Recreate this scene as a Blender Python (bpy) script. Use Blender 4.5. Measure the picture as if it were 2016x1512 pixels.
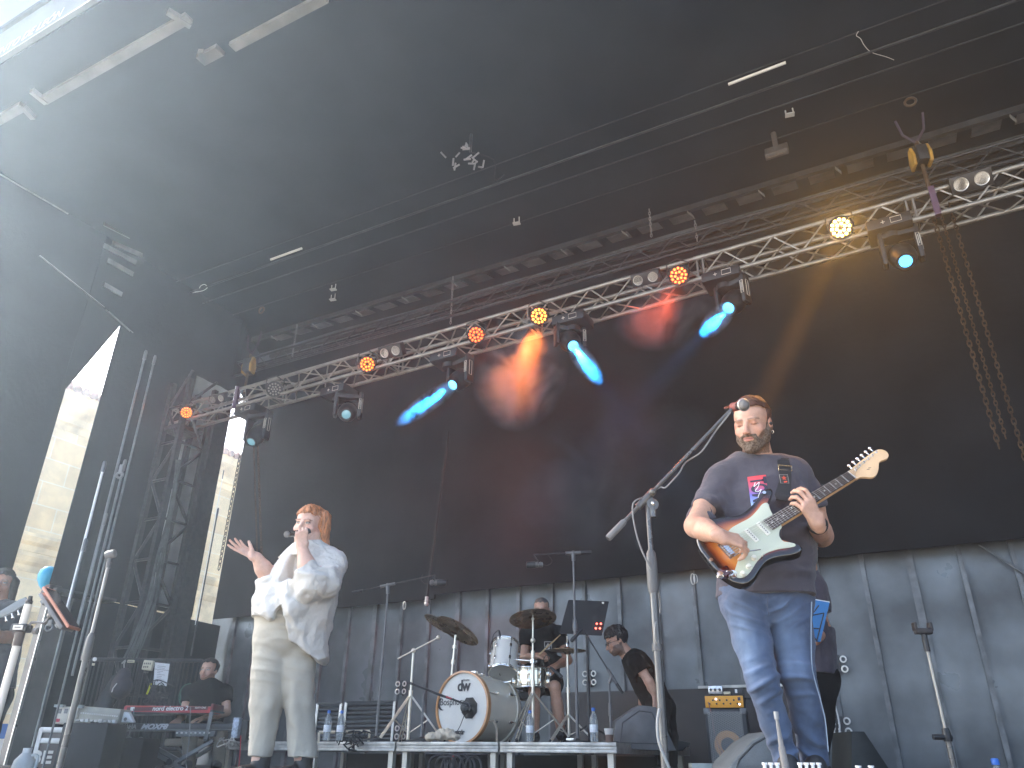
import bpy, bmesh, math, random
import numpy as np
from mathutils import Vector, Matrix
random.seed(7); RNG = np.random.default_rng(7)
for o in list(bpy.data.objects): bpy.data.objects.remove(o, do_unlink=True)
SC = bpy.context.scene
COL = SC.collection
rad = math.radians
# ------------------------------------------------------------------ camera
FPX, PITCH, YAW, ROLL, CZ = 1514.0, 26.0, 28.5, 0.78, 0.25
_t, _y, _r = rad(PITCH), rad(YAW), rad(ROLL)
cF = np.array([-math.sin(_y)*math.cos(_t), math.cos(_y)*math.cos(_t), math.sin(_t)])
_R = np.array([math.cos(_y), math.sin(_y), 0.0]); _U = np.cross(_R, cF)
cR = _R*math.cos(_r)+_U*math.sin(_r); cU = -_R*math.sin(_r)+_U*math.cos(_r)
cC = np.array([0, 0, CZ]); cFh = np.array([-math.sin(_y), math.cos(_y), 0.0])
cd = bpy.data.cameras.new('camera'); cam = bpy.data.objects.new('camera', cd); COL.objects.link(cam)
cd.sensor_width = 36; cd.lens = FPX/2016*36; cd.clip_start = 0.05; cd.clip_end = 2000
M = Matrix.Identity(4)
for i in range(3):
    M[i][0], M[i][1], M[i][2], M[i][3] = cR[i], cU[i], -cF[i], cC[i]
cam.matrix_world = M
SC.camera = cam
def ray(px, py):
    v = cF*FPX + cR*(px-1008) + cU*(756-py); return v/np.linalg.norm(v)
def at(px, py, d): v = ray(px, py); return cC+v*d/(v@cFh)      # point d metres ahead (horizontal)
def aty(px, py, Y): v = ray(px, py); return cC+v*Y/v[1]
def atx(px, py, X): v = ray(px, py); return cC+v*X/v[0]
def atz(px, py, z): v = ray(px, py); return cC+v*(z-CZ)/v[2]
# ------------------------------------------------------------------ world, sun, exposure
SUN_EL, SUN_AZ = rad(34), rad(-89)      # azimuth clockwise from +Y
w = bpy.data.worlds.new('World'); SC.world = w; w.use_nodes = True
nt = w.node_tree; nt.nodes.clear()
sky = nt.nodes.new('ShaderNodeTexSky'); sky.sky_type = 'NISHITA'; sky.sun_disc = False
sky.sun_elevation = SUN_EL; sky.sun_rotation = SUN_AZ; sky.dust_density = 4.0; sky.air_density = .8; sky.ozone_density = .5
bg = nt.nodes.new('ShaderNodeBackground'); bg.inputs['Strength'].default_value = 0.15
wo = nt.nodes.new('ShaderNodeOutputWorld')
nt.links.new(sky.outputs[0], bg.inputs[0]); nt.links.new(bg.outputs[0], wo.inputs[0])
sd = np.array([math.sin(SUN_AZ)*math.cos(SUN_EL), math.cos(SUN_AZ)*math.cos(SUN_EL), math.sin(SUN_EL)])
sl = bpy.data.lights.new('sun', 'SUN'); sl.energy = 4.5; sl.angle = rad(0.5); sl.color = (1, 0.93, 0.82)
so = bpy.data.objects.new('sun', sl); COL.objects.link(so)
so.rotation_mode = 'QUATERNION'; so.rotation_quaternion = Vector(sd).to_track_quat('Z', 'Y')
SC.view_settings.view_transform = 'Standard'; SC.view_settings.look = 'None'
SC.view_settings.gamma = 1.0; SC.view_settings.exposure = 2.2
SC.cycles.max_bounces = 6; SC.cycles.volume_bounces = 1; SC.cycles.use_denoising = True
SC.cycles.volume_step_rate = 1.0; SC.cycles.volume_max_steps = 128
SC.cycles.sample_clamp_indirect = 4.0; SC.cycles.sample_clamp_direct = 0.0
SC.cycles.transparent_max_bounces = 12
# ------------------------------------------------------------------ materials
MATS = {}
def mat(name, col=(.5, .5, .5), rough=.6, metal=0.0, var=0.0, scale=8.0, bump=0.0, bscale=40.0, emit=None, es=0.0,
        coat=0.0, spec=None, attr=None, trans=0.0, alpha=None, sheen=0.0, rvar=0.0, stretch=None, col2=None):
    if name in MATS: return MATS[name]
    m = bpy.data.materials.new(name); m.use_nodes = True; t = m.node_tree; N = t.nodes; L = t.links
    b = N['Principled BSDF']
    b.inputs['Base Color'].default_value = (*col, 1); b.inputs['Roughness'].default_value = rough
    b.inputs['Metallic'].default_value = metal
    if coat: b.inputs['Coat Weight'].default_value = coat; b.inputs['Coat Roughness'].default_value = .08
    if spec is not None: b.inputs['Specular IOR Level'].default_value = spec
    if sheen: b.inputs['Sheen Weight'].default_value = sheen
    if trans: b.inputs['Transmission Weight'].default_value = trans; b.inputs['IOR'].default_value = 1.33
    if alpha is not None: b.inputs['Alpha'].default_value = alpha
    if emit: b.inputs['Emission Color'].default_value = (*emit, 1); b.inputs['Emission Strength'].default_value = es
    src = None
    co = N.new('ShaderNodeTexCoord'); vec = co.outputs['Object']
    if stretch:
        mp = N.new('ShaderNodeMapping'); mp.inputs['Scale'].default_value = stretch; L.new(vec, mp.inputs[0]); vec = mp.outputs[0]
    if attr:
        a = N.new('ShaderNodeVertexColor'); a.layer_name = attr; src = a.outputs[0]
    if var or rvar:
        n = N.new('ShaderNodeTexNoise'); n.inputs['Scale'].default_value = scale; n.inputs['Detail'].default_value = 5
        L.new(vec, n.inputs['Vector'])
        if var:
            mx = N.new('ShaderNodeMix'); mx.data_type = 'RGBA'; mx.blend_type = 'MIX'
            c2 = col2 if col2 else tuple(max(0, c*(1-var)) for c in col)
            c1 = tuple(min(1, c*(1+var)) for c in col) if not col2 else col
            cr = N.new('ShaderNodeMapRange'); cr.inputs[1].default_value = .35; cr.inputs[2].default_value = .65
            L.new(n.outputs[0], cr.inputs[0]); L.new(cr.outputs[0], mx.inputs[0])
            mx.inputs[6].default_value = (*c1, 1); mx.inputs[7].default_value = (*c2, 1)
            if src is not None:
                mm = N.new('ShaderNodeMix'); mm.data_type = 'RGBA'; mm.blend_type = 'MULTIPLY'; mm.inputs[0].default_value = 1
                mx.inputs[6].default_value = (1, 1, 1, 1); mx.inputs[7].default_value = (1-var, 1-var, 1-var, 1)
                L.new(src, mm.inputs[6]); L.new(mx.outputs[2], mm.inputs[7]); src = mm.outputs[2]
            else: src = mx.outputs[2]
        if rvar:
            rr = N.new('ShaderNodeMapRange'); rr.inputs[1].default_value = .3; rr.inputs[2].default_value = .7
            rr.inputs[3].default_value = max(.02, rough-rvar); rr.inputs[4].default_value = min(1, rough+rvar)
            L.new(n.outputs[0], rr.inputs[0]); L.new(rr.outputs[0], b.inputs['Roughness'])
    if src is not None: L.new(src, b.inputs['Base Color'])
    if bump:
        n2 = N.new('ShaderNodeTexNoise'); n2.inputs['Scale'].default_value = bscale; n2.inputs['Detail'].default_value = 4
        L.new(vec, n2.inputs['Vector'])
        bp = N.new('ShaderNodeBump'); bp.inputs['Strength'].default_value = bump; bp.inputs['Distance'].default_value = .01
        L.new(n2.outputs[0], bp.inputs['Height']); L.new(bp.outputs[0], b.inputs['Normal'])
    m['b'] = 1
    MATS[name] = m; return m
def emis(name, col, s):
    if name in MATS: return MATS[name]
    m = bpy.data.materials.new(name); m.use_nodes = True; t = m.node_tree; t.nodes.clear()
    e = t.nodes.new('ShaderNodeEmission'); e.inputs[0].default_value = (*col, 1); e.inputs[1].default_value = s
    o = t.nodes.new('ShaderNodeOutputMaterial'); t.links.new(e.outputs[0], o.inputs[0]); MATS[name] = m; return m
BLK = mat('black_metal', (.022, .023, .026), .42, 0.0, var=.3, scale=20, rvar=.12)
BLKR = mat('black_rubber', (.02, .02, .022), .75, var=.3)
GRYM = mat('grey_painted_metal', (.13, .13, .135), .38, .2, var=.2, rvar=.1)
ALU = mat('aluminium', (.62, .61, .58), .34, .85, var=.12, scale=14, rvar=.12)
ALUD = mat('dull_aluminium', (.5, .49, .46), .45, .6, var=.2, scale=10, rvar=.12)
CHR = mat('chrome', (.82, .80, .76), .12, 1.0, var=.06, scale=6)
CLOTH = mat('black_cloth', (.012, .012, .0135), .85, var=.35, scale=1.2, bump=.25, bscale=14, spec=.15)
ROOFM = mat('roof_sheet', (.012, .013, .015), .6, var=.45, scale=.8, bump=.15, bscale=5, spec=.3)
WHITE = mat('white_plastic', (.75, .75, .73), .45, var=.05)
PLAST = mat('dark_plastic', (.03, .031, .034), .5, var=.2)
# ------------------------------------------------------------------ mesh helpers
ORG = {}
def setp(o, label=None, cat=None, group=None, kind=None):
    if label: o['label'] = label
    if cat: o['category'] = cat
    if group: o['group'] = group
    if kind: o['kind'] = kind
    return o
def thing(name, label, cat, loc, group=None):
    o = bpy.data.objects.new(name, None); COL.objects.link(o); o.empty_display_size = .1
    o.location = [float(v) for v in loc]; ORG[o.name] = np.array(loc, float)
    return setp(o, label, cat, group)
def vec(v): return np.array(v, float)
def nrm(v): v = vec(v); return v/max(1e-9, np.linalg.norm(v))
def frame(ax, up=(0, 0, 1)):
    a = nrm(ax); u = vec(up)
    if abs(a@nrm(u)) > .98: u = vec((0, 1, 0)) if abs(a[1]) < .9 else vec((1, 0, 0))
    x = nrm(np.cross(u, a)); y = np.cross(a, x); return x, y, a
class MB:
    def __init__(s): s.v = []; s.f = []
    def add(s, vs, fs):
        n = len(s.v); s.v += [tuple(map(float, p)) for p in vs]; s.f += [tuple(i+n for i in f) for f in fs]; return s
    def obox(s, c, x, y, z, hx, hy, hz, bev=0.0):
        c, x, y, z = vec(c), nrm(x), nrm(y), nrm(z)
        if bev <= 0:
            P = [c+x*hx*i+y*hy*j+z*hz*k for k in (-1, 1) for j in (-1, 1) for i in (-1, 1)]
            return s.add(P, [(0, 2, 3, 1), (4, 5, 7, 6), (0, 1, 5, 4), (2, 6, 7, 3), (0, 4, 6, 2), (1, 3, 7, 5)])
        bm = bmesh.new(); bmesh.ops.create_cube(bm, size=2)
        for v in bm.verts: v.co = (v.co.x*hx, v.co.y*hy, v.co.z*hz)
        bmesh.ops.bevel(bm, geom=bm.edges[:], offset=bev, segments=2, affect='EDGES', profile=.5)
        bm.verts.index_update()
        s.add([c+x*v.co.x+y*v.co.y+z*v.co.z for v in bm.verts], [tuple(v.index for v in f.verts) for f in bm.faces]); bm.free(); return s
    def box(s, a, b, bev=0.0):
        a, b = vec(a), vec(b); h = np.abs(b-a)/2
        return s.obox((a+b)/2, (1, 0, 0), (0, 1, 0), (0, 0, 1), h[0], h[1], h[2], bev)
    def ring(s, c, x, y, r, n, r2=None):
        r2 = r if r2 is None else r2
        return [vec(c)+x*r*math.cos(2*math.pi*i/n)+y*r2*math.sin(2*math.pi*i/n) for i in range(n)]
    def lathe(s, c, ax, prof, n=24, up=(0, 0, 1), cap=True):
        x, y, a = frame(ax, up); P = []; F = []; c = vec(c)
        for (r, h) in prof: P += s.ring(c+a*h, x, y, max(r, 1e-5), n)
        for k in range(len(prof)-1):
            for i in range(n):
                j = (i+1) % n; F.append((k*n+i, k*n+j, (k+1)*n+j, (k+1)*n+i))
        if cap:
            F.append(tuple(reversed(range(n)))); F.append(tuple(range((len(prof)-1)*n, len(prof)*n)))
        return s.add(P, F)
    def cyl(s, a, b, r, r2=None, n=12):
        a, b = vec(a), vec(b); r2 = r if r2 is None else r2; L = np.linalg.norm(b-a)
        return s.lathe(a, b-a, [(r, 0), (r2, L)], n)
    def tube(s, pts, r, n=8, closed=False, smooth=0):
        pts = [vec(p) for p in pts]
        if smooth:
            q = []
            m = len(pts)
            for i in range(m-1 if not closed else m):
                p0, p1, p2, p3 = pts[(i-1) % m if closed else max(i-1, 0)], pts[i], pts[(i+1) % m], pts[(i+2) % m if closed else min(i+2, m-1)]
                for k in range(smooth):
                    t = k/smooth; q.append(.5*((2*p1)+(-p0+p2)*t+(2*p0-5*p1+4*p2-p3)*t*t+(-p0+3*p1-3*p2+p3)*t**3))
            if not closed: q.append(pts[-1])
            pts = q
        m = len(pts); P = []; F = []; px = None
        for i, p in enumerate(pts):
            if closed: d = pts[(i+1) % m]-pts[i-1]
            else: d = pts[min(i+1, m-1)]-pts[max(i-1, 0)]
            d = nrm(d)
            if px is None: x, y, _ = frame(d)
            else:
                x = nrm(px-d*(px@d)); y = np.cross(d, x)
            px = x; rr = r[min(i, len(r)-1)] if hasattr(r, '__len__') else r
            P += s.ring(p, x, y, rr, n)
        for k in range(m if closed else m-1):
            for i in range(n):
                j = (i+1) % n; k2 = (k+1) % m; F.append((k*n+i, k*n+j, k2*n+j, k2*n+i))
        if not closed:
            F.append(tuple(reversed(range(n)))); F.append(tuple(range((m-1)*n, m*n)))
        return s.add(P, F)
    def torus(s, c, ax, R, r, n=24, m=8, up=(0, 0, 1), R2=None):
        x, y, a = frame(ax, up)
        return s.tube(s.ring(c, x, y, R, n, R2), r, m, closed=True)
    def sph(s, c, r, n=16, ax=(0, 0, 1), sc=1.0, up=(0, 1, 0)):
        m = n//2; prof = [(r*math.sin(math.pi*k/m), -r*sc*math.cos(math.pi*k/m)) for k in range(m+1)]
        return s.lathe(c, ax, prof, n, up, cap=False)
    def prism(s, pts2, o, x, y, z0, z1, bev=0.0):
        """2D outline pts2 in plane (x,y) at origin o, extruded along x cross y from z0 to z1"""
        x, y = nrm(x), nrm(y); z = np.cross(x, y); n = len(pts2)
        P2 = np.array(pts2, float)
        if bev > 0:
            ar = sum(P2[i][0]*P2[(i+1) % n][1]-P2[(i+1) % n][0]*P2[i][1] for i in range(n)); sg = 1 if ar > 0 else -1
            tn = np.roll(P2, -1, 0)-np.roll(P2, 1, 0); tn /= np.linalg.norm(tn, axis=1)[:, None]+1e-9
            nr = np.stack([tn[:, 1], -tn[:, 0]], 1)*sg
            lay = [(P2-nr*bev, z0), (P2-nr*bev*.3, z0+bev*.3), (P2, z0+bev), (P2, z1-bev), (P2-nr*bev*.3, z1-bev*.3), (P2-nr*bev, z1)]
        else: lay = [(P2, z0), (P2, z1)]
        V = []
        for q, z_ in lay: V += [vec(o)+x*p[0]+y*p[1]+z*z_ for p in q]
        F = []
        for k in range(len(lay)-1):
            for i in range(n):
                j = (i+1) % n; F.append((k*n+i, k*n+j, (k+1)*n+j, (k+1)*n+i))
        F.append(tuple(reversed(range(n)))); F.append(tuple(range((len(lay)-1)*n, len(lay)*n)))
        return s.add(V, F)
    def sheet(s, fn, nu, nv):
        P = [fn(i/nu, j/nv) for j in range(nv+1) for i in range(nu+1)]
        return s.add(P, [(j*(nu+1)+i, j*(nu+1)+i+1, (j+1)*(nu+1)+i+1, (j+1)*(nu+1)+i) for j in range(nv) for i in range(nu)])
    def build(s, name, m, parent=None, smooth=35, loc=None, tri=False):
        me = bpy.data.meshes.new(name); V = np.array(s.v, float).reshape(-1, 3)
        if parent is not None: org = ORG[parent.name]
        else: org = vec(loc) if loc is not None else np.array([(V[:, 0].min()+V[:, 0].max())/2, (V[:, 1].min()+V[:, 1].max())/2, V[:, 2].min()])
        me.from_pydata([tuple(p) for p in (V-org)], [], s.f); me.validate(); me.update()
        bm = bmesh.new(); bm.from_mesh(me); bmesh.ops.recalc_face_normals(bm, faces=bm.faces[:]); bm.to_mesh(me); bm.free()
        if smooth: me.shade_smooth(); me.set_sharp_from_angle(angle=rad(smooth))
        me.materials.append(m)
        o = bpy.data.objects.new(name, me); COL.objects.link(o)
        if parent is not None: o.parent = parent
        else: o.location = org
        ORG[o.name] = org
        return o
def one(name, mb, m, label, cat, group=None, kind=None, smooth=35):
    return setp(mb.build(name, m, smooth=smooth), label, cat, group, kind)
def text(s, size, m, parent, o, x, y, name='lettering', align='CENTER', ext=.0008, shear=0.0, sx=1.0, off=0.0, bold=0.0, space=1.0):
    cu = bpy.data.curves.new('t', 'FONT'); cu.body = s; cu.size = size; cu.align_x = align; cu.align_y = 'CENTER'
    cu.extrude = ext; cu.shear = shear; cu.offset = bold; cu.space_character = space
    ob = bpy.data.objects.new('t', cu); COL.objects.link(ob); dg = bpy.context.evaluated_depsgraph_get()
    me = bpy.data.meshes.new_from_object(ob.evaluated_get(dg)); bpy.data.objects.remove(ob); bpy.data.curves.remove(cu)
    x, y = nrm(x), nrm(y); z = np.cross(x, y); org = ORG[parent.name]
    for v in me.vertices:
        c = v.co; v.co = Vector(vec(o)+x*c.x*sx+y*c.y+z*(c.z+off)-org)
    me.materials.clear(); me.materials.append(m); me.name = name
    ob = bpy.data.objects.new(name, me); COL.objects.link(ob); ob.parent = parent; ORG[ob.name] = org
    return ob
def dup(root, loc, rot=None, label=None, group=None, scale=None):
    def cp(o, par):
        c = o.copy(); COL.objects.link(c)
        if par is not None: c.parent = par
        for ch in [q for q in kids.get(o.name, [])]: cp(ch, c)
        return c
    kids = {}
    for o in bpy.data.objects:
        if o.parent: kids.setdefault(o.parent.name, []).append(o)
    r = cp(root, None); r.location = [float(v) for v in loc]
    if rot is not None: r.rotation_euler = rot
    if scale: r.scale = (scale,)*3
    if label: r['label'] = label
    if group: r['group'] = group
    ORG[r.name] = vec(loc)
    return r
def mrot(o, x, y, z):
    m4 = Matrix(((x[0], y[0], z[0]), (x[1], y[1], z[1]), (x[2], y[2], z[2]))); o.rotation_euler = m4.to_euler()
def spot(name, p, q, col, power, ang=20, blend=.4, parent=None, size=.05):
    l = bpy.data.lights.new(name, 'SPOT'); l.color = col; l.energy = power; l.spot_size = rad(ang); l.spot_blend = blend; l.shadow_soft_size = size
    o = bpy.data.objects.new(name, l); COL.objects.link(o); o.location = [float(v) for v in p]
    o.rotation_mode = 'QUATERNION'; o.rotation_quaternion = Vector(vec(p)-vec(q)).to_track_quat('Z', 'Y'); return o
HAZE, HAZE_G = .0056, .64
XA, YA, ZA = vec((1, 0, 0)), vec((0, 1, 0)), vec((0, 0, 1))
HR, HF = _R, cFh          # camera heading: right and forward on the ground

# ================================================================== SETTING
PAV = mat('paving', (.50, .44, .36), .8, var=.2, scale=3, bump=.3, bscale=20)
g = MB().box((-160, -160, -1.9), (160, 160, -1.4)).build('ground', PAV); g['kind'] = 'structure'
FLOORM = mat('stage_plywood', (.028, .026, .025), .55, var=.4, scale=5, rvar=.1)
fl = MB().box((-9.9, 1.7, -.16), (7.5, 9.3, .12)).build('stage_floor', FLOORM); fl['kind'] = 'structure'
# ---- roof
RZ, SX, WY = 7.0, -9.55, 8.9
FY = 2.64
roof = thing('stage_roof', 'dark sheet stage roof high over the band with pale ribs near its front', 'stage roof', (-1, 6, RZ))
def roof_fn(u, v):
    X = SX-1.3+u*(9.5-SX); Y = FY+v*(WY+.9-FY); return (X, Y, RZ+.012*math.sin(X*2.1)+.01*math.sin(Y*3.3+X))
mb = MB(); mb.sheet(roof_fn, 60, 30); mb.sheet(lambda u, v: vec(roof_fn(u, v))+vec((0, 0, .12)), 2, 2)
mb.build('roof_sheet', ROOFM, roof)
PALE = mat('pale_roof_rib', (.17, .165, .155), .6, var=.2, scale=4)
def seg_z(a, b, z, w, h, name, m, par):       # a bar under the roof between two points
    p, q = atz(*a, z), atz(*b, z); p[1] = q[1] = (p[1]+q[1])/2
    return MB().box((p[0], p[1]-w, z-h), (q[0], p[1]+w, z)).build(name, m, par)
seg_z((85, 192), (375, 33), RZ-.03, .05, .05, 'roof_rib', PALE, roof)
seg_z((395, 113), (436, 95), RZ-.03, .06, .06, 'roof_rib', PALE, roof)
seg_z((460, 90), (640, -10), RZ-.03, .05, .05, 'roof_rib', PALE, roof)
seg_z((-60, 240), (70, 220), RZ-.03, .05, .05, 'roof_rib', PALE, roof)
for a, b in (((330, 22), (376, 50)), ((62, 178), (92, 202)), ((395, 100), (405, 122)), ((44, 208), (66, 232))):
    p, q = atz(*a, RZ-.06), atz(*b, RZ-.06)
    MB().obox((p+q)/2, q-p, np.cross(ZA, q-p), ZA, np.linalg.norm(q-p)/2, .03, .03).build('roof_bracket', PALE, roof)
RAIL = mat('roof_rail', (.03, .03, .032), .5, .2, var=.3, scale=6)
for (Y, x0, x1, z, r) in ((6.72, SX, 8, RZ-.1, .014), (7.0, SX, 8, RZ-.14, .008), (6.45, SX, 8, RZ-.05, .006), (7.62, SX, 8, RZ-.03, .006)):
    MB().tube([(x0, Y, z), (x1, Y+.0, z)], r, 8).build('roof_rail', RAIL, roof)
BRT = mat('bright_rail', (.75, .74, .70), .3, .3)
for a, b in (((533, 511), (594, 489)), ((1434, 166), (1547, 123))):
    p, q = atz(*a, RZ-.12), atz(*b, RZ-.12); MB().cyl(p, q, .017).build('bright_rail', BRT, roof)
# front fascia with banner
fas = thing('banner_fascia', 'white banner along the front edge of the stage roof with pale lettering', 'banner', (-1, FY, RZ))
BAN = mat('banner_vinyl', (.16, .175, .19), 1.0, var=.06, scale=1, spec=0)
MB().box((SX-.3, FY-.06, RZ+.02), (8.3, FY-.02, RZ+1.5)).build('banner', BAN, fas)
MB().box((SX-.3, FY-.065, RZ), (8.3, FY-.015, RZ+.019)).build('lower_trim', mat('trim_grey', (.2, .21, .22), .4, .4), fas)
MB().box((SX-.3, FY-.10, RZ+.52), (8.3, FY-.061, RZ+.58)).build('dark_seam', mat('seam', (.05, .055, .06), 1, spec=0), fas)
# lettering hangs on the inner side, read from the stage side
_tq = aty(122, 24, FY-.066)
text('AYUNTAMIENTO DE LEÓN', .165, mat('banner_letter', (.42, .43, .44), 1.0, spec=0), fas, _tq, XA, ZA, 'lettering', shear=.25, align='RIGHT', bold=.002)
MB().box((_tq[0]-1.0, FY-.07, _tq[2]-.12), (_tq[0]+.02, FY-.0605, _tq[2]-.11)).build('underline', MATS['banner_letter'], fas)
MB().sheet(lambda u, v: (SX+u*(8.2-SX), FY+.012, RZ+.03+v*1.4), 4, 2).build('inner_sheet', ROOFM, fas)
# ---- cloths
def curtain(name, label, p0, p1, z0, z1, th=.012, fold=.03, freq=4.0, m=None, hem=None, top=None):
    p0, p1 = vec(p0), vec(p1); L = np.linalg.norm(p1-p0); d = (p1-p0)/L; n = vec((-d[1], d[0]))
    nu = max(20, int(L*10)); ph = random.random()*9
    def fn(off):
        def f(u, v):
            zt = z1 if top is None else top(u); zb = z0 if hem is None else hem(u)
            w_ = fold*(.6*math.sin(u*L*freq+ph)+.4*math.sin(u*L*freq*2.3+ph*2+v*1.5))*(1.1-.5*v)+off
            q = p0+d*u*L+n*w_; return (q[0], q[1], zb+(zt-zb)*v)
        return f
    mb = MB(); mb.sheet(fn(0), nu, 14); mb.sheet(fn(th), nu, 14)
    N = (nu+1)*15; E_ = [j*(nu+1) for j in range(15)]
    for j in range(14):
        a, b = j*(nu+1), (j+1)*(nu+1); mb.f.append((a, b, b+N, a+N)); a += nu; b += nu; mb.f.append((a, a+N, b+N, b))
    for i in range(nu): mb.f.append((i, i+N, i+1+N, i+1)); k = 14*(nu+1)+i; mb.f.append((k, k+1, k+1+N, k+N))
    return setp(mb.build(name, m or CLOTH), label, 'curtain')
curtain('side_curtain', 'dark side curtain at the far left, left of the wide gap onto the stone facade', (SX, 2.66), (SX, 5.26), -.1, RZ, fold=.02)
curtain('side_curtain_flap', 'dark cloth flap whose slanting edge closes the top of the wide facade gap', (SX+.01, 5.20), (SX+.01, 5.90), 4.5, RZ, fold=.012, hem=lambda u: 4.42+u*1.75)
curtain('side_curtain_flap', 'dark cloth closing the top of the narrow facade gap above the truss', (SX+.01, 7.82), (-10.25, 8.95), 5.9, RZ+.1, fold=.012)
curtain('side_curtain', 'dark side curtain just right of the wide gap onto the stone facade', (SX, 5.76), (SX, 7.95), 2.05, RZ, fold=.02)
curtain('back_curtain', 'left black back curtain panel behind the singer', (-9.97, 8.70), (-5.85, 8.70), 2.15, RZ-.35, fold=.006, freq=1.2)
curtain('back_curtain', 'right black back curtain panel behind the moving blue beams and guitarist', (-5.84, 8.66), (7.5, 8.66), 2.2, RZ-.35, fold=.006, freq=1.2)
curtain('lower_side_curtain', 'black lower side curtain behind the keyboard player', (SX, 6.0), (-9.9, 8.8), -.1, 2.06, fold=.02)
curtain('right_side_curtain', 'black curtain closing the right side of the stage', (7.6, 2.7), (7.6, 9.0), -.1, RZ, fold=.02)
# ---- back wall of painted container panels
wallm = mat('container_paint', (.125, .138, .147), .38, .25, var=.35, scale=1.6, bump=.12, bscale=3.0, rvar=.14)
wl = thing('back_wall', 'grey blue container panel wall with upright ribs behind the band', 'wall', (-1, WY, 0))
MB().box((-10.2, WY, -.1), (7.8, WY+.08, RZ+.1)).build('wall_panel', wallm, wl)
ribx = []; X = aty(1884, 1074, WY)[0]
sp = .4535; k0 = int((X+10.1)/sp); X0 = X-k0*sp
RIBM = mat('rib_paint', (.14, .15, .158), .4, .1, var=.35, scale=6, rvar=.1)
for k in range(39):
    x = X0+k*sp
    if x > 7.5: break
    ribx.append(x); ww = .022 if k % 3 else .035
    MB().box((x-ww, WY-.045, -.05), (x+ww, WY-.001, 2.75)).build('rib', RIBM, wl)
p, q = aty(1928, 1072, WY-.07), aty(2016, 1130, WY-.07)
MB().cyl(p, p+(q-p)*1.6, .012).build('brace_rod', RIBM, wl)
# scallops along the top of the wall: openings under the roof edge, lit grey flaps
FLAP = mat('pale_flap', (.20, .195, .19), .7, var=.3, scale=4)
row = thing('roof_edge_flaps', 'row of pale grey flaps along the rear edge of the roof', 'flaps', (-3, 8.3, 6.6))
for k in range(30):
    x = -9.2+k*.45
    MB().obox((x, 8.42, RZ-.14), (1, 0, 0), (0, .9, .25), (0, -.25, .9), .15, .16, .006).build('flap', FLAP, row)
    if k % 2 == 0: MB().obox((x+.2, 8.1, RZ-.38), (.4, .5, -.3), (0, 1, 0), (0, 0, 1), .05, .02, .012).build('tab', mat('pale_tab', (.3, .3, .29), .5), row)
MB().box((SX, 8.10, RZ-.30), (7.6, 8.16, RZ-.22)).build('rear_beam', mat('dark_beam', (.03, .03, .032), .5, var=.3), row)
MB().box((SX, 8.55, RZ-.40), (7.6, 8.6, RZ-.30)).build('rear_beam', MATS['dark_beam'], row)
dado = thing('low_back_panel', 'low dark brown panel with a bright top edge along the foot of the back wall', 'panel', (-3, 8.5, 0))
MB().box((aty(1083, 1380, 8.46)[0], 8.46, 0), (aty(1590, 1380, 8.46)[0], 8.50, .93)).build('panel', mat('brown_panel', (.05, .043, .043), .5, var=.2, scale=3), dado)
p, q = aty(1376, 1370, 8.44), aty(1484, 1364, 8.44)
MB().box((p[0], 8.435, .93), (q[0]+.3, 8.50, .955)).build('bright_edge', ALUD, dado)
for (px, py) in ((1321, 1380), (1417, 1376), (1271, 1405)):
    c = aty(px, py, 8.455); MB().sph(c, .012, 10).build('bolt', ALU, dado)
# ring clusters on ribs
RING = mat('ring_zinc', (.75, .75, .73), .35, .5)
def rings(px, py, which, lab):
    c = aty(px, py, 8.84); t = thing('ring_cluster', lab, 'rings', c, 'tie down ring clusters on the wall')
    MB().box(c+vec((-.015, .0, -.09)), c+vec((.015, .05, .09))).build('bracket', BLK, t)
    for i, (a, b) in enumerate(((-1, -1), (1, -1), (-1, 1), (1, 1))):
        if i in which:
            q = c+vec((a*.053, -.01, b*.047)); MB().torus(q, YA+vec((.15*a, 0, 0)), .028, .0085, 18, 8).build('ring', RING, t)
rings(790, 1354, (0, 1, 2, 3), 'four pale rings on a wall rib left of the bass drum, upper cluster')
rings(789, 1442, (0, 1, 2, 3), 'four pale rings low on a wall rib beside the open flight case')
rings(1161, 1335, (0, 1, 2, 3), 'four pale rings behind the black music stand pole')
rings(1651, 1308, (0, 1, 2, 3), 'pale rings beside the hip of the man in the dark shirt')
rings(1658, 1430, (0, 1, 2, 3), 'four pale rings low on the wall right of the guitarist')
rings(484, 1455, (1, 3, 0, 2), 'four pale rings left of the singer\'s trouser leg')
# ---- stone building outside left
stone = mat('sandstone', (.62, .50, .33), .85, var=.16, scale=1.2, bump=.4, bscale=6)
_t2 = stone.node_tree; _b = _t2.nodes['Principled BSDF']
_br = _t2.nodes.new('ShaderNodeTexBrick'); _br.inputs['Scale'].default_value = 1.0
_br.inputs['Color1'].default_value = (.82, .62, .34, 1); _br.inputs['Color2'].default_value = (.90, .74, .46, 1); _br.inputs['Mortar'].default_value = (.88, .78, .58, 1)  # stone colours raised to stand in for direct sun on this face
_br.inputs['Mortar Size'].default_value = .016; _br.inputs['Brick Width'].default_value = 1.15; _br.inputs['Row Height'].default_value = .62
_br.inputs['Mortar Smooth'].default_value = .2
_tc = _t2.nodes.new('ShaderNodeTexCoord'); _sx = _t2.nodes.new('ShaderNodeSeparateXYZ'); _cx = _t2.nodes.new('ShaderNodeCombineXYZ')
_t2.links.new(_tc.outputs['Object'], _sx.inputs[0]); _t2.links.new(_sx.outputs[1], _cx.inputs[0]); _t2.links.new(_sx.outputs[2], _cx.inputs[1])
_t2.links.new(_cx.outputs[0], _br.inputs[0])
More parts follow.
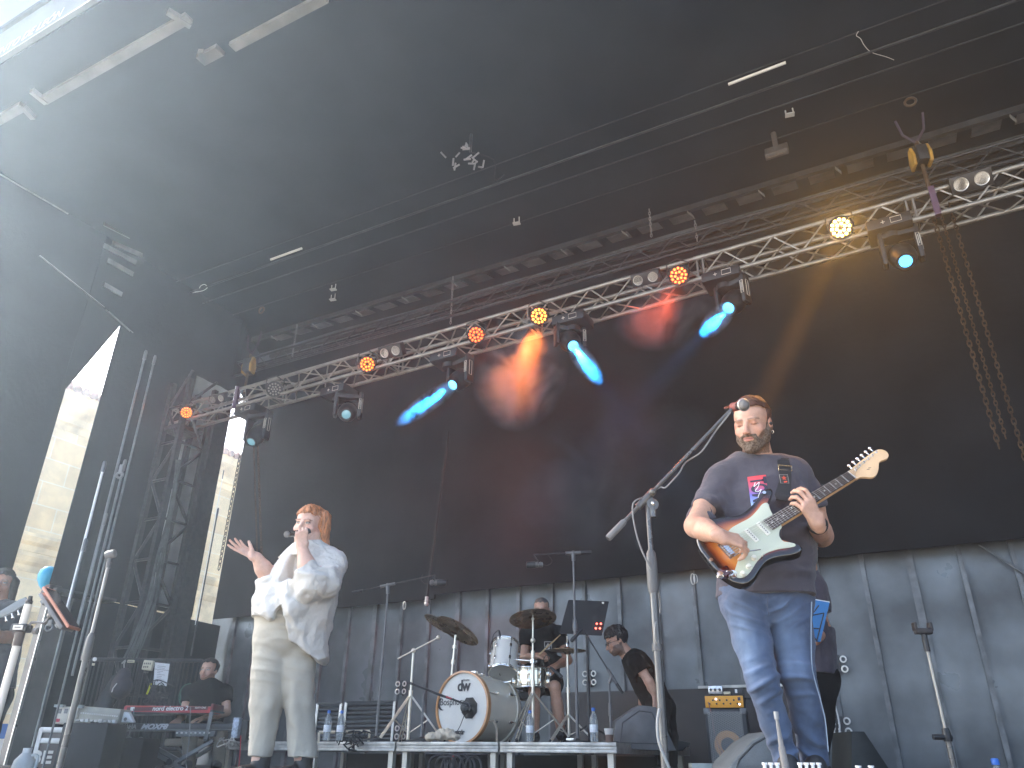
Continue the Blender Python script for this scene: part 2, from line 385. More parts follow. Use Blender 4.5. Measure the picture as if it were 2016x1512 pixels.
_n = _t2.nodes.new('ShaderNodeTexNoise'); _n.inputs['Scale'].default_value = 1.4; _n.inputs['Detail'].default_value = 8; _n.inputs['Roughness'].default_value = .7
_m = _t2.nodes.new('ShaderNodeMix'); _m.data_type = 'RGBA'; _m.blend_type = 'MULTIPLY'; _m.inputs[0].default_value = .85
_mr = _t2.nodes.new('ShaderNodeMapRange'); _mr.inputs[1].default_value = .3; _mr.inputs[2].default_value = .72; _mr.inputs[3].default_value = .7; _mr.inputs[4].default_value = 1.1
_t2.links.new(_tc.outputs['Object'], _n.inputs['Vector']); _t2.links.new(_n.outputs[0], _mr.inputs[0])
_t2.links.new(_br.outputs[0], _m.inputs[6]); _t2.links.new(_mr.outputs[0], _m.inputs[7]); _t2.links.new(_m.outputs[2], _b.inputs['Base Color'])
stone2 = mat('sandstone_trim', (.78, .62, .38), .85, var=.3, scale=1.5, bump=.3, bscale=8)
FX = -20.0
fac = thing('stone_building', 'yellow sandstone building with moulded cornices seen through the gaps in the left side curtains', 'building', (FX-2, 14, -1.4))
zc = atx(133, 775, FX)[2]
MB().box((FX-8, 2, -1.4), (FX, 40, zc-.9)).build('wall', stone, fac)
def mould(z, prof, name='moulding'):
    mb = MB(); V = [(FX+a, y, z+b) for y in (1.9, 40.1) for a, b in prof]; n = len(prof)
    F = [(i, (i+1) % n, n+(i+1) % n, n+i) for i in range(n)]+[tuple(range(n)), tuple(reversed(range(n, 2*n)))]
    mb.add(V, F); return mb.build(name, stone2, fac, smooth=20)
CP = [(-.3, -.9), (.02, -.9), (.06, -.75), (.12, -.7), (.12, -.5), (.3, -.35), (.45, -.2), (.5, -.05), (.5, .05), (-.3, .05)]
mould(zc-.12, CP, 'cornice')
ROOFT = mat('roof_tile', (.42, .26, .2), .8, var=.4, scale=5)
mb = MB()
for k in range(150): mb.cyl((FX+.62, 2+k*.25, zc-.02), (FX-3, 2+k*.25, zc+.9), .11, n=8)
mb.build('roof_tiles', ROOFT, fac)
for z in (atx(60, 1058, FX)[2], atx(30, 1075, FX)[2]-.2): mould(z, [(-.2, -.35), (.03, -.35), (.05, -.2), (.14, -.12), (.2, 0), (.2, .08), (-.2, .08)])
mould(atx(190, 838, FX)[2], [(-.2, -.1), (.05, -.1), (.08, 0), (.08, .06), (-.2, .06)])
for z in (3.4, 2.9): mould(z, [(-.2, -.25), (.03, -.25), (.1, -.1), (.14, 0), (-.2, .02)])
for yy in (9.6, 16.6, 19.8, 24, 29):
    MB().box((FX-.02, yy, -1.4), (FX+.10, yy+.8, 5.2)).build('pilaster', stone2, fac)
# pale blue and white board outside at the bottom left
sg = thing('board_sign', 'blue and white board outside at the bottom left corner', 'sign', atx(0, 1512, -13)+vec((0, 0, -.3)))
a = atx(-40, 1430, -13); b = atx(22, 1455, -13); c = atx(24, 1530, -13)
MB().box((-13.05, a[1]-.6, c[2]-1.5), (-13, b[1], b[2])).build('white_panel', WHITE, sg)
MB().box((-13.05, a[1]-.6, b[2]+.002), (-12.995, b[1], a[2]+.05)).build('blue_band', mat('sign_blue', (.02, .12, .42), .4), sg)
# balloon
p = atx(93, 1138, -9.75)
t = thing('balloon', 'blue balloon showing at the curtain edge beside the stone facade', 'balloon', p)
mb = MB(); mb.lathe(p, (0, 0, 1), [(.001, -.16), (.03, -.145), (.07, -.10), (.105, -.03), (.115, .03), (.10, .09), (.06, .135), (.001, .15)], 20); mb.build('skin', mat('balloon_rubber', (.02, .42, .68), .3), t)
MB().lathe(p-ZA*.16, ZA, [(.012, -.02), (.004, 0)], 10).build('knot', MATS['balloon_rubber'], t)

# ================================================================== RIGGING
TY = 6.80
def tz(X): return 4.99+ (X+3)*.0171*1.0
XL, XR = -9.5, 3.4
S_ = .262
tr = thing('lighting_truss', 'long aluminium box truss carrying the stage lights, rising to the right', 'truss', (XL, TY, tz(XL)))
TM = mat('truss_aluminium', (.29, .275, .25), .38, .55, var=.15, scale=9, rvar=.1)
def tp(X, j, k): return vec((X, TY+j*S_, tz(X)-S_+k*S_))      # j: 0 front 1 back, k: 0 low 1 high
for j in (0, 1):
    for k in (0, 1):
        MB().cyl(tp(XL, j, k), tp(XR, j, k), .0235, n=12).build('chord', TM, tr)
stp = .5; n = int((XR-XL)/stp)
joints = [XL+.02, XL+2.02, XL+4.0, XL+6.0, XL+8.0, XL+10.0, XL+12.0]
nb = 0
for i in range(n):
    x0, x1, xm = XL+i*stp+.03, XL+(i+1)*stp+.03, XL+(i+.5)*stp+.03
    for (j0, k0), (j1, k1) in (((0, 0), (0, 1)), ((0, 0), (1, 0)), ((1, 0), (1, 1)), ((0, 1), (1, 1))):
        if nb > 96 and (j0, k0) != (0, 0): continue
        MB().cyl(tp(x0, j0, k0), tp(xm, j1, k1), .0095, n=6).cyl(tp(xm, j1, k1), tp(x1, j0, k0), .0095, n=6).build('brace', TM, tr); nb += 1
for x in joints[:]:
    mb = MB()
    for e in (0, .06):
        for (j0, k0), (j1, k1) in (((0, 0), (0, 1)), ((0, 0), (1, 0)), ((1, 0), (1, 1)), ((0, 1), (1, 1))): mb.cyl(tp(x+e, j0, k0), tp(x+e, j1, k1), .011, n=6)
    for j in (0, 1):
        for k in (0, 1): mb.cyl(tp(x-.03, j, k), tp(x+.09, j, k), .028, n=10)
    mb.build('end_frame', TM, tr)
# second dark truss behind, under the roof edge
t2 = thing('rear_truss', 'thin black rear truss just under the roof behind the bright truss', 'truss', (XL, 7.9, RZ-.8))
for (y, z) in ((7.85, RZ-.85), (8.1, RZ-.85), (7.85, RZ-1.1)):
    MB().cyl((XL, y, z), (7, y, z), .02, n=8).build('chord', BLK, t2)
mb = MB()
for i in range(33):
    x = XL+i*.5; mb.cyl((x, 7.85, RZ-.85), (x+.25, 7.85, RZ-1.1), .009, n=6).cyl((x+.25, 7.85, RZ-1.1), (x+.5, 7.85, RZ-.85), .009, n=6)
mb.build('lacing', BLK, t2)
# ---- PAR cans
HOUSE = mat('lamp_housing', (.018, .018, .02), .45, var=.2)
def par(name, lab, px, py, colr, es, lit=True, R=.10, pw=0, aimpt=None):
    c = aty(px, py, TY-.10); v = nrm(cC-c); v = nrm(v+vec((.25, -.1, -.35))) if not lit else nrm(v+vec((.02, 0, -.05)))
    t = thing('par_light', lab, 'stage light', c, 'round LED lamps on the truss')
    x, y, a = frame(v)
    MB().lathe(c, v, [(R*.55, -.20), (R*.95, -.13), (R*1.05, -.02), (R*1.08, 0), (R*1.08, .012), (R*.98, .012), (R*.98, .002)], 32, cap=True).build('housing', HOUSE, t)
    e = emis(name, colr, es) if lit else mat('unlit_lens', (.35, .34, .33), .25)
    k = 0
    for (n_, r_, o_) in ((1, 0, 0), (6, R*.36, .2), (12, R*.74, 0)):
        if lit and n_ == 1: continue
        for i in range(n_):
            an = 2*math.pi*i/n_+o_; q = c+x*r_*math.cos(an)+y*r_*math.sin(an)+v*.006
            MB().sph(q, R*.135, 10, ax=v, sc=.5).build('led', e, t)
    mb = MB()
    for s_ in (-1, 1): mb.tube([c+x*s_*(R*1.12)-v*.06, c+x*s_*(R*1.12)-v*.06+y*.12, c+y*.17-v*.06], .008, 6)
    mb.build('bracket', HOUSE, t)
    if lit and pw: spot('par_beam', c+(v*.04 if aimpt is None else -ZA*.16), c+v*3 if aimpt is None else aimpt, colr, pw, 38 if aimpt is None else 62, .9, size=.08)
    if lit: spot('par_glow', c+v*.03, c+v*3, colr, 18, 44, .9, size=.09)
OR, OY, RD = (1.0, .10, .012), (1.0, .3, .05), (1.0, .06, .012)
par('led_orange', 'small lit orange LED lamp at the far left end of the truss', 367, 812, OR, 2.4, R=.085, pw=8)
par('led_off', 'unlit round LED lamp on the truss near the left hoist', 540, 766, OR, 1, lit=False, R=.10)
par('led_orange', 'lit orange LED lamp between the left hoist and the middle of the truss', 723, 717, OR, 2.6, pw=8)
par('led_red', 'lit deep red orange LED lamp, left one of the middle pair', 937, 659, RD, 2.6, pw=10)
par('led_amber', 'bright amber LED lamp above the orange smoke cloud', 1061, 622, (1, .16, .02), 4.0, pw=170, aimpt=aty(1005, 800, TY+.55))
par('led_red2', 'bright red LED lamp beside a twin blinder on the right half of the truss', 1336, 542, (1.0, .075, .015), 3.6, pw=60, aimpt=aty(1285, 640, TY+.25))
par('led_yellow', 'dazzling yellow white LED lamp, the brightest on the truss', 1655, 448, (1.0, .42, .08), 18, R=.105, pw=150)
# added narrow warm spots; they stand in for flare streaks at two lit lamps
def narrow(lab, px, py, q, colr, pw, ang):
    c = aty(px, py, TY-.14); spot('added_streak_spot', c, q, colr, pw, ang, .9, size=.09)
narrow('y', 1655, 448, aty(1470, 880, TY-1.1), (1, .34, .05), 16000, 4.2)
narrow('a', 1061, 622, aty(950, 930, TY-.9), (1, .25, .04), 1000, 5)
# ---- twin blinders
REFL = mat('reflector', (.75, .72, .66), .25, .4, var=.1)
def blinder(lab, p0, p1, R=.062):
    a, b = aty(*p0, TY-.06), aty(*p1, TY-.06); c = (a+b)/2; t = thing('twin_blinder', lab, 'stage light', c, 'twin blinder lamps on the truss')
    u = nrm(b-a); v = nrm(nrm(cC-c)+vec((.2, 0, -.1))); v = nrm(v-u*(v@u)); w_ = np.cross(v, u)
    L = np.linalg.norm(b-a)
    MB().obox(c-v*.05, u, w_, v, L/2+R*1.5, R*1.45, .05, .01).build('housing', HOUSE, t)
    for q in (a, b):
        MB().lathe(q, v, [(R*.2, -.035), (R*.7, -.02), (R, .006), (R*1.06, .008), (R*1.06, .0)], 28).build('reflector', REFL, t)
        MB().obox(q-w_*.018*(1 if w_[2] > 0 else -1)-v*.012, u, w_, v, .012, .010, .008).build('bulb', mat('warm_bulb', (.85, .65, .3), .3), t)
blinder('twin white blinder near the left end of the truss', (419, 787), (435, 784), .045)
blinder('twin white blinder right of the orange LED lamp on the left half of the truss', (757, 695), (779, 690), .056)
blinder('twin white blinder left of the red LED lamp', (1256, 552), (1285, 545), .05)
blinder('twin white blinder near the right edge of the picture, largest of the four', (1892, 363), (1933, 351), .058)
# ---- moving heads: base under truss, yoke, head, lens
PLATE = mat('plate_outline', (.55, .52, .46), .5)
SCREEN = mat('screen_outline', (.60, .56, .50), .5)
def mover(lab, bx, by, hx, hy, dirpt, beam, H=.30, pw=0, lensr=.055):
    c = aty(bx, by, TY-.02); u = nrm(vec((1, 0, .0171)))
    t = thing('moving_head', lab, 'stage light', c, 'moving head lamps hanging under the truss')
    MB().obox(c, u, YA, np.cross(u, YA), .19, .15, .055, .012).build('base', HOUSE, t)
    o = c+vec((.06, -.153, 0)); z = np.cross(u, YA)
    MB().tube([o+u*(-.045)-z*.028, o+u*.045-z*.028, o+u*.045+z*.028, o-u*.045+z*.028], .0035, 4, closed=True).build('display_frame', SCREEN, t)
    k = o-u*.11; MB().tube([k-u*.018, k+u*.018], .004, 4).tube([k-z*.018, k+z*.018], .004, 4).build('key_pad', SCREEN, t)
    h = aty(hx, hy, TY-.02); h = h+ (c-h)*0
    v = nrm(aty(*dirpt, TY-.9)-h) if dirpt is not None else nrm(vec((.1, -.7, -1)))
    ax = nrm(np.cross(v, ZA)); 
    if ax[0] < 0: ax = -ax
    top = c-ZA*.06
    # yoke: crossbar and two arms
    sideL, sideR = h-ax*.15, h+ax*.15
    t0, t1 = np.array([sideL[0], sideL[1], top[2]-.03]), np.array([sideR[0], sideR[1], top[2]-.03])
    mb = MB(); mb.cyl(top, top-ZA*.06, .08, n=20)
    mb.obox((t0+t1)/2, ax, np.cross(ZA, ax), ZA, .175, .06, .028, .012)
    MB.build(mb, 'yoke', HOUSE, t)
    for s_, q, tt in ((-1, sideL, t0), (1, sideR, t1)):
        a_ = MB().obox((q+tt)/2, ax, np.cross(ZA, ax), ZA, .022, .062, abs(tt[2]-q[2])/2+.07, .015).build('yoke_arm', HOUSE, t)
    q = (sideR+t1)/2+ax*.024
    yv = np.cross(ZA, ax)
    MB().tube([q-yv*.02-ZA*.09, q+yv*.02-ZA*.09, q+yv*.02+ZA*.09, q-yv*.02+ZA*.09], .004, 4, closed=True).build('name_plate', PLATE, t)
    q2 = (sideL+t0)/2-yv*.064
    q3 = (sideR+t1)/2-yv*.064
    MB().tube([q3-ax*.014-ZA*.07, q3+ax*.014-ZA*.07, q3+ax*.014+ZA*.07, q3-ax*.014+ZA*.07], .004, 4, closed=True).tube([q3-ZA*.05, q3+ZA*.05], .003, 4).build('name_plate', PLATE, t)
    MB().lathe(h, v, [(.03, -.19), (.085, -.17), (.115, -.08), (.118, .02), (.10, .10), (.078, .14), (.078, .155), (.06, .155), (.06, .14)], 24).build('head', HOUSE, t)
    le = h+v*.15
    m = emis('blue_lens', (.06, .50, 1.0), 2.2) if beam else mat('dull_glow_lens', (.12, .2, .24), .1, emit=(.2, .5, .6), es=.15)  # lens of the unlit heads is given a faint glow of its own
    if beam == 2: m = emis('blue_lens_dim', (.04, .35, .9), 2.0)
    MB().lathe(le, v, [(lensr, 0), (lensr*.8, .006), (.004, .01)], 20).build('lens', m, t)
    if pw: spot('head_beam', le+v*.012, le+v*3, (.01, .38, 1.0), pw, 5.6, .3, size=.045)
    return le, v
beams = []
mover('dark moving head hanging at the far left by the hoist', 497, 812, 505, 858, None, 0)
mover('unlit moving head, its dull lens given a faint glow, left of centre', 668, 775, 684, 812, (660, 850), 0)
beams.append(mover('moving head left of centre throwing a short blue beam down to the left', 885, 708, 905, 748, (775, 840), 1, pw=8500))
beams.append(mover('central moving head throwing the brightest blue white beam down to the right', 1128, 636, 1122, 672, (1215, 800), 1, pw=15000))
beams.append(mover('moving head right of centre throwing a blue beam down to the left', 1425, 552, 1444, 596, (1345, 700), 1, pw=7500))
mover('moving head at the right with a small blue lens beside the hoist chains', 1752, 452, 1778, 506, (1830, 590), 2)
# ---- chain hoists and chains
CHM = mat('chain_steel', (.10, .065, .04), .5, .6, var=.3)
def chain(lab, p, q, r=.011, grp=None, step=None, name='hoist_chain', m=CHM):
    p, q = vec(p), vec(q); L = np.linalg.norm(q-p); step = step or r*3.4; n_ = int(L/step); d = (q-p)/L; x, y, _ = frame(d)
    mb = MB()
    for i in range(n_):
        c = p+d*(i+.5)*step; s_ = x if i % 2 else y
        pts = [c+d*step*.72*math.cos(a)+s_*r*math.sin(a) for a in np.linspace(0, 2*math.pi, 9)[:-1]]
        mb.tube(pts, r*.36, 4, closed=True)
    return one(name, mb, m, lab, 'chain', grp, smooth=60)
YEL = mat('hoist_yellow', (.42, .23, .04), .5, var=.3)
def hoist(lab, px, py, sc=1.0):
    c = aty(px, py, TY+.1); t = thing('chain_hoist', lab, 'hoist', c, 'chain hoists above the truss')
    MB().obox(c, (1, .3, 0), (-.3, 1, 0), ZA, .055*sc, .10*sc, .10*sc, .02).build('motor_body', BLK, t)
    for s_ in (-1, 1):
        MB().prism([(-.06*sc, -.11*sc), (.06*sc, -.11*sc), (.08*sc, 0), (.03*sc, .13*sc), (-.03*sc, .13*sc), (-.08*sc, 0)], c+vec((s_*.075*sc, 0, 0))-vec((1, .3, 0))*.012, (-.3, 1, 0), ZA, 0, .028*sc, .005).build('side_cover', YEL, t)
    k = aty(px, py-55*sc, TY+.1)
    mb = MB(); mb.torus(c+ZA*.17*sc, (1, .4, 0), .03, .009); mb.build('hook', CHM, t)
    for s_ in (-1, 1): MB().tube([c+ZA*.2*sc, c+ZA*.34*sc+vec((s_*.10, 0, 0))*sc, c+ZA*.55*sc+vec((s_*.13, 0, 0))*sc], .013, 6).build('sling', mat('violet_sling', (.05, .035, .055), .8), t)
    MB().cyl(c-ZA*.1*sc, (c[0], c[1], tz(c[0])-.02), .018).build('lower_hook', CHM, t)
    MB().obox((c[0], TY-.012, tz(c[0])-S_*.5), (1, 0, .0171), (0, 1, 0), ZA, .025, .03, S_/2+.03).build('strap', mat('violet_strap', (.09, .05, .09), .8), t)
    MB().torus((c[0]+.05, TY+.1, RZ-.75), YA, .05, .012).build('shackle', CHM, t)
    return c
h1 = hoist('yellow and black chain hoist above the left part of the truss', 490, 722)
h2 = hoist('yellow and black chain hoist above the right part of the truss', 1812, 310, .95)
def chp(lab, a, b, Y, r, g_=None): p = aty(*a, Y); q = aty(*b, Y); q[0] = p[0] if abs(q[0]-p[0]) < .35 else q[0]; return chain(lab, p, q, r, g_)
chp('rusty loop of chain hanging lowest at the right, nearer the guitarist', (1836, 420), (1955, 893), TY+.1, .016)
chp('inner strand of the long rusty chain hanging at the right', (1852, 420), (1950, 870), TY+.1, .012)
chp('chain leaving the right edge of the picture, outermost strand', (1868, 400), (2030, 920), TY+.15, .015)
chp('dark chain hanging straight down left of the singer\'s raised hand', (507, 862), (516, 1120), TY+.25, .014)
chp('second strand of dark chain behind the singer\'s raised hand', (499, 862), (508, 1145), TY+.25, .010)
chain('black chain hanging in the narrow gap in front of the stone facade', atx(474, 890, -9.75), atx(430, 1125, -9.75), .024)
for (a, b, l) in (((892, 545), (886, 640), 'left'), ((1278, 412), (1284, 468), 'middle'), ((585, 640), (581, 700), 'far left'), ((1368, 435), (1372, 480), 'right')):
    p, q = aty(*a, 7.9), aty(*b, 7.9); chain('short thin %s chain under the roof above the truss' % l, p, (p[0], p[1], q[2]), .013, m=mat('pale_chain', (.3, .3, .3), .5, .4))
# small lamps and clutter on the roof
def roofbit(px, py, lab, kind):
    c = atz(px, py, RZ-.3); t = thing(kind[0], lab, kind[1], c); return c, t
c, t = roofbit(1529, 298, 'small dark square floodlight hanging from the roof at the upper right', ('floodlight', 'floodlight'))
c[2] -= .0; MB().obox(c, (1, 0, 0), (0, .5, .86), (0, -.86, .5), .13, .10, .04, .01).build('housing', mat('flood_grey', (.09, .08, .075), .5), t)
MB().obox(c-vec((0, .028, .05))*.9, (1, 0, 0), (0, .5, .86), (0, -.86, .5), .11, .08, .005).build('glass', mat('flood_glass', (.16, .13, .11), .2), t)
MB().sph(c-vec((0, .03, .055)), .015, 10).build('bulb', mat('warm_bulb', (.85, .65, .3), .3), t)
MB().cyl(c, (c[0], c[1], RZ), .03).build('stem', mat('flood_grey', (.09, .08, .075), .5), t)
c, t = roofbit(926, 300, 'dark cluster of clamps and cable ends hanging from the roof', ('clamp_cluster', 'clamps'))
mb = MB()
for i in range(22):
    q = c+RNG.normal(0, 1, 3)*vec((.13, .11, .05)); d = nrm(RNG.normal(0, 1, 3)); mb.cyl(q, q+d*.09, .011, n=6)
mb.build('clamp', mat('clamp_steel', (.3, .3, .31), .4, .6), t)
mb = MB(); mb.tube([c, c+vec((.15, .3, .06)), c+vec((.05, .5, -.05)), c+vec((.12, .62, .1))], .008, 6, smooth=4).build('cable', BLKR, t)
MB().cyl(c, (c[0], c[1], RZ), .015).build('stem', BLK, t)
def loop_(lab, P, r=.006):
    pts = [atz(a, b, RZ-.08) for a, b in P]; return one('rope_loop', MB().tube(pts, r, 6, smooth=5), mat('pale_rope', (.55, .56, .55), .7), lab, 'rope')
loop_('thin pale rope loop on the dark roof at the left', [(369, 577), (385, 575), (400, 572), (408, 566), (403, 560), (395, 563), (392, 570)])
loop_('thin curled rope near the top right of the roof', [(1690, 62), (1686, 70), (1694, 76), (1702, 90), (1716, 103), (1745, 112), (1760, 118)], .004)
for i, (px, py, l) in enumerate(((655, 590, 'left one, above the truss'), (1555, 226, 'bright one at the upper right'), (1017, 440, 'middle one'), (656, 570, 'upper left one'))):
    c = atz(px, py, RZ-.1); t = thing('roof_bracket', 'small pale metal bracket on the dark roof, '+l, 'bracket', c)
    MB().obox(c, (1, .2, 0), (-.2, 1, 0), ZA, .05, .03, .008).build('plate', mat('pale_bracket', (.5, .5, .48), .5), t)
    MB().cyl(c+vec((-.04, 0, 0)), c+vec((-.04, 0, .1)), .008).cyl(c+vec((.04, 0, 0)), c+vec((.04, 0, .1)), .008).build('leg', MATS['pale_bracket'], t)
# louvres / ladder like structure in the upper left corner of the wing
lad = thing('wing_ladder', 'hazy pale lattice ladder high in the upper left wing', 'ladder', atx(220, 500, -9.3))
LM = mat('ladder_paint', (.2, .205, .205), .5, .3, var=.2)
def lx(px, py): return atx(px, py, -9.3)
for a, b, r in (((197, 424), (275, 385), .014), ((283, 385), (290, 450), .010), ((230, 413), (288, 446), .010)):
    MB().cyl(lx(*a), lx(*b), r).build('bar', LM, lad)
for i, (a, b) in enumerate((((215, 425), (285, 465)), ((205, 440), (275, 475)), ((222, 478), (280, 503)), ((205, 483), (268, 517)), ((212, 512), (262, 540)), ((205, 560), (240, 580)))):
    p, q = lx(*a), lx(*b); MB().obox((p+q)/2, q-p, np.cross(q-p, XA), XA, np.linalg.norm(q-p)/2, .035, .01).build('slat', LM, lad)
# ================================================================== LEFT TOWER AND POLES
tow = thing('lift_tower', 'black lattice lift tower at the left end of the truss', 'tower', (-9.2, 7.2, 0))
TX0, TX1 = -9.42, -9.05
tyA, tyB = 6.72, 7.18
for x in (TX0, TX1):
    for y in (tyA, tyB): MB().box((x-.035, y-.035, 0), (x+.035, y+.035, 5.25)).build('post', BLK, tow)
for i in range(9):
    z0, z1 = .35+i*.56, .35+(i+1)*.56
    for (a, b) in (((TX1, tyA), (TX1, tyB)), ((TX0, tyA), (TX1, tyA))):
        p, q = (a[0], a[1], z0), (b[0], b[1], z1)
        if i % 2: p, q = (b[0], b[1], z0), (a[0], a[1], z1)
        MB().tube([p, q], .022, 6).build('brace', BLK, tow)
        MB().tube([(a[0], a[1], z0), (b[0], b[1], z0)], .02, 6).build('rung', BLK, tow)
for x in (TX1+.12,):
    MB().box((x, 7.14, 0), (x+.05, 7.38, 5.0)).build('wide_mast', BLK, tow)
MB().box((-9.45, 6.7, tz(-9.3)-.40), (-9.05, 7.1, tz(-9.3)-.34)).build('head_plate', BLK, tow)
# pale tarp lit from outside behind the tower
tarp = mat('tarp', (.42, .44, .44), .35, var=.35, scale=1.5, bump=.3, bscale=3)
curtain('side_tarp', 'shiny grey translucent tarpaulin behind the black tower lattice', (-9.50, 7.15), (-9.50, 7.80), 2.1, 5.6, m=tarp, fold=.035, freq=9)
# cable bundle
mb = MB()
for i in range(12):
    P = [(352, 905), (338, 1000), (318, 1090), (300, 1180), (275, 1250), (258, 1295)]
    pts = [atx(px+RNG.normal(0, 2)+(i-6)*(.6+k*.35), py, -8.9+RNG.normal(0, .02)) for k, (px, py) in enumerate(P)]
    mb.tube(pts, .009, 5, smooth=3)
one('cable_bundle', mb, mat('cable_grey', (.10, .105, .11), .6, var=.3), 'thick sagging bundle of grey cables coming down the left tower', 'cables', smooth=60)
# slim vertical poles and rods at the left
STL = mat('steel_tube', (.16, .165, .17), .35, .4, var=.2, rvar=.1)
def vpole(lab, a, b, d, r, m=STL, name='steel_pole', cat='pole'):
    p, q = at(*a, d), at(*b, d); q[0], q[1] = p[0], p[1]
    t = thing(name, lab, cat, (q[0], q[1], q[2])); MB().cyl(q, p, r, n=12).build('tube', m, t)
    MB().lathe(p, ZA, [(r*1.5, -.12), (r*1.5, -.02), (r, 0)], 12).build('collar', GRYM, t); return t
vpole('bright vertical tube beside the left mic stand', (207, 908), (120, 1200), 7.6, .013, mat('bright_tube', (.8, .8, .78), .3, .3))
vpole('tall grey tube running up beside the left tower', (288, 690), (150, 1240), 8.0, .013)
vpole('thin steel rod just right of the tall grey tube', (306, 700), (160, 1300), 8.2, .011)
vpole('thin wire rod between tubes and tower', (247, 905), (140, 1330), 7.9, .012)
vpole('thin steel rod left of the fence', (210, 1010), (60, 1512), 7.2, .009)
vpole('thick dull pipe low at the left beside the flight case', (170, 1060), (50, 1512), 7.0, .011)
vpole('thin black rod right of the tower', (430, 1000), (350, 1290), 9.2, .008, BLK)
vpole('slim bright rod at the edge of the narrow facade gap', (441, 925), (365, 1230), 9.3, .004, MATS['bright_tube'])
for (px, py, l) in ((236, 935, 'upper'), (97, 1235, 'lower')):
    c = at(px, py, 7.5); t = thing('pulley_block', 'small metal pulley block on the left rods, %s one' % l, 'pulley', c)
    MB().torus(c, HF, .03, .012).build('wheel', STL, t); MB().obox(c+ZA*.06, HR, HF, ZA, .02, .015, .05, .004).build('plate', STL, t)
# grey post at the edge of the wide gap
po = thing('wing_post', 'tall light grey box post beside the stone facade gap at lower left', 'post', (SX+.05, 5.72, 0))
MB().box((SX+.02, 5.70, 0), (SX+.13, 6.02, 1.98)).build('post', mat('post_grey', (.17, .155, .14), .5, .2, var=.2, scale=3), po)
MB().box((SX+.131, 5.70, 0), (SX+.15, 5.73, 1.98)).build('edge_strip', ALU, po)
MB().box((SX-.02, 5.68, 2.0), (SX+.28, 6.5, 2.04)).build('cap', BLK, po)
MB().obox((SX+.15, 5.72, 2.0), XA, YA, ZA, .05, .09, .08, .02).build('lamp', PLAST, po)
# wire rod on the side wall
p, q = lx(78, 503), lx(205, 605); one('guy_wire', MB().cyl(p, q, .010), LM, 'pale slanting rod high on the left side curtain', 'wire')
p, q = lx(208, 610), lx(256, 652); one('guy_wire', MB().cyl(p, q, .008).cyl(p+vec((0, .05, 0)), q+vec((0, .05, 0)), .006), LM, 'short double rod above the point of the wide facade gap', 'wire')
p, q = lx(0, 343), lx(134, 421); one('guy_wire', MB().cyl(p, q, .010), LM, 'pale slanting rod near the left edge of the picture', 'wire')

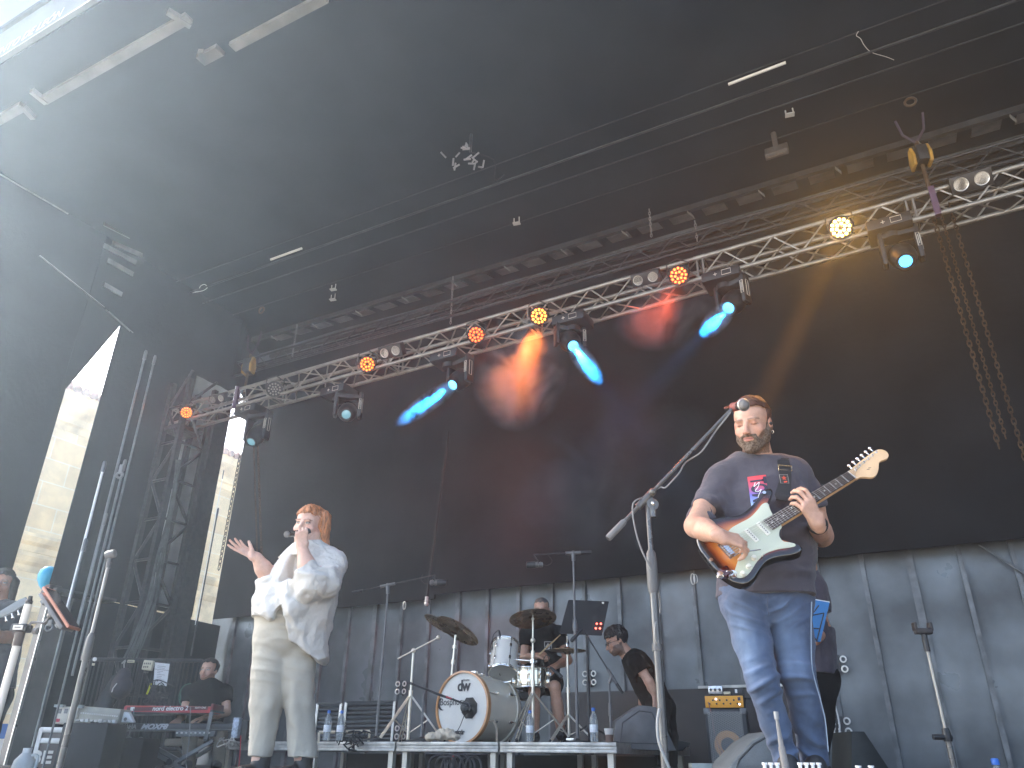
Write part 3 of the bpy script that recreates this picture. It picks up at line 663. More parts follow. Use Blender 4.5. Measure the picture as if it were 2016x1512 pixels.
# ================================================================== SOFT SHAPES (signed distance fields)
import openvdb
def _h(i, j, k, s):
    v = np.sin(i*127.1+j*311.7+k*74.7+s*53.3)*43758.5453; return v-np.floor(v)
def vnoise(P, s=0):
    f = np.floor(P); t = P-f; t = t*t*(3-2*t); i, j, k = f[:, 0], f[:, 1], f[:, 2]; r = 0
    for a in (0, 1):
        for b in (0, 1):
            for c in (0, 1):
                w_ = (t[:, 0] if a else 1-t[:, 0])*(t[:, 1] if b else 1-t[:, 1])*(t[:, 2] if c else 1-t[:, 2])
                r = r+w_*_h(i+a, j+b, k+c, s)
    return r*2-1
def fbm(P, s=0, o=3):
    return sum(vnoise(P*2**i, s+i)/2**i for i in range(o))
class SDF:
    def __init__(s, lo, hi, h):
        s.h = h; s.lo = vec(lo); n = np.ceil((vec(hi)-s.lo)/h).astype(int)+1; s.n = n; s.g = np.full(n, .2, np.float32)
    def _sl(s, lo, hi):
        a = np.maximum(np.floor((vec(lo)-s.lo)/s.h).astype(int), 0); b = np.minimum(np.ceil((vec(hi)-s.lo)/s.h).astype(int)+1, s.n)
        if (b <= a).any(): return None
        ax = [s.lo[i]+s.h*np.arange(a[i], b[i]) for i in range(3)]
        G = np.meshgrid(*ax, indexing='ij'); P = np.stack([g_.ravel() for g_ in G], 1)
        return tuple(slice(a[i], b[i]) for i in range(3)), P, tuple(b-a)
    def _op(s, lo, hi, fn, k, mode):
        pad = k+.03; r = s._sl(vec(lo)-pad, vec(hi)+pad)
        if r is None: return s
        sl_, P, sh = r; d = fn(P).reshape(sh).astype(np.float32); c = s.g[sl_]
        if mode == 'u':
            hh = np.maximum(k-np.abs(c-d), 0)/max(k, 1e-6); s.g[sl_] = np.minimum(c, d)-hh*hh*k*.25
        elif mode == 's':
            d = -d; hh = np.maximum(k-np.abs(c-d), 0)/max(k, 1e-6); s.g[sl_] = np.maximum(c, d)+hh*hh*k*.25
        return s
    def cone(s, a, b, ra, rb=None, k=.02, flat=None, f=1.0, fb=None, mode='u'):
        a, b = vec(a), vec(b); rb = ra if rb is None else rb; fb = f if fb is None else fb
        R = max(ra, rb)*max(1, f, fb); lo = np.minimum(a, b)-R; hi = np.maximum(a, b)+R; L2 = max(1e-12, (b-a)@(b-a))
        fl = nrm(flat) if flat is not None else None
        def fn(P):
            t = np.clip(((P-a)@(b-a))/L2, 0, 1); w_ = P-a-t[:, None]*(b-a); r = ra+(rb-ra)*t
            if fl is None: return np.linalg.norm(w_, axis=1)-r
            ff = f+(fb-f)*t; wf = w_@fl; w2 = (w_*w_).sum(1)-wf*wf
            return (np.sqrt(np.maximum(w2, 0)+(wf/ff)**2)-r)*np.minimum(1, ff)
        return s._op(lo, hi, fn, k, mode)
    def ell(s, c, r, X=XA, Y=YA, Z=ZA, k=.02, mode='u'):
        c = vec(c); r = vec(r); M3 = np.stack([nrm(X), nrm(Y), nrm(Z)], 1); R = r.max()
        def fn(P):
            q = (P-c)@M3; k0 = np.linalg.norm(q/r, axis=1); k1 = np.linalg.norm(q/(r*r), axis=1)
            return k0*(k0-1)/np.maximum(k1, 1e-6)
        return s._op(c-R, c+R, fn, k, mode)
    def chain(s, pts, rs, k=.02, flat=None, f=1.0, mode='u'):
        for i in range(len(pts)-1):
            s.cone(pts[i], pts[i+1], rs[i], rs[i+1], k, flat, f[i] if hasattr(f, '__len__') else f, f[i+1] if hasattr(f, '__len__') else f, mode)
        return s
    def cut(s, p, n, k=.004, lo=None, hi=None):       # remove the half space on the +n side of p
        p, n = vec(p), nrm(n)
        lo = s.lo if lo is None else lo; hi = s.lo+s.h*s.n if hi is None else hi
        r = s._sl(lo, hi)
        if r is None: return s
        sl_, P, sh = r; d = ((P-p)@n).reshape(sh).astype(np.float32); s.g[sl_] = np.maximum(s.g[sl_], d); return s
    def mesh(s, name, m, parent, disp=None, colr=None, smooth_it=1, attr='Col'):
        g_ = np.clip(s.g, -3*s.h, 3*s.h).astype(np.float32)
        g_[0] = g_[-1] = 3*s.h; g_[:, 0] = g_[:, -1] = 3*s.h; g_[:, :, 0] = g_[:, :, -1] = 3*s.h
        G = openvdb.FloatGrid(3*s.h); G.copyFromArray(g_)
        r = G.convertToPolygons(0.0, 0.0) if True else None
        V = np.array(r[0], float); Q = np.array(r[-1] if len(r) == 2 else r[2], int)
        V = s.lo+V*s.h
        # winding
        a, b, c, d = V[Q[:, 0]], V[Q[:, 1]], V[Q[:, 2]], V[Q[:, 3]]
        fn_ = np.cross(c-a, d-b)
        if np.einsum('ij,ij->i', (a+b+c+d)/4-V.mean(0), fn_).sum() < 0: Q = Q[:, ::-1]; fn_ = -fn_
        N = np.zeros_like(V)
        for i in range(4): np.add.at(N, Q[:, i], fn_)
        N /= np.linalg.norm(N, axis=1)[:, None]+1e-12
        for _ in range(smooth_it):
            A = np.zeros_like(V); cn = np.zeros(len(V))
            for i in range(4):
                np.add.at(A, Q[:, i], V[Q[:, (i+1) % 4]]+V[Q[:, i-1]]); np.add.at(cn, Q[:, i], 2)
            V = V*.5+.5*A/np.maximum(cn, 1)[:, None]
        if disp is not None: V = V+N*disp(V, N)[:, None]
        org = ORG[parent.name]
        me = bpy.data.meshes.new(name); me.vertices.add(len(V)); me.vertices.foreach_set('co', (V-org).ravel())
        me.loops.add(Q.size); me.loops.foreach_set('vertex_index', Q.ravel().astype(np.int32))
        me.polygons.add(len(Q)); me.polygons.foreach_set('loop_start', np.arange(0, Q.size, 4, dtype=np.int32))
        me.update(calc_edges=True); me.shade_smooth()
        if colr is not None:
            C = np.ones((len(V), 4), np.float32); C[:, :3] = colr(V, N)
            at_ = me.color_attributes.new(attr, 'FLOAT_COLOR', 'POINT'); at_.data.foreach_set('color', C.ravel())
        me.materials.append(m); o = bpy.data.objects.new(name, me); COL.objects.link(o); o.parent = parent; ORG[o.name] = org
        return o
SKIN = mat('skin', (.5, .3, .22), .48, attr='Col', var=.10, scale=60, bump=.08, bscale=260)
SKIN.node_tree.nodes['Principled BSDF'].inputs['Subsurface Weight'].default_value = .12
SKIN.node_tree.nodes['Principled BSDF'].inputs['Subsurface Radius'].default_value = (.02, .008, .004)
def gz(x, s): return np.exp(-(x/s)**2)
class Head:
    """frame: c = centre between the ears at eye height, X = the person's left, Y = facing direction, Z = up; s = scale (1 = 0.23 m chin to crown)"""
    def __init__(h, c, Y, Z=(0, 0, 1), s=1.0, fat=0.0):
        h.c = vec(c); h.Y = nrm(Y); Z = vec(Z); h.Z = nrm(Z-h.Y*(Z@h.Y)); h.X = np.cross(h.Y, h.Z)*1.0; h.s = s; h.fat = fat
        h.X = -np.cross(h.Z, h.Y)*-1.0; h.X = np.cross(h.Y, h.Z)   # to the viewer's left of a head that faces the viewer is its right
    def p(h, x, y, z): return h.c+(h.X*x+h.Y*y+h.Z*z)*h.s
    def loc(h, V): return np.stack([(V-h.c)@h.X, (V-h.c)@h.Y, (V-h.c)@h.Z], 1)/h.s
    def e(h, S, c, r, k=.01, mode='u', tilt=0.0):
        X, Y, Z = h.X, h.Y, h.Z
        if tilt: Y, Z = h.Y*math.cos(tilt)+h.Z*math.sin(tilt), -h.Y*math.sin(tilt)+h.Z*math.cos(tilt)
        S.ell(h.p(*c), vec(r)*h.s, X, Y, Z, k*h.s, mode)
    def add(h, S, closed=False, mouth=0.0, female=False):
        e = h.e; F = h.fat
        e(S, (0, -.018, .035), (.073, .093, .080), .02)               # cranium
        e(S, (0, .022, .030), (.062, .066, .066), .02)                # forehead
        e(S, (0, .030, -.030), (.058+F*.012, .060, .070), .02)        # mid face
        e(S, (0, .046, -.078), (.040+F*.014, .040, .036), .025)       # jaw and chin
        e(S, (0, .068, -.096), (.017+F*.006, .015, .014), .016)       # chin ball
        for s_ in (-1, 1):
            e(S, (s_*.040, .058, -.030), (.022+F*.006, .020, .020), .018)  # cheek bone
            e(S, (s_*(.050+F*.008), .010, -.060), (.018+F*.01, .034, .034), .022)   # jaw corner
            e(S, (s_*.031, .089, .004), (.019, .013, .0115), .008, 's')    # eye socket
            e(S, (s_*.031, .0745, .003), (.0130, .0130, .0125), .002)      # eyeball and lid
            e(S, (s_*.030, .0855, .019), (.022, .0075, .0065), .010)       # brow
            e(S, (s_*.074, -.010, -.008), (.010, .020, .032), .005)        # ear
            e(S, (s_*.083, -.006, -.004), (.006, .011, .018), .003, 's')
            e(S, (s_*.0115, .104, -.037), (.0085, .010, .0075), .006)      # nostril wing
            e(S, (s_*.0065, .104, -.0455), (.0035, .005, .003), .002, 's')
        S.cone(h.p(0, .083, .012), h.p(0, .112, -.030), .0085*h.s, .0105*h.s, .010*h.s)   # nose bridge
        e(S, (0, .1130, -.034), (.0115, .0115, .0095), .007)
        lz = -.0625
        e(S, (0, .083, lz), (.030, .016, .020), .014)                     # muzzle
        e(S, (0, .0965, lz+.0045), (.021, .0075, .0048), .005)            # upper lip
        e(S, (0, .0955, lz-.0065-mouth), (.018, .0075, .0055), .005)      # lower lip
        e(S, (0, .104, lz-.001-mouth*.5), (.022, .010, .0012+mouth*.6), .002, 's')
        e(S, (0, .093, lz-.021), (.016, .006, .005), .006, 's')           # dip under the lip
        S.cone(h.p(0, -.020, -.045), h.p(0, -.040, -.135), (.050+F*.014)*h.s, (.052+F*.018)*h.s, .02*h.s)   # neck
    def colour(h, V, base, lip=(.50, .16, .13), eyes='open', brow=(.09, .045, .025), liner=(.05, .025, .02), beard=None, iris=(.10, .12, .12), blush=.25):
        L = h.loc(V); x, y, z = L[:, 0], L[:, 1], L[:, 2]; C = np.tile(vec(base), (len(V), 1)); face = (y > .03)
        ax = np.abs(x)
        n = fbm(V*45, 3)
        C *= (1+.06*n)[:, None]
        def mixc(m_, col): 
            m_ = np.clip(m_, 0, 1)[:, None]; C[:] = C*(1-m_)+vec(col)*m_
        near = (np.abs(x) < .09) & (np.abs(z+.01) < .14) & (y > -.1) & (y < .14)
        red = vec(base)*vec((1.05, .72, .66))
        mixc(near*blush*1.8*gz(np.hypot(ax-.043, z+.030), .022)*face, red)
        mixc(near*blush*1.6*gz(np.hypot(x, (z+.038)), .016)*(y > .09), red)
        mixc(near*blush*1.4*(ax > .068)*(np.abs(z+.01) < .035), red)
        lz = -.0625
        wl = np.clip(1-np.abs(x)/.0245, 0, 1)
        lipm = ((np.abs(z-(lz-.001)) < .0115*np.sqrt(wl)) & (y > .082)).astype(float)*near
        mixc(lipm*.9, lip)
        mixc(near*(gz(z-(lz-.001), .0016)*(np.abs(x) < .022)*(y > .08))*.9, vec(lip)*.25)
        ex, ez = ax-.031, z-.003
        if eyes == 'open':
            al = (np.abs(ex) < .0135) & (np.abs(ez) < .0052*np.sqrt(np.clip(1-(ex/.0135)**2, 0, 1)))
            mixc(near*al*(y > .07), (.62, .60, .57))
            mixc(near*(np.hypot(x-np.sign(x)*.031-.001, ez-.001) < .0052)*al*(y > .07), iris)
            mixc(near*(gz(ez-.0055*np.sqrt(np.clip(1-(ex/.015)**2, 0, 1)), .0018)*(np.abs(ex) < .0155)*(y > .065)), liner)
            mixc(near*.45*(gz(ez+.0055, .0015)*(np.abs(ex) < .014)*(y > .065)), liner)
        elif eyes == 'closed':
            mixc(near*(gz(ez+.0045+.003*(1-(ex/.015)**2), .0016)*(np.abs(ex) < .0155)*(y > .065)), liner)
            mixc(near*.35*gz(np.hypot(ex, ez*1.4), .014)*(y > .06), red)
        bw = (np.abs(ax-.031) < .021)*gz(z-(.0205-.10*(ax-.022)**2/.02+.0025*np.clip((ax-.02)/.03, 0, 1)), .0036)*(y > .06)
        mixc(near*bw*.85, brow)
        if beard is not None:
            jaw = (z < -.034-.55*np.clip(.045-ax, 0, 1)*0)*1.0
            bm_ = ((z < -.040+.45*np.clip(ax-.040, 0, 1)) & (y > -.02) & (z > -.13)).astype(float)
            mus = ((z < -.048) & (z > -.056) & (ax < .030) & (y > .05)).astype(float)
            cheek = np.clip((z-(-.078+1.05*np.clip(ax-.022, 0, 1)))/.006, 0, 1)*(ax < .062)
            m_ = np.clip(bm_*(1-cheek)+mus, 0, 1)*(1-lipm)
            mixc(near*m_*(.80+.25*vnoise(V*420, 5)), beard)
        return C
def hair(h, name, parent, m, hair_z=.055, side_z=-.01, thick=.008, back_z=-.06, rough=.0035, frontY=.075, long=None, h_=.004, part=None, seed=0, nsc=(60, 60, 18), lift=0.0):
    R = .16*h.s if long is None else .34*h.s
    S = SDF(h.c-R, h.c+R, h_)
    h.e(S, (0, -.018, .035+lift*.5), (.073+thick, .093+thick, .080+thick+lift*.5), .004)
    h.e(S, (0, .022, .032+lift), (.062+thick, .066+thick*.7, .066+thick), .015)
    # cut the face out: a slab in front of the ears below the hair line
    G = S._sl(h.c-R, h.c+R); sl_, P, sh = G; L = h.loc(P); x, y, z = L[:, 0], L[:, 1], L[:, 2]
    line = hair_z-.35*np.clip(np.abs(x)-.035, 0, 1)+.004*np.sin(x*150+seed)
    d1 = np.minimum(y-(frontY-.050), line-z)                     # in front and below the line -> out
    d1 = np.minimum((y-.012+.25*np.clip(z-.01, 0, 1)), line-z)
    d2 = np.minimum(y+.035, side_z-z); d3 = back_z-z
    d = np.maximum(np.maximum(d1, d2), d3)*h.s; c = S.g[sl_].ravel(); c = np.maximum(c, d)
    S.g[sl_] = c.reshape(sh).astype(np.float32)
    if long is not None: long(S, h)
    def disp(V, N):
        L = h.loc(V); Q = np.stack([L[:, 0]*nsc[0], L[:, 1]*nsc[1], L[:, 2]*nsc[2]], 1)
        return rough*fbm(Q, seed, 4)*h.s
    return S.mesh(name, m, parent, disp=disp, smooth_it=1)
FL = {'i': (.045, .026, .022), 'm': (.050, .030, .023), 'r': (.046, .028, .022), 'p': (.036, .021, .019)}
def hand(S, wrist, d, n, tside, curls, spread=.06, thumb=None, s=1.0, r=.0088, k=.004, bend=1.0, tl=None):
    """d: direction of the palm, n: back-of-hand normal, tside: +1/-1 side of the thumb along d x n; curls: bends for i,m,r,p = (knuckle, middle, tip) in radians towards the palm"""
    d = nrm(d); n = nrm(vec(n)-d*(vec(n)@d)); t = np.cross(d, n)*tside; w = vec(wrist); P = {}
    base = {'i': .030, 'm': .010, 'r': -.011, 'p': -.030}; ln = {'i': .088, 'm': .090, 'r': .084, 'p': .076}
    tips = {}
    for f_ in 'imrp':
        kn = w+(d*ln[f_]+t*base[f_]-n*.002)*s
        S.cone(w+(d*.010+t*base[f_]*.55)*s, kn, .0165*s, .0118*s, .014*s, flat=n, f=.8)
        c = curls[f_] if isinstance(curls, dict) else curls
        sp = {'i': 1.4, 'm': .4, 'r': -.5, 'p': -1.5}[f_]*spread
        dd = nrm(d+t*sp); p = kn; a = 0; rr = {'i': 1, 'm': 1.02, 'r': .97, 'p': .86}[f_]*r*s
        for j, L in enumerate(FL[f_]):
            a += c[j]; q = p+(dd*math.cos(a)-n*math.sin(a))*L*s
            S.cone(p, q, rr*(1.08-.09*j), rr*(1.0-.09*j), k*s); p = q
        tips[f_] = p
    # thumb from the side of the palm near its base
    td = thumb if thumb is not None else (d*.75+t*.65-n*.25, d*.95+t*.25-n*.25)
    p0 = w+(d*.018+t*.026)*s; p1 = p0+nrm(td[0])*.046*s; p2 = p1+nrm(td[1])*.034*s; p3 = p2+nrm(td[2] if len(td) > 2 else td[1])*.027*s
    S.cone(p0, p1, .0185*s, .0125*s, .012*s); S.cone(p1, p2, .0115*s, .0108*s, k*s); S.cone(p2, p3, .0108*s, .0085*s, k*s)
    S.cone(w-d*.02*s, w+d*.02*s, .026*s, .024*s, .012*s, flat=n, f=.72)
    return tips
def folds(centres, amp=.006, freq=70, ax=ZA, s=.09, seed=0, warp=1.2):
    """cloth folds: ridges across direction ax, gathered round each centre"""
    cs = [vec(c) for c in centres]
    def f(V, N):
        r = 0; wv = fbm(V*7, seed, 2)*warp
        for i, c in enumerate(cs):
            a = ax[i] if isinstance(ax, list) else ax
            m_ = np.exp(-((V-c)**2).sum(1)/(s*s)); ph = (V@nrm(a))*freq+wv*2.2+i*1.7
            r = r+m_*(np.power(.5+.5*np.sin(ph), 2.2)-.3)
        return amp*r
    return f
def soft(amp, sc, seed, st=(1, 1, 1)):
    return lambda V, N: amp*fbm(V*vec(st)*sc, seed, 3)
def plus(*fs): return lambda V, N: sum(f(V, N) for f in fs)
def project(o, target, d, off=.002):
    """lay a flat mesh on the surface of target along direction d"""
    from mathutils.bvhtree import BVHTree
    me = target.data; bv = BVHTree.FromPolygons([v.co[:] for v in me.vertices], [tuple(p.vertices) for p in me.polygons])
    ot, oo = ORG[target.name], ORG[o.name]; d = Vector(nrm(d))
    for v in o.data.vertices:
        q = Vector(vec(v.co)+oo-ot); hit = bv.ray_cast(q-d*.5, d)
        if hit[0] is not None: v.co = Vector(vec(hit[0]-d*off)+ot-oo)
    return o
def subdiv(o, maxlen=.012):
    bm = bmesh.new(); bm.from_mesh(o.data); bmesh.ops.triangulate(bm, faces=bm.faces[:])
    for _ in range(5):
        es = [e for e in bm.edges if e.calc_length() > maxlen]
        if not es: break
        bmesh.ops.subdivide_edges(bm, edges=es, cuts=1); bmesh.ops.triangulate(bm, faces=[f for f in bm.faces if len(f.verts) > 3])
    bm.to_mesh(o.data); bm.free(); return o

# ================================================================== PEOPLE
FLZ = .12
def cloth(name, col, var=.12, rough=.85, bump=.3, bs=300, sheen=.2, scale=6, **k): return mat(name, col, rough, var=var, scale=scale, bump=bump, bscale=bs, sheen=sheen, **k)
def A(px, py, d, dz=0): p = at(px, py, d); p[2] += dz; return p
# ---------------------------------------------------------------- guitarist
gt = thing('person', 'bearded man in charcoal t-shirt and faded jeans looking down at his guitar', 'person', (A(1560, 1500, 3.3)[0], A(1560, 1500, 3.3)[1], FLZ))
front = nrm(-HF*.95-HR*.25)
hd = Head(A(1481, 836, 3.28), nrm(-ray(1481, 836)-HR*.34+ZA*.02), ZA+HR*.0-HF*.10, s=1.05)
S = SDF(A(1340, 1500, 3.3)-vec((.1, .42, .25)), A(1640, 790, 3.3)+vec((.25, .42, .12)), .0042)
print('grid', S.n)
hd.add(S, mouth=.001)
nb = A(1487, 905, 3.36)
S.cone(hd.p(0, -.02, -.05), nb, .050, .056, .02)
shR, shL = A(1418, 945, 3.34), A(1566, 932, 3.37)
S.cone(shR-ZA*.03, shL-ZA*.03, .05, .05, .02).cone(nb, A(1503, 1040, 3.38), .052, .10, .03, flat=front, f=.7).cone(A(1503, 1040, 3.38), A(1508, 1130, 3.39), .10, .08, .04, flat=front, f=.7)
elR, wrR = A(1370, 1036, 3.20), A(1417, 1055, 2.965)
S.chain([shR, A(1390, 993, 3.30), elR], [.056, .050, .046], .02).chain([elR, elR*.6+wrR*.4, wrR], [.046, .045, .029], .02)
elL, wrL = A(1617, 1054, 3.33), A(1609, 1030, 3.07)
S.chain([shL, A(1600, 1000, 3.38), elL], [.056, .050, .047], .02).chain([elL, elL*.6+wrL*.4, wrL], [.048, .046, .030], .02)
hand(S, wrR, HR*.93-ZA*.20+HF*.05, -HF*.80+ZA*.50, +1, {'i': (.75, .95, .45), 'm': (.66, .95, .5), 'r': (.60, .92, .5), 'p': (.56, .9, .5)}, spread=.10, s=.92, r=.0092,
     thumb=(HR*.8+ZA*.25+HF*.25, HR*.95-ZA*.15+HF*.3))
hand(S, wrL, -HR*.42+ZA*.78-HF*.34, -HF*.80+HR*.30-ZA*.25, +1, {'i': (.45, .75, .45), 'm': (.5, .85, .5), 'r': (.6, .9, .5), 'p': (.65, .85, .5)}, spread=.10, s=1.02, r=.0092,
     thumb=(-HR*.4+ZA*.7+HF*.6, -HR*.2+ZA*.8+HF*.5))
legs = [([A(1464, 1195, 3.30), A(1481, 1262, 3.28), A(1501, 1343, 3.24), A(1526, 1425, 3.30), A(1549, 1500, 3.34)], [.088, .078, .062, .055, .047]),
        ([A(1552, 1190, 3.34), A(1561, 1262, 3.30), A(1569, 1325, 3.26), A(1591, 1413, 3.32), A(1604, 1500, 3.38)], [.090, .083, .070, .063, .056])]
for P, r in legs: S.chain(P, [max(.02, q-.022) for q in r], .01)
base_sk = vec((.56, .33, .235))
body = S.mesh('body', SKIN, gt, colr=lambda V, N: hd.colour(V, base_sk, eyes='closed', beard=(.085, .05, .032), brow=(.11, .06, .035), lip=(.50, .20, .16)))
HAIRM = mat('brown_hair', (.085, .034, .018), .55, var=.4, scale=60, bump=.5, bscale=300)
hair(hd, 'hair', gt, HAIRM, hair_z=.080, side_z=-.018, thick=.0075, back_z=-.045, rough=.0038, h_=.0035, seed=3, lift=.010)
# beard: a shell on jaw and chin
S = SDF(hd.c-.17, hd.c+.17, .0032)
hd.e(S, (0, .050, -.084), (.050, .046, .040), .02); hd.e(S, (0, .078, -.104), (.026, .024, .022), .02); hd.e(S, (0, .089, -.052), (.030, .0175, .0085), .008)
for s_ in (-1, 1):
    hd.e(S, (s_*.053, .018, -.055), (.021, .034, .036), .02); hd.e(S, (s_*.068, .004, -.022), (.008, .012, .026), .012); hd.e(S, (s_*.029, .083, -.066), (.010, .014, .020), .010)
hd.e(S, (0, .106, -.066), (.0185, .022, .0095), .004, 's')
BEARD = mat('beard', (.085, .05, .03), .8, var=.5, scale=120, bump=.6, bscale=400, col2=(.22, .17, .13))
S.mesh('beard', BEARD, gt, disp=lambda V, N: .0022*fbm(hd.loc(V)*vec((130, 130, 70)), 9, 3)+.0*V[:, 0])
# shirt
TEE = cloth('charcoal_tee', (.060, .055, .072), var=.12)
S = SDF(A(1340, 1200, 3.3)-vec((.12, .42, .1)), A(1650, 880, 3.3)+vec((.2, .42, .12)), .0048)
tf = dict(flat=front)
S.cone(A(1487, 920, 3.36), A(1494, 950, 3.36), .075, .165, .04, f=.62, flat=front)
S.cone(A(1494, 950, 3.36), A(1498, 990, 3.35), .165, .200, .04, f=.62, flat=front, fb=.62)
S.cone(A(1498, 990, 3.35), A(1503, 1060, 3.33), .205, .208, .05, f=.62, fb=.70, flat=front)
S.cone(A(1503, 1060, 3.33), A(1507, 1185, 3.33), .206, .205, .05, f=.70, fb=.66, flat=front)
S.cone(A(1432, 938, 3.35), A(1552, 926, 3.37), .062, .062, .05)
S.cone(A(1420, 948, 3.35), A(1384, 1025, 3.29), .078, .078, .035); S.cone(A(1566, 936, 3.37), A(1608, 1015, 3.37), .078, .072, .035)
dR = nrm(A(1384, 1020, 3.28)-A(1412, 955, 3.35)); dL = nrm(A(1608, 1010, 3.37)-A(1575, 945, 3.37))
S.cut(A(1381, 1019, 3.36), dR, lo=A(1381, 1019, 3.36)-.11, hi=A(1381, 1019, 3.36)+.11)
S.cut(A(1612, 1004, 3.37), dL, lo=A(1612, 1004, 3.37)-.105, hi=A(1612, 1004, 3.37)+.105)
hem = A(1508, 1162, 3.19); S.cut(hem, -ZA+HR*.0)
S.cut(A(1486, 893, 3.30), nrm(ZA*.9-HF*.42))
S.cone(A(1381, 1019, 3.36)+dR*.03, A(1381, 1019, 3.36)-dR*.05, .068, .055, .004, mode='s'); S.cone(A(1612, 1004, 3.37)+dL*.03, A(1612, 1004, 3.37)-dL*.05, .062, .052, .004, mode='s')
S.cone(A(1487, 880, 3.33), A(1487, 910, 3.345), .066, .060, .004, mode='s')
tee = S.mesh('t_shirt', TEE, gt, disp=plus(folds([A(1425, 1025, 3.2), A(1580, 1010, 3.2), A(1560, 1100, 3.2), A(1450, 1120, 3.2)], .030, 62, [HR*.5+ZA, ZA-HR*.6, ZA+HR*.2, ZA-HR*.5], .10, 4),
      folds([A(1400, 985, 3.3), A(1590, 980, 3.25)], .018, 80, [HR+ZA*.4, HR-ZA*.5], .07, 8), soft(.006, 9, 2), soft(.0022, 26, 6)))
# printed box on the chest
PRT = mat('print_gradient', (1, 1, 1), .7, attr='Col')
c0 = A(1494, 975, 3.2); prz = nrm(A(1498, 1005, 3.2)-A(1492, 930, 3.2)); prx = HR
mb = MB(); nU, nV = 8, 24
a0, b0 = A(1477, 932, 3.2), A(1511, 931, 3.2); a1, b1 = A(1481, 1012, 3.2), A(1512, 1012, 3.2)
mb.sheet(lambda u, v: (a0*(1-u)+b0*u)*(1-v)+(a1*(1-u)+b1*u)*v, nU, nV)
pr = mb.build('chest_print', PRT, gt, smooth=0); project(pr, tee, HF, .0025)
ca = pr.data.color_attributes.new('Col', 'FLOAT_COLOR', 'POINT')
for i, v in enumerate(pr.data.vertices):
    t_ = ((vec(v.co)+ORG[pr.name]-a0)@nrm(a1-a0))/np.linalg.norm(a1-a0); t_ = float(np.clip(t_, 0, 1))
    st_ = [(0, (.66, .06, .07)), (.28, (.52, .09, .16)), (.5, (.16, .16, .55)), (.75, (.30, .45, .75)), (1, (.85, .87, .9))]
    for (ta, ca_), (tb, cb_) in zip(st_, st_[1:]):
        if ta <= t_ <= tb: f_ = (t_-ta)/(tb-ta); ca.data[i].color = (*[p*(1-f_)+q*f_ for p, q in zip(ca_, cb_)], 1)
dn, rt = nrm(a1-a0), nrm(b0-a0)
tx = text('TOMMY', .088, mat('print_navy', (.035, .035, .06), .8), gt, (a0+b0)/2+dn*.010, dn, rt, 'print_letters', align='LEFT', ext=0, sx=.62, bold=.003)
tx.data.transform(Matrix.Identity(4)); subdiv(tx, .01); project(tx, tee, HF, .0042)
mb = MB(); sc_ = [(1487, 946), (1484, 955), (1489, 951), (1494, 947), (1491, 957), (1486, 964), (1492, 966), (1497, 962), (1493, 971), (1490, 979), (1497, 981), (1501, 975), (1495, 985), (1489, 990), (1499, 993), (1503, 987), (1497, 999), (1492, 1006)]
mb.tube([A(a+3, b, 3.2) for a, b in sc_], .0013, 5, smooth=4); scr = mb.build('script_print', mat('print_white', (.85, .85, .85), .7), gt); 
from mathutils.bvhtree import BVHTree
project(scr, tee, HF, .0052)
# jeans
JEAN = cloth('blue_denim', (.105, .155, .27), var=.35, scale=9, bump=.35, bs=500, attr='Col')
S = SDF(A(1400, 1512, 3.3)-vec((.12, .34, .16)), A(1640, 1130, 3.3)+vec((.12, .34, .1)), .0048)
S.cone(A(1464, 1165, 3.34), A(1552, 1165, 3.37), .105, .108, .05, flat=front, f=.85); S.ell(A(1510, 1192, 3.34), (.160, .12, .085), HR, HF, ZA, .05); S.cone(A(1466, 1195, 3.33), A(1548, 1192, 3.36), .09, .092, .05)
for P, r in legs: S.chain(P, r, .016)
S.cut(A(1549, 1507, 3.34), -ZA); 
kn = [A(1500, 1350, 3.17), A(1568, 1340, 3.19), A(1540, 1478, 3.27), A(1600, 1470, 3.30), A(1470, 1205, 3.2), A(1552, 1205, 3.22), A(1508, 1205, 3.2)]
dj = plus(folds(kn[:2], .015, 120, [ZA-HR*.35, ZA+HR*.12], .085, 3, .8), folds(kn[2:4], .015, 105, [ZA-HR*.5, ZA+HR*.5], .075, 5, 1.4), folds(kn[4:6], .013, 130, [ZA+HR*.6, ZA-HR*.5], .08, 7), soft(.003, 12, 11), soft(.0012, 40, 12))
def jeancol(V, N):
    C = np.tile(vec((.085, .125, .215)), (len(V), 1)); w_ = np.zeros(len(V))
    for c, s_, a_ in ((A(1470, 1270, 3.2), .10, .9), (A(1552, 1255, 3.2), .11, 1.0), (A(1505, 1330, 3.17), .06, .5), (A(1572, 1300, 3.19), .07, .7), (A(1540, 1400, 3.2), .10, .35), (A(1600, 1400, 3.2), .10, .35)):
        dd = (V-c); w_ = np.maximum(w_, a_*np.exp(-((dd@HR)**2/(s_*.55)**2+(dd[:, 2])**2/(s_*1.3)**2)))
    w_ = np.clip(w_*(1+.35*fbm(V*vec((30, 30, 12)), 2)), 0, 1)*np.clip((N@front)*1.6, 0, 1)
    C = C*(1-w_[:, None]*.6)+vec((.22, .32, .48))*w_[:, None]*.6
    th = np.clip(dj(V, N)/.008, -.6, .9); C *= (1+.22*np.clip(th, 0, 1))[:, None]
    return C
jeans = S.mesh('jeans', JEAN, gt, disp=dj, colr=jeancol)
mb = MB()
for P in ([(1512, 1172), (1511, 1195), (1514, 1212)],):
    mb.tube([A(a, b, 3.19) for a, b in P], .0022, 5, smooth=3)
SEAM = mat('denim_seam', (.06, .08, .13), .8)
mb.build('fly_seam', SEAM, gt)
mb = MB()
q = [A(a, b, 3.2) for a, b in ((1598, 1185), (1597, 1240), (1598, 1300), (1602, 1330), (1616, 1380), (1625, 1420), (1631, 1480))]
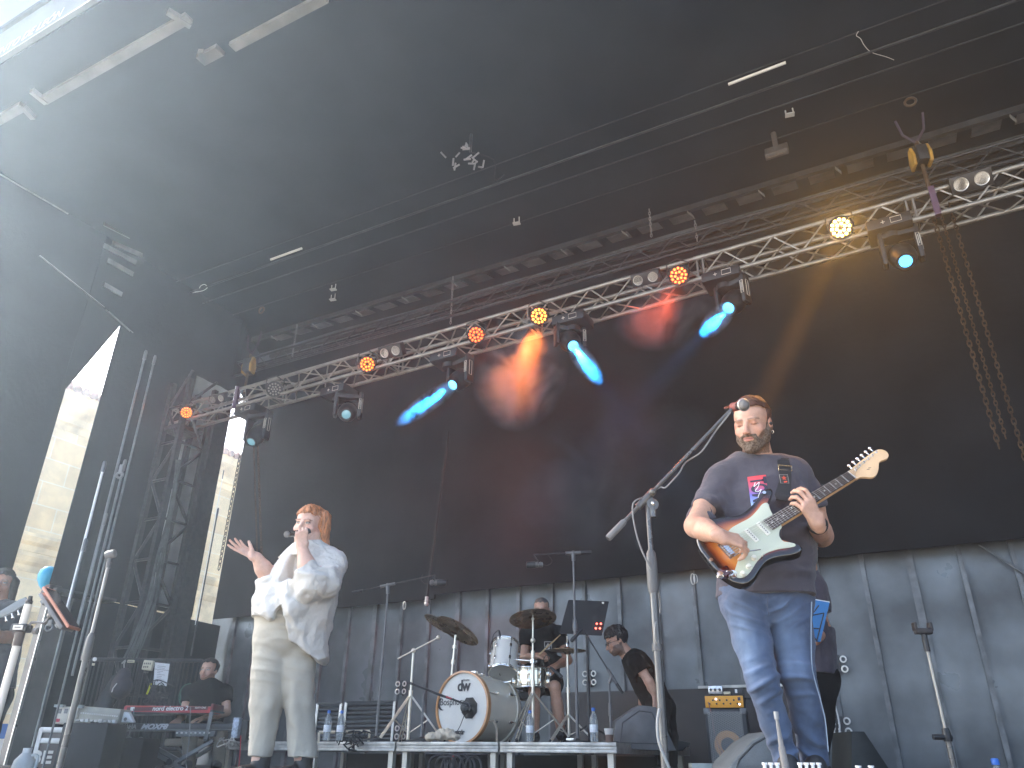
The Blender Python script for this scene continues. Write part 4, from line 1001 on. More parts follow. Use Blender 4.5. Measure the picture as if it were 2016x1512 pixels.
mb.tube(q, .002, 5, smooth=5); sm = mb.build('side_seam', mat('seam_pale', (.35, .42, .5), .8), gt)
# shoes
for c, nm in ((A(1552, 1507, 3.28), 'l'), (A(1606, 1509, 3.32), 'r')):
    S = SDF(c-vec((.2, .3, .16)), c+vec((.2, .3, .1)), .006); z0 = FLZ
    d = nrm(-HF*.9-HR*.2); b = vec((c[0], c[1], z0+.055))
    S.cone(b+HF*.05, b+d*.13, .048, .040, .02, flat=ZA, f=.9).cone(b, vec((c[0], c[1], .24)), .048, .042, .03); S.cut((0, 0, z0+.003), -ZA)
    S.mesh('shoe', mat('shoe_dark', (.03, .03, .032), .6), gt)
# earring, in-ear piece, watch
for s_ in (-1,):
    MB().torus(hd.p(s_*.080, -.005, -.044), hd.Y, .006, .0016, 12, 6).build('earring', CHR, gt)
    MB().sph(hd.p(s_*.082, .004, -.008), .008, 10).build('ear_monitor', PLAST, gt)
dw = nrm(elL-wrL); wc = wrL+dw*.035
MB().torus(wc, dw, .0335, .0075, 24, 8).build('watch_strap', BLKR, gt)
MB().obox(wc-HF*.034+HR*.004, HR, np.cross(nrm(-HF), HR), -HF, .016, .016, .006, .003).build('watch_face', mat('watch_glass', (.02, .02, .03), .1), gt)
# ---------------------------------------------------------------- electric guitar
O = A(1397, 1105, 3.07); T = A(1750, 893, 3.07)
gu = nrm(T-O); gn = nrm(-ray(1540, 1040)+ZA*.50); gn = nrm(gn-gu*(gn@gu)); gv = nrm(np.cross(gn, gu)); gn = np.cross(gu, gv)
GS = np.linalg.norm(T-O)/.952
def G_(u, v, w_=0): return O+(gu*u+gv*v+gn*w_)*GS
guitar = thing('electric_guitar', 'sunburst electric guitar with a mint white pickguard held by the bearded man', 'guitar', G_(.2, 0))
OUT = [(0, .02), (.004, .07), (.022, .115), (.06, .15), (.11, .163), (.16, .152), (.20, .130), (.235, .114), (.27, .112), (.31, .119), (.35, .132), (.39, .147), (.418, .152), (.434, .142), (.430, .126), (.405, .110), (.375, .092), (.352, .066), (.342, .036), (.345, .0),
       (.338, -.032), (.325, -.048), (.308, -.066), (.302, -.086), (.312, -.106), (.330, -.124), (.340, -.142), (.334, -.157), (.312, -.163), (.28, -.156), (.245, -.140), (.21, -.128), (.175, -.126), (.135, -.139), (.09, -.157), (.05, -.158), (.02, -.130), (.003, -.08), (-.003, -.03)]
def cr(pts, k=5):
    pts = [vec(p) for p in pts]; m = len(pts); q = []
    for i in range(m):
        p0, p1, p2, p3 = pts[i-1], pts[i], pts[(i+1) % m], pts[(i+2) % m]
        for j in range(k):
            t = j/k; q.append(.5*((2*p1)+(-p0+p2)*t+(2*p0-5*p1+4*p2-p3)*t*t+(-p0+3*p1-3*p2+p3)*t**3))
    return q
OC = cr(OUT, 4); m_ = len(OC)
rings_ = [(0, -.040), (0, -.006), (.03, -.002), (.07, 0), (.16, 0), (.28, 0), (.42, 0), (.6, 0), (.8, 0), (.97, 0)]
mb = MB(); V = []; cols = []
def gcol(t):
    st = [(0, (.006, .005, .005)), (.16, (.008, .006, .005)), (.29, (.09, .016, .008)), (.40, (.32, .07, .018)), (.54, (.58, .20, .045)), (1, (.70, .34, .09))]
    for (a, ca_), (b, cb_) in zip(st, st[1:]):
        if a <= t <= b: f_ = (t-a)/(b-a); return [p*(1-f_)+q*f_ for p, q in zip(ca_, cb_)]
    return st[-1][1]
for t, w_ in rings_:
    for p in OC:
        sp_ = vec((np.clip(p[0], .11, .26), np.clip(p[1], -.03, .03))); q = p+(sp_-p)*t; V.append(G_(q[0], q[1], w_)); cols.append(gcol(min(1, t*(1 if t < .05 else 1))))
F_ = []
for k in range(len(rings_)-1):
    for i in range(m_): j = (i+1) % m_; F_.append((k*m_+i, k*m_+j, (k+1)*m_+j, (k+1)*m_+i))
F_.append(tuple(reversed(range(m_)))); F_.append(tuple(range((len(rings_)-1)*m_, len(rings_)*m_)))
mb.add(V, F_); SB = mat('sunburst', (1, 1, 1), .12, attr='Col', coat=1.0); gb = mb.build('guitar_body', SB, guitar, smooth=50)
ca = gb.data.color_attributes.new('Col', 'FLOAT_COLOR', 'POINT')
for i, c in enumerate(cols): ca.data[i].color = (*c, 1)
PG = [(.345, .033), (.354, .060), (.366, .088), (.345, .096), (.31, .084), (.26, .072), (.21, .074), (.165, .074), (.135, .060), (.128, .036), (.128, -.034), (.095, -.058), (.058, -.084), (.040, -.102), (.044, -.122), (.067, -.131), (.10, -.125), (.15, -.104), (.20, -.095), (.25, -.106), (.29, -.124), (.314, -.132), (.320, -.122), (.305, -.104), (.292, -.088), (.296, -.062), (.316, -.042), (.336, -.030)]
MB().prism([tuple(p) for p in cr(PG, 3)], G_(0, 0, .0005), gu*1.0, gv, 0, .0026*GS, .0008).build('pickguard', mat('pickguard_mint', (.50, .53, .41), .3, coat=.4), guitar)
MB().prism([tuple(vec(p)*GS) for p in []] or [(0, 0), (1e-4, 0), (0, 1e-4)], G_(.2, 0, .001), gu, gv, 0, .0001)
for u, sl in ((.150, .014), (.213, 0), (.272, 0)):
    a, b = G_(u-sl, -.036, .004), G_(u+sl, .036, .004); pu = MB().obox((a+b)/2, b-a, np.cross(gn, b-a), gn, np.linalg.norm(b-a)/2, .0105, .004, .004).build('pickup', mat('pickup_cream', (.74, .74, .66), .35), guitar)
    mb = MB()
    for i in range(6): q = a+(b-a)*(.14+.144*i)+gn*.004; mb.cyl(q, q+gn*.0015, .0026, n=8)
    o = mb.build('pole_pieces', GRYM, guitar)
MB().obox(G_(.088, 0, .003), gu, gv, gn, .017, .040, .003, .001).build('bridge_plate', CHR, guitar)
mb = MB()
for i in range(6): mb.obox(G_(.090, -.026+.0105*i, .0075), gu, gv, gn, .013, .0045, .003, .0008)
mb.build('saddles', CHR, guitar)
MB().tube([G_(.10, -.038, .006), G_(.125, -.05, .022), G_(.155, -.07, .03), G_(.185, -.085, .032)], .0028, 6, smooth=4).build('tremolo_arm', CHR, guitar)
for u, v in ((.150, -.088), (.108, -.108), (.068, -.120)):
    MB().lathe(G_(u, v, .002), gn, [(.0115, 0), (.0115, .004), (.0095, .006), (.0085, .014), (.007, .0155)], 20).build('knob', mat('knob_cream', (.72, .72, .62), .35), guitar)
MB().cyl(G_(.185, -.098, .002), G_(.180, -.100, .018), .0025).build('switch', mat('knob_cream', (.72, .72, .62), .35), guitar)
MB().lathe(G_(.035, -.098, .0), gn, [(.019, 0), (.018, .004), (.009, .001), (.005, .001)], 20).build('jack_plate', CHR, guitar)
MB().obox(G_(.014, -.080, .012), gu, gv, gn, .022, .020, .014, .008).build('transmitter', mat('dark_red_gloss', (.06, .008, .008), .12, coat=1), guitar)
MB().lathe(G_(-.012, -.085, .016), gn+gv*.3, [(.016, 0), (.017, .006), (.012, .014)], 18).build('plug', CHR, guitar)
MB().tube([G_(.028, -.096, .004), G_(.035, -.100, .02), G_(.025, -.09, .026), G_(.008, -.085, .02)], .004, 6, smooth=4).build('plug_lead', CHR, guitar)
NECKW = mat('maple', (.62, .38, .17), .3, coat=.6, var=.1)
def quadprism(pts, w0, w1, name, m, bev=0.0): return MB().prism([tuple(vec(p)*GS) for p in pts], G_(0, 0, 0), gu, gv, w0*GS, w1*GS, bev).build(name, m, guitar)
quadprism([(.30, -.0285), (.743, -.0215), (.743, .0215), (.30, .0285)], -.018, .006, 'neck', NECKW, .006)
quadprism([(.296, -.0285), (.743, -.0212), (.743, .0212), (.296, .0285)], .0061, .0105, 'fretboard', mat('rosewood', (.035, .017, .011), .45, var=.3))
mb = MB()
for k in range(0, 22):
    x = .743-.648*(1-2**(-k/12)); hw = .0212+(.743-x)/.447*.0073; mb.cyl(G_(x, -hw, .0107), G_(x, hw, .0107), .0013 if k else .0022, n=6)
mb.build('frets', mat('fret_wire', (.85, .84, .8), .2, .6), guitar)
mb = MB()
for k in (3, 5, 7, 9, 12, 15, 17, 19, 21):
    x0 = .743-.648*(1-2**(-k/12)); x1 = .743-.648*(1-2**(-(k-1)/12)); x = (x0+x1)/2
    for v in ((0,) if k != 12 else (-.011, .011)): mb.lathe(G_(x, v, .0105), gn, [(.0034, 0), (.0034, .0006)], 12)
mb.build('inlays', mat('inlay', (.8, .78, .7), .4), guitar)
for i in range(6):
    v0, v1 = -.026+.0104*i, -.0175+.007*i
    te = (.775+.0275*(i), .018+.0040*i)
    MB().tube([G_(.095, v0, .016), G_(.743, v1, .0128), G_(te[0], te[1]-.006, .006)], .0006+.0001*i, 4).build('string', mat('string_steel', (.6, .58, .52), .3, .9), guitar)
HS = [(.743, .0215), (.760, .026), (.80, .033), (.86, .0395), (.915, .0435), (.940, .036), (.951, .016), (.944, -.006), (.925, -.016), (.905, -.013), (.890, -.011), (.875, -.020), (.852, -.040), (.825, -.054), (.802, -.054), (.785, -.040), (.765, -.0255), (.743, -.0215)]
quadprism([tuple(p) for p in cr(HS, 3)], -.010, .004, 'headstock', mat('maple_head', (.72, .48, .26), .25, coat=.6, var=.1), .002)
MB().tube([G_(.815, -.012, .0045), G_(.822, -.018, .0045), G_(.828, -.010, .0045), G_(.835, -.016, .0045)], .0012, 4).build('headstock_mark', mat('mark_black', (.02, .015, .01), .5), guitar)
for i in range(6):
    u, v = .775+.0275*i, .016+.0040*i
    MB().lathe(G_(u, v-.004, .004), gn, [(.0050, 0), (.0050, .003), (.0032, .004), (.0032, .011)], 12).build('string_post', CHR, guitar)
    k = MB().cyl(G_(u, v+.012, -.003), G_(u+.001, v+.026, -.003), .0032, n=8); k.sph(G_(u+.001, v+.032, -.003), .0082, 12, ax=gv, sc=.9).build('tuner', CHR, guitar)
for u, v in ((.395, .138), (.008, .0)): MB().lathe(G_(u, v, -.004), gn, [(.006, 0), (.004, .006), (.008, .01)], 12).build('strap_button', CHR, guitar)
# strap
strap = thing('guitar_strap', 'black guitar strap with a red star patch over the bearded man\'s shoulder', 'strap', A(1548, 905, 3.3))
SP = [(1541, 906, 3.36), (1543, 911, 3.30), (1545, 920, 3.25), (1546, 938, 3.215), (1545, 955, 3.20), (1541, 972, 3.185), (1538, 985, 3.14)]
_bv = BVHTree.FromPolygons([v.co[:] for v in tee.data.vertices], [tuple(p.vertices) for p in tee.data.polygons])
def onto(px, py, d, off=.006):
    o_, r_ = Vector(cC-ORG[tee.name]), Vector(ray(px, py)); h = _bv.ray_cast(o_, r_)
    return A(px, py, d) if h[0] is None else vec(h[0])+ORG[tee.name]-vec(r_)*off
def ribbon(P, w, th, name, m, par, up=HR):
    pts = [onto(*p) if p[2] < 3.4 and p[1] < 980 else A(*p) for p in P]; q = []
    for i in range(len(pts)-1):
        for k in range(5): q.append(pts[i]+(pts[i+1]-pts[i])*k/5)
    q.append(pts[-1]); mb = MB(); V = []
    for i, p in enumerate(q):
        d = nrm(q[min(i+1, len(q)-1)]-q[max(i-1, 0)]); x = nrm(up-d*(up@d)); z = np.cross(d, x); ww = w[min(len(w)-1, int(i/len(q)*len(w)))] if hasattr(w, '__len__') else w
        V += [p-x*ww-z*th, p+x*ww-z*th, p+x*ww+z*th, p-x*ww+z*th]
    F = []
    for i in range(len(q)-1):
        for k in range(4): a, b = i*4+k, i*4+(k+1) % 4; F.append((a, b, b+4, a+4))
    F += [(3, 2, 1, 0), tuple(range(len(V)-4, len(V)))]; mb.add(V, F); return mb.build(name, m, par)
ribbon(SP, [.026, .026, .026, .026, .026, .028, .030, .022], .0022, 'strap_band', mat('strap_web', (.025, .023, .024), .7, bump=.3, bscale=400), strap)
ribbon([(1541, 903, 3.36), (1535, 902, 3.42), (1520, 906, 3.48)], .026, .0022, 'strap_back', MATS['strap_web'], strap)
c = onto(1545.5, 921, 3.235, .012); MB().tube([c-HR*.030-ZA*.010, c+HR*.030-ZA*.013, c+HR*.030+ZA*.009, c-HR*.030+ZA*.012], .0024, 6, closed=True).build('buckle', mat('buckle_metal', (.7, .6, .4), .25, .8), strap)
c = onto(1543.5, 943, 3.188, .011); q = frame(-HF-ZA*.3)
MB().obox(c, HR, ZA, -HF, .0185, .021, .0012).build('patch', mat('patch_grey', (.05, .045, .045), .8), strap)
MB().tube([c-HR*.018-ZA*.020-HF*.002, c+HR*.018-ZA*.020-HF*.002, c+HR*.018+ZA*.020-HF*.002, c-HR*.018+ZA*.020-HF*.002], .0009, 4, closed=True).build('patch_border', mat('border_grey', (.4, .4, .4), .6), strap)
st_ = [(.0115*(1 if k % 2 == 0 else .45)*math.sin(k*math.pi/5), .0115*(1 if k % 2 == 0 else .45)*math.cos(k*math.pi/5)+.004) for k in range(10)]
MB().prism(st_, c-HF*.0015, HR, ZA, 0, .0012).build('star', mat('star_red', (.62, .07, .03), .6), strap)
MB().box(c+vec((-.012, -.0025, -.017)), c+vec((.012, -.0015, -.011))).build('patch_word', MATS['star_red'], strap)
# ---------------------------------------------------------------- singer
D0 = 4.74
sg_ = thing('person', 'red haired woman in a white blouse and cream trousers singing with one arm raised', 'person', (*A(560, 1500, D0)[:2], FLZ))
hs = Head(A(609, 1033, D0), nrm(-HF*1.0-HR*.26-ZA*.16), ZA+HR*.10, s=1.03, fat=.9)
S = SDF(A(490, 1500, D0)-vec((.22, .42, .3)), A(670, 1010, D0)+vec((.18, .42, .10)), .0046); print('grid', S.n)
hs.add(S, female=True)
S.cone(hs.p(0, .02, -.085), hs.p(0, .0, -.14), .058, .075, .03)
sf = nrm(-HR*.75-HF*.65)
S.cone(A(612, 1085, D0+.03), A(604, 1140, D0+.03), .09, .12, .05).cone(A(604, 1140, D0+.03), A(575, 1240, D0+.03), .12, .12, .05)
# raised arm on the viewer's left
eA, wA = A(531, 1140, D0-.08), A(505, 1097, D0-.16)
S.chain([A(575, 1112, D0-.02), eA], [.062, .055], .03).chain([eA, eA*.5+wA*.5, wA], [.053, .047, .031], .02)
hand(S, wA, -HR*.86+ZA*.40-HF*.15, -ZA*.55-HR*.22+HF*.5, +1, {'i': (.05, .12, .1), 'm': (.16, .15, .1), 'r': (.22, .18, .12), 'p': (.12, .2, .15)}, spread=.12, s=.97, r=.0088,
     thumb=(ZA*.9-HR*.1-HF*.1, ZA*.85-HR*.45))
# mic arm
eB, wB = A(614, 1150, D0-.22), A(594, 1076, D0-.24)
S.chain([A(652, 1112, D0+.02), eB], [.068, .058], .03).chain([eB, eB*.5+wB*.5, wB], [.056, .050, .031], .02)
mic0, mic1 = A(563, 1052, D0-.30), A(603, 1048, D0-.135)
md = nrm(mic1-mic0)
hand(S, wB, ZA*.86-HR*.05-HF*.30, HR*.25-HF*.95, +1, {'i': (1.15, 1.35, .7), 'm': (1.2, 1.35, .7), 'r': (1.2, 1.35, .7), 'p': (1.2, 1.35, .7)}, spread=.03, s=.95, r=.0090,
     thumb=(ZA*.8+HF*.25-HR*.5, HR*.5+ZA*.4+HF*.4))
for P, r in (([A(538, 1250, D0), A(530, 1375, D0), A(513, 1500, D0)], [.09, .07, .05]), ([A(592, 1255, D0), A(592, 1380, D0), A(598, 1500, D0)], [.09, .065, .05])): S.chain(P, r, .02)
bs_ = vec((.66, .43, .34))
S.mesh('body', SKIN, sg_, colr=lambda V, N: hs.colour(V, bs_, eyes='open', lip=(.58, .14, .13), brow=(.22, .10, .06), liner=(.04, .02, .02), blush=.3))
GING = mat('ginger_hair', (.42, .17, .07), .45, var=.45, scale=70, bump=.5, bscale=250, stretch=(1, 1, .25))
def lng(S, h):
    for x, y, r in ((-.083, -.022, .030), (-.078, -.045, .038), (-.045, -.080, .042), (.02, -.09, .040), (.065, -.06, .030)):
        S.cone(h.p(x*.9, y, .05), h.p(x*1.14, y-.005, -.125), r*h.s, r*.8*h.s, .03)
        S.cone(h.p(x*1.14, y-.005, -.125), h.p(x*1.08, y+.0, -.150), r*.78*h.s, r*.4*h.s, .01)
hair(hs, 'hair', sg_, GING, hair_z=.062, side_z=-.03, thick=.010, back_z=-.06, rough=.005, h_=.0042, long=lng, seed=12, nsc=(75, 75, 16))
MB().torus(hs.p(-.084, .004, -.058), HR+HF*.4, .022, .0018, 24, 6, R2=.026).build('earring', mat('gold', (.8, .55, .2), .2, 1), sg_)
MB().sph(hs.p(-.080, .006, -.008), .008, 10).build('ear_monitor', PLAST, sg_)
BL = cloth('white_linen', (.66, .64, .59), var=.05, bump=.25, bs=220, sheen=.1)
S = SDF(A(500, 1310, D0)-vec((.15, .45, .05)), A(670, 1070, D0)+vec((.18, .45, .08)), .0050)
S.cone(A(613, 1092, D0+.03), A(608, 1115, D0+.02), .085, .165, .04, flat=sf, f=.9).cone(A(606, 1120, D0+.02), A(592, 1160, D0), .180, .205, .05)
S.cone(A(592, 1160, D0), A(575, 1200, D0-.01), .205, .222, .05).cone(A(575, 1200, D0-.01), A(588, 1300, D0+.03), .215, .17, .06)
S.cone(A(630, 1150, D0+.04), A(622, 1230, D0+.06), .10, .09, .05)
S.cone(A(640, 1100, D0+.03), A(655, 1112, D0), .07, .078, .04)
S.chain([A(653, 1110, D0), A(640, 1150, D0-.14), A(612, 1150, D0-.22), A(594, 1118, D0-.235)], [.088, .088, .090, .080], .035)
S.chain([A(578, 1108, D0-.04), A(536, 1142, D0-.08), A(527, 1131, D0-.11)], [.080, .083, .068], .035)
d1 = nrm(A(594, 1118, D0-.235)-A(612, 1150, D0-.22)); p1 = A(592, 1125, D0-.235); S.cut(p1, nrm(d1-HR*.35), lo=p1-vec((.12, .12, .05)), hi=p1+vec((.12, .07, .11)))
d2 = nrm(wA-eA); p2 = A(526, 1130, D0-.10); S.cut(p2, d2, lo=p2-vec((.10, .12, .10)), hi=p2+vec((.07, .07, .10)))
S.cone(p1-d1*.06, p1+d1*.06, .062, .072, .004, mode='s'); S.cone(p2-d2*.04, p2+d2*.04, .056, .062, .004, mode='s')
ncut = A(600, 1083, D0-.1); pass
# irregular hem
hx = [490, 501, 515, 533, 550, 567, 568, 590, 619, 632, 650, 680]; hy = [1208, 1212, 1217, 1224, 1204, 1190, 1260, 1275, 1297, 1284, 1240, 1225]
hw_ = [A(a, b, D0-.17) for a, b in zip(hx, hy)]; hsx = [p@HR for p in hw_]; hz_ = [p[2] for p in hw_]
r_ = S._sl(S.lo, S.lo+S.h*S.n); sl_, P_, sh_ = r_
S.g[sl_] = np.maximum(S.g[sl_], ((np.interp(P_@HR, hsx, hz_)-P_[:, 2])*.6).reshape(sh_).astype(np.float32)); del P_, r_
bd = plus(folds([A(560, 1170, D0-.2), A(530, 1190, D0-.2), A(600, 1200, D0-.2)], .027, 46, [HR+ZA*.5, HR*.6+ZA, HR-ZA*.5], .13, 21, 1.0),
          folds([A(640, 1135, D0-.15), A(600, 1145, D0-.3), A(610, 1240, D0-.1), A(575, 1225, D0-.2)], .018, 66, [ZA-HR*.4, HR*.4+ZA, HR, HR+ZA*.1], .10, 22, 1.3), soft(.009, 8, 23), soft(.0045, 22, 24), soft(.0015, 60, 25))
blouse = S.mesh('blouse', BL, sg_, disp=bd)
MB().lathe(A(612, 1109, D0-.19), -HF, [(.006, 0), (.006, .002)], 12).build('button', mat('button', (.6, .6, .58), .3), sg_)
CR = cloth('cream_trousers', (.46, .425, .35), var=.05, bump=.2, bs=240, sheen=.1)
S = SDF(A(490, 1500, D0)-vec((.16, .40, .04)), A(650, 1140, D0)+vec((.12, .40, .05)), .0050)
S.cone(A(562, 1185, D0), A(560, 1250, D0), .175, .168, .04)
S.chain([A(538, 1255, D0-.03), A(532, 1320, D0-.03), A(524, 1390, D0-.02), A(511, 1500, D0)], [.118, .102, .084, .064], .018)
S.chain([A(584, 1255, D0+.02), A(582, 1320, D0+.01), A(590, 1390, D0), A(597, 1500, D0)], [.132, .108, .084, .080], .018)
S.cut(A(555, 1490, D0-.09), -ZA)
td = plus(folds([A(530, 1300, D0-.12), A(590, 1300, D0-.12), A(560, 1225, D0-.18)], .007, 95, [ZA+HR*.15, ZA+HR*.25, ZA], .12, 31, .7), folds([A(525, 1400, D0-.1), A(590, 1395, D0-.1)], .013, 42, [HR, HR+ZA*.2], .16, 32, .7),
          folds([A(515, 1480, D0-.07), A(597, 1478, D0-.07)], .008, 60, [HR, HR], .07, 36, .7), soft(.005, 7, 33), soft(.0015, 30, 34))
S.mesh('trousers', CR, sg_, disp=td)
for c in (A(514, 1500, D0), A(598, 1500, D0)):
    S = SDF(c-vec((.16, .22, .2)), c+vec((.16, .22, .12)), .006); b = vec((c[0], c[1], FLZ+.05)); d = nrm(-HF*.8-HR*.5)
    S.cone(b+HF*.04, b+d*.12, .045, .038, .02, flat=ZA, f=.9).cone(b, vec((c[0], c[1], .34)), .048, .055, .03); S.cut((0, 0, FLZ+.003), -ZA)
    S.mesh('boot', mat('boot_black', (.012, .012, .013), .5), sg_)
mic = thing('handheld_microphone', 'black handheld microphone gripped in front of the singing woman\'s mouth', 'microphone', mic0)
MB().lathe(mic0, md, [(.012, 0), (.0165, .003), (.0165, .03), (.0175, .04), (.021, .15), (.021, .16)], 20).build('handle', mat('mic_body', (.03, .028, .026), .25, coat=.6), mic)
L_ = .16; MB().lathe(mic0, md, [(.016, L_), (.024, L_+.008), (.027, L_+.025), (.024, L_+.045), (.014, L_+.055), (.001, L_+.057)], 20).build('grille', GRYM, mic)
MB().lathe(mic0, -md, [(.0185, -.014), (.0185, -.002), (.012, .002)], 18).build('end_cap', GRYM, mic)
# ---------------------------------------------------------------- helper for the people further back
def person(label, head, J, shirt, pants, skin=(.50, .30, .22), hairm=None, hair_kw={}, h=.0065, fr=None, short=False, tr=None, eyes='open', handskw=None, beard=None, pantspts=None, sleeve=.5, girth=1.0, cut_waist=True, shirt_rs=None):
    """J: joint dict of world points: nb (neck base), chest, waist, hip, shA elA wrA shB elB wrB, legs [(hip,knee,ankle),...]"""
    base = J['base']; t = thing('person', label, 'person', base)
    allp = np.array([J[k] for k in J if k not in ('legs', 'base', 'hdA', 'hdB')]+[head.c]+[p for L in J.get('legs', []) for p in L])
    lo, hi = allp.min(0)-.26, allp.max(0)+.26; lo[2] = max(lo[2]+.14, FLZ-.05)
    S = SDF(lo, hi, h); head.add(S)
    fr = fr if fr is not None else -HF; g_ = girth
    S.cone(head.p(0, -.02, -.05), J['nb'], .055, .062, .03)
    S.cone(J['shA'], J['shB'], .045, .045, .03); S.cone(J['nb'], J['chest'], .06, .11*g_, .03, flat=fr, f=.65).cone(J['chest'], J['waist'], .11*g_, .10*g_, .03, flat=fr, f=.7).cone(J['waist'], J['hip'], .10*g_, .09*g_, .03)
    for a in 'AB':
        if 'el'+a in J:
            e_, w_ = J['el'+a], J['wr'+a]; S.chain([J['sh'+a], e_], [.050, .042], .02).chain([e_, e_*.6+w_*.4, w_], [.042, .041, .027], .02)
            if 'hd'+a in J: d_, n_, ts, cu = J['hd'+a]; hand(S, w_, d_, n_, ts, cu, r=.0095, k=.003)
    for L in J.get('legs', []): S.chain(L, [.07, .052, .040][:len(L)], .02)
    if J.get('legs') and short:
        for L in J['legs']: S.cone(L[1]*.6+L[2]*.4, L[2], .052, .036, .02)
    sk = vec(skin); S.mesh('body', SKIN, t, colr=lambda V, N: head.colour(V, sk, eyes=eyes, beard=beard, liner=(.05, .03, .02), lip=sk*vec((.78, .6, .58)), blush=.1))
    if hairm is not None: hair(head, 'hair', t, hairm, h_=.0055, **hair_kw)
    S = SDF(lo, hi, h)
    S.cone(J['nb']-ZA*.055, J['chest'], .075, .175*g_, .04, flat=fr, f=.65).cone(J['chest'], J['waist'], .178*g_, .168*g_, .04, flat=fr, f=.72, fb=.8).cone(J['waist'], J['hip'], .168*g_, .172*g_, .04, flat=fr, f=.8)
    for a in 'AB':
        if 'el'+a in J:
            s0, e_ = J['sh'+a], J['el'+a]; q = s0+(e_-s0)*(sleeve+.12); S.cone(J['nb']*.35+s0*.65, s0, .06, .068, .04).cone(s0, q, .070, .066, .03)
            d_ = nrm(e_-s0); c_ = s0+(e_-s0)*sleeve; S.cut(c_, d_, lo=c_-.085, hi=c_+.085)
        else: S.cone(J['nb'], J['sh'+a], .06, .068, .04)
    if cut_waist: S.cut(J['hip'], nrm(J['hip']-J['waist']))
    S.cone(head.p(0, -.01, -.08), J['nb']+nrm(fr)*.01+ZA*.0, .07, .062, .004, mode='s')
    sh = S.mesh('t_shirt', shirt, t, disp=plus(soft(.006, 9, 41), soft(.0025, 24, 42)))
    if J.get('legs'):
        S = SDF(lo, hi, h)
        for L in J['legs']:
            if short: S.chain([L[0], L[0]*.25+L[1]*.75], [.105, .088], .03)
            else: S.chain(L, [.105, .075, .058][:len(L)], .03)
        S.cone(J['legs'][0][0], J['legs'][-1][0], .11, .11, .04)
        S.mesh('shorts' if short else 'trousers', pants, t, disp=soft(.005, 10, 43))
        if len(J['legs'][0]) > 2:
            for L in J['legs']:
                mb = MB(); an = L[2]; b = vec((an[0], an[1], max(FLZ, an[2]-.09)))
                mb.sph(b+ZA*.04+nrm(fr)*.06, .05, 12, ax=nrm(fr), sc=2.2).build('shoe', mat('shoe_dark', (.03, .03, .032), .6), t)
    return t, sh
BT = cloth('black_tee', (.007, .007, .008), var=.2, sheen=0, spec=.15)
# drummer
DK = 8.0
hh = Head(A(1066, 1200, DK), nrm(-HF-HR*.2-ZA*.25), ZA, s=1.0)
J = dict(nb=A(1067, 1232, DK), chest=A(1066, 1262, DK), waist=A(1068, 1300, DK), hip=A(1068, 1345, DK+.05), shA=A(1037, 1247, DK), shB=A(1100, 1246, DK),
         elA=A(1032, 1298, DK-.05), wrA=A(1056, 1291, DK-.30), elB=A(1118, 1300, DK-.05), wrB=A(1092, 1312, DK-.25), base=vec((*A(1066, 1400, DK+.1)[:2], .38)),
         hdA=(HR*.9+ZA*.2-HF*.1, -HF*.5+ZA*.8, 1, (1.1, 1.3, .7)), hdB=(-HR*.8-ZA*.4-HF*.2, -HF*.6+ZA*.7, -1, (1.1, 1.3, .7)),
         legs=[(A(1050, 1345, DK), A(1052, 1362, DK-.42), A(1052, 1440, DK-.35)), (A(1086, 1345, DK), A(1092, 1352, DK-.42), A(1104, 1435, DK-.35))])
person('drummer in a black t-shirt and shorts, face hidden behind the crash cymbal', hh, J, BT, cloth('black_shorts', (.009, .009, .010), sheen=0, spec=.15), skin=(.52, .30, .21), hairm=mat('grey_short_hair', (.10, .085, .075), .7, var=.4, scale=80), hair_kw=dict(hair_z=.075, side_z=-.01, thick=.004, rough=.001, seed=5), short=True)
t_ = [o for o in bpy.data.objects if o.get('category') == 'person'][-1]
c = A(1079, 1272, DK-.135); MB().tube([c-HR*.034-ZA*.034, c+HR*.034-ZA*.034, c+HR*.034+ZA*.040, c-HR*.034+ZA*.040], .0028, 4, closed=True).build('chest_logo', mat('print_white', (.85, .85, .85), .7), t_)
mb = MB()
for i in range(5): mb.torus(c+HR*(-.02+.01*i)+ZA*(.012*((i*7) % 3)-.006), -HF, .006, .0022, 10, 4)
mb.box(c-vec((.02, .0, .026)), c+vec((.02, .002, -.018))); mb.build('logo_mark', MATS['print_white'], t_)
st1 = thing('drumstick', 'wooden drumstick in the drummer\'s raised hand', 'drumstick', A(1060, 1288, DK-.33))
a, b = A(1060, 1290, DK-.38), A(1103, 1250, DK-.30); MB().tube([a, a*.3+b*.7, a*.06+b*.94, b], [.0075, .0070, .0045, .006], 8).build('stick', mat('hickory', (.55, .40, .22), .5), st1)
# keyboard player
KD = 8.9
hh = Head(A(411, 1320, KD), nrm(-HF-HR*.12-ZA*.02), ZA+HR*.03, s=1.04)
J = dict(nb=A(410, 1353, KD+.03), chest=A(406, 1372, KD), waist=A(404, 1402, KD), hip=A(402, 1440, KD+.05), shA=A(372, 1362, KD), shB=A(444, 1362, KD),
         elA=A(362, 1405, KD-.05), wrA=A(352, 1418, KD-.36), elB=A(446, 1402, KD-.05), wrB=A(402, 1413, KD-.36), base=vec((*A(405, 1480, KD+.1)[:2], FLZ)),
         hdA=(HR*.2-HF*.9-ZA*.2, ZA, 1, (.3, .4, .2)), hdB=(-HR*.6-HF*.7-ZA*.2, ZA, -1, (.3, .4, .2)),
         legs=[(A(388, 1440, KD), A(375, 1445, KD-.42), A(372, 1512, KD-.35)), (A(420, 1440, KD), A(432, 1447, KD-.42), A(430, 1512, KD-.3))])
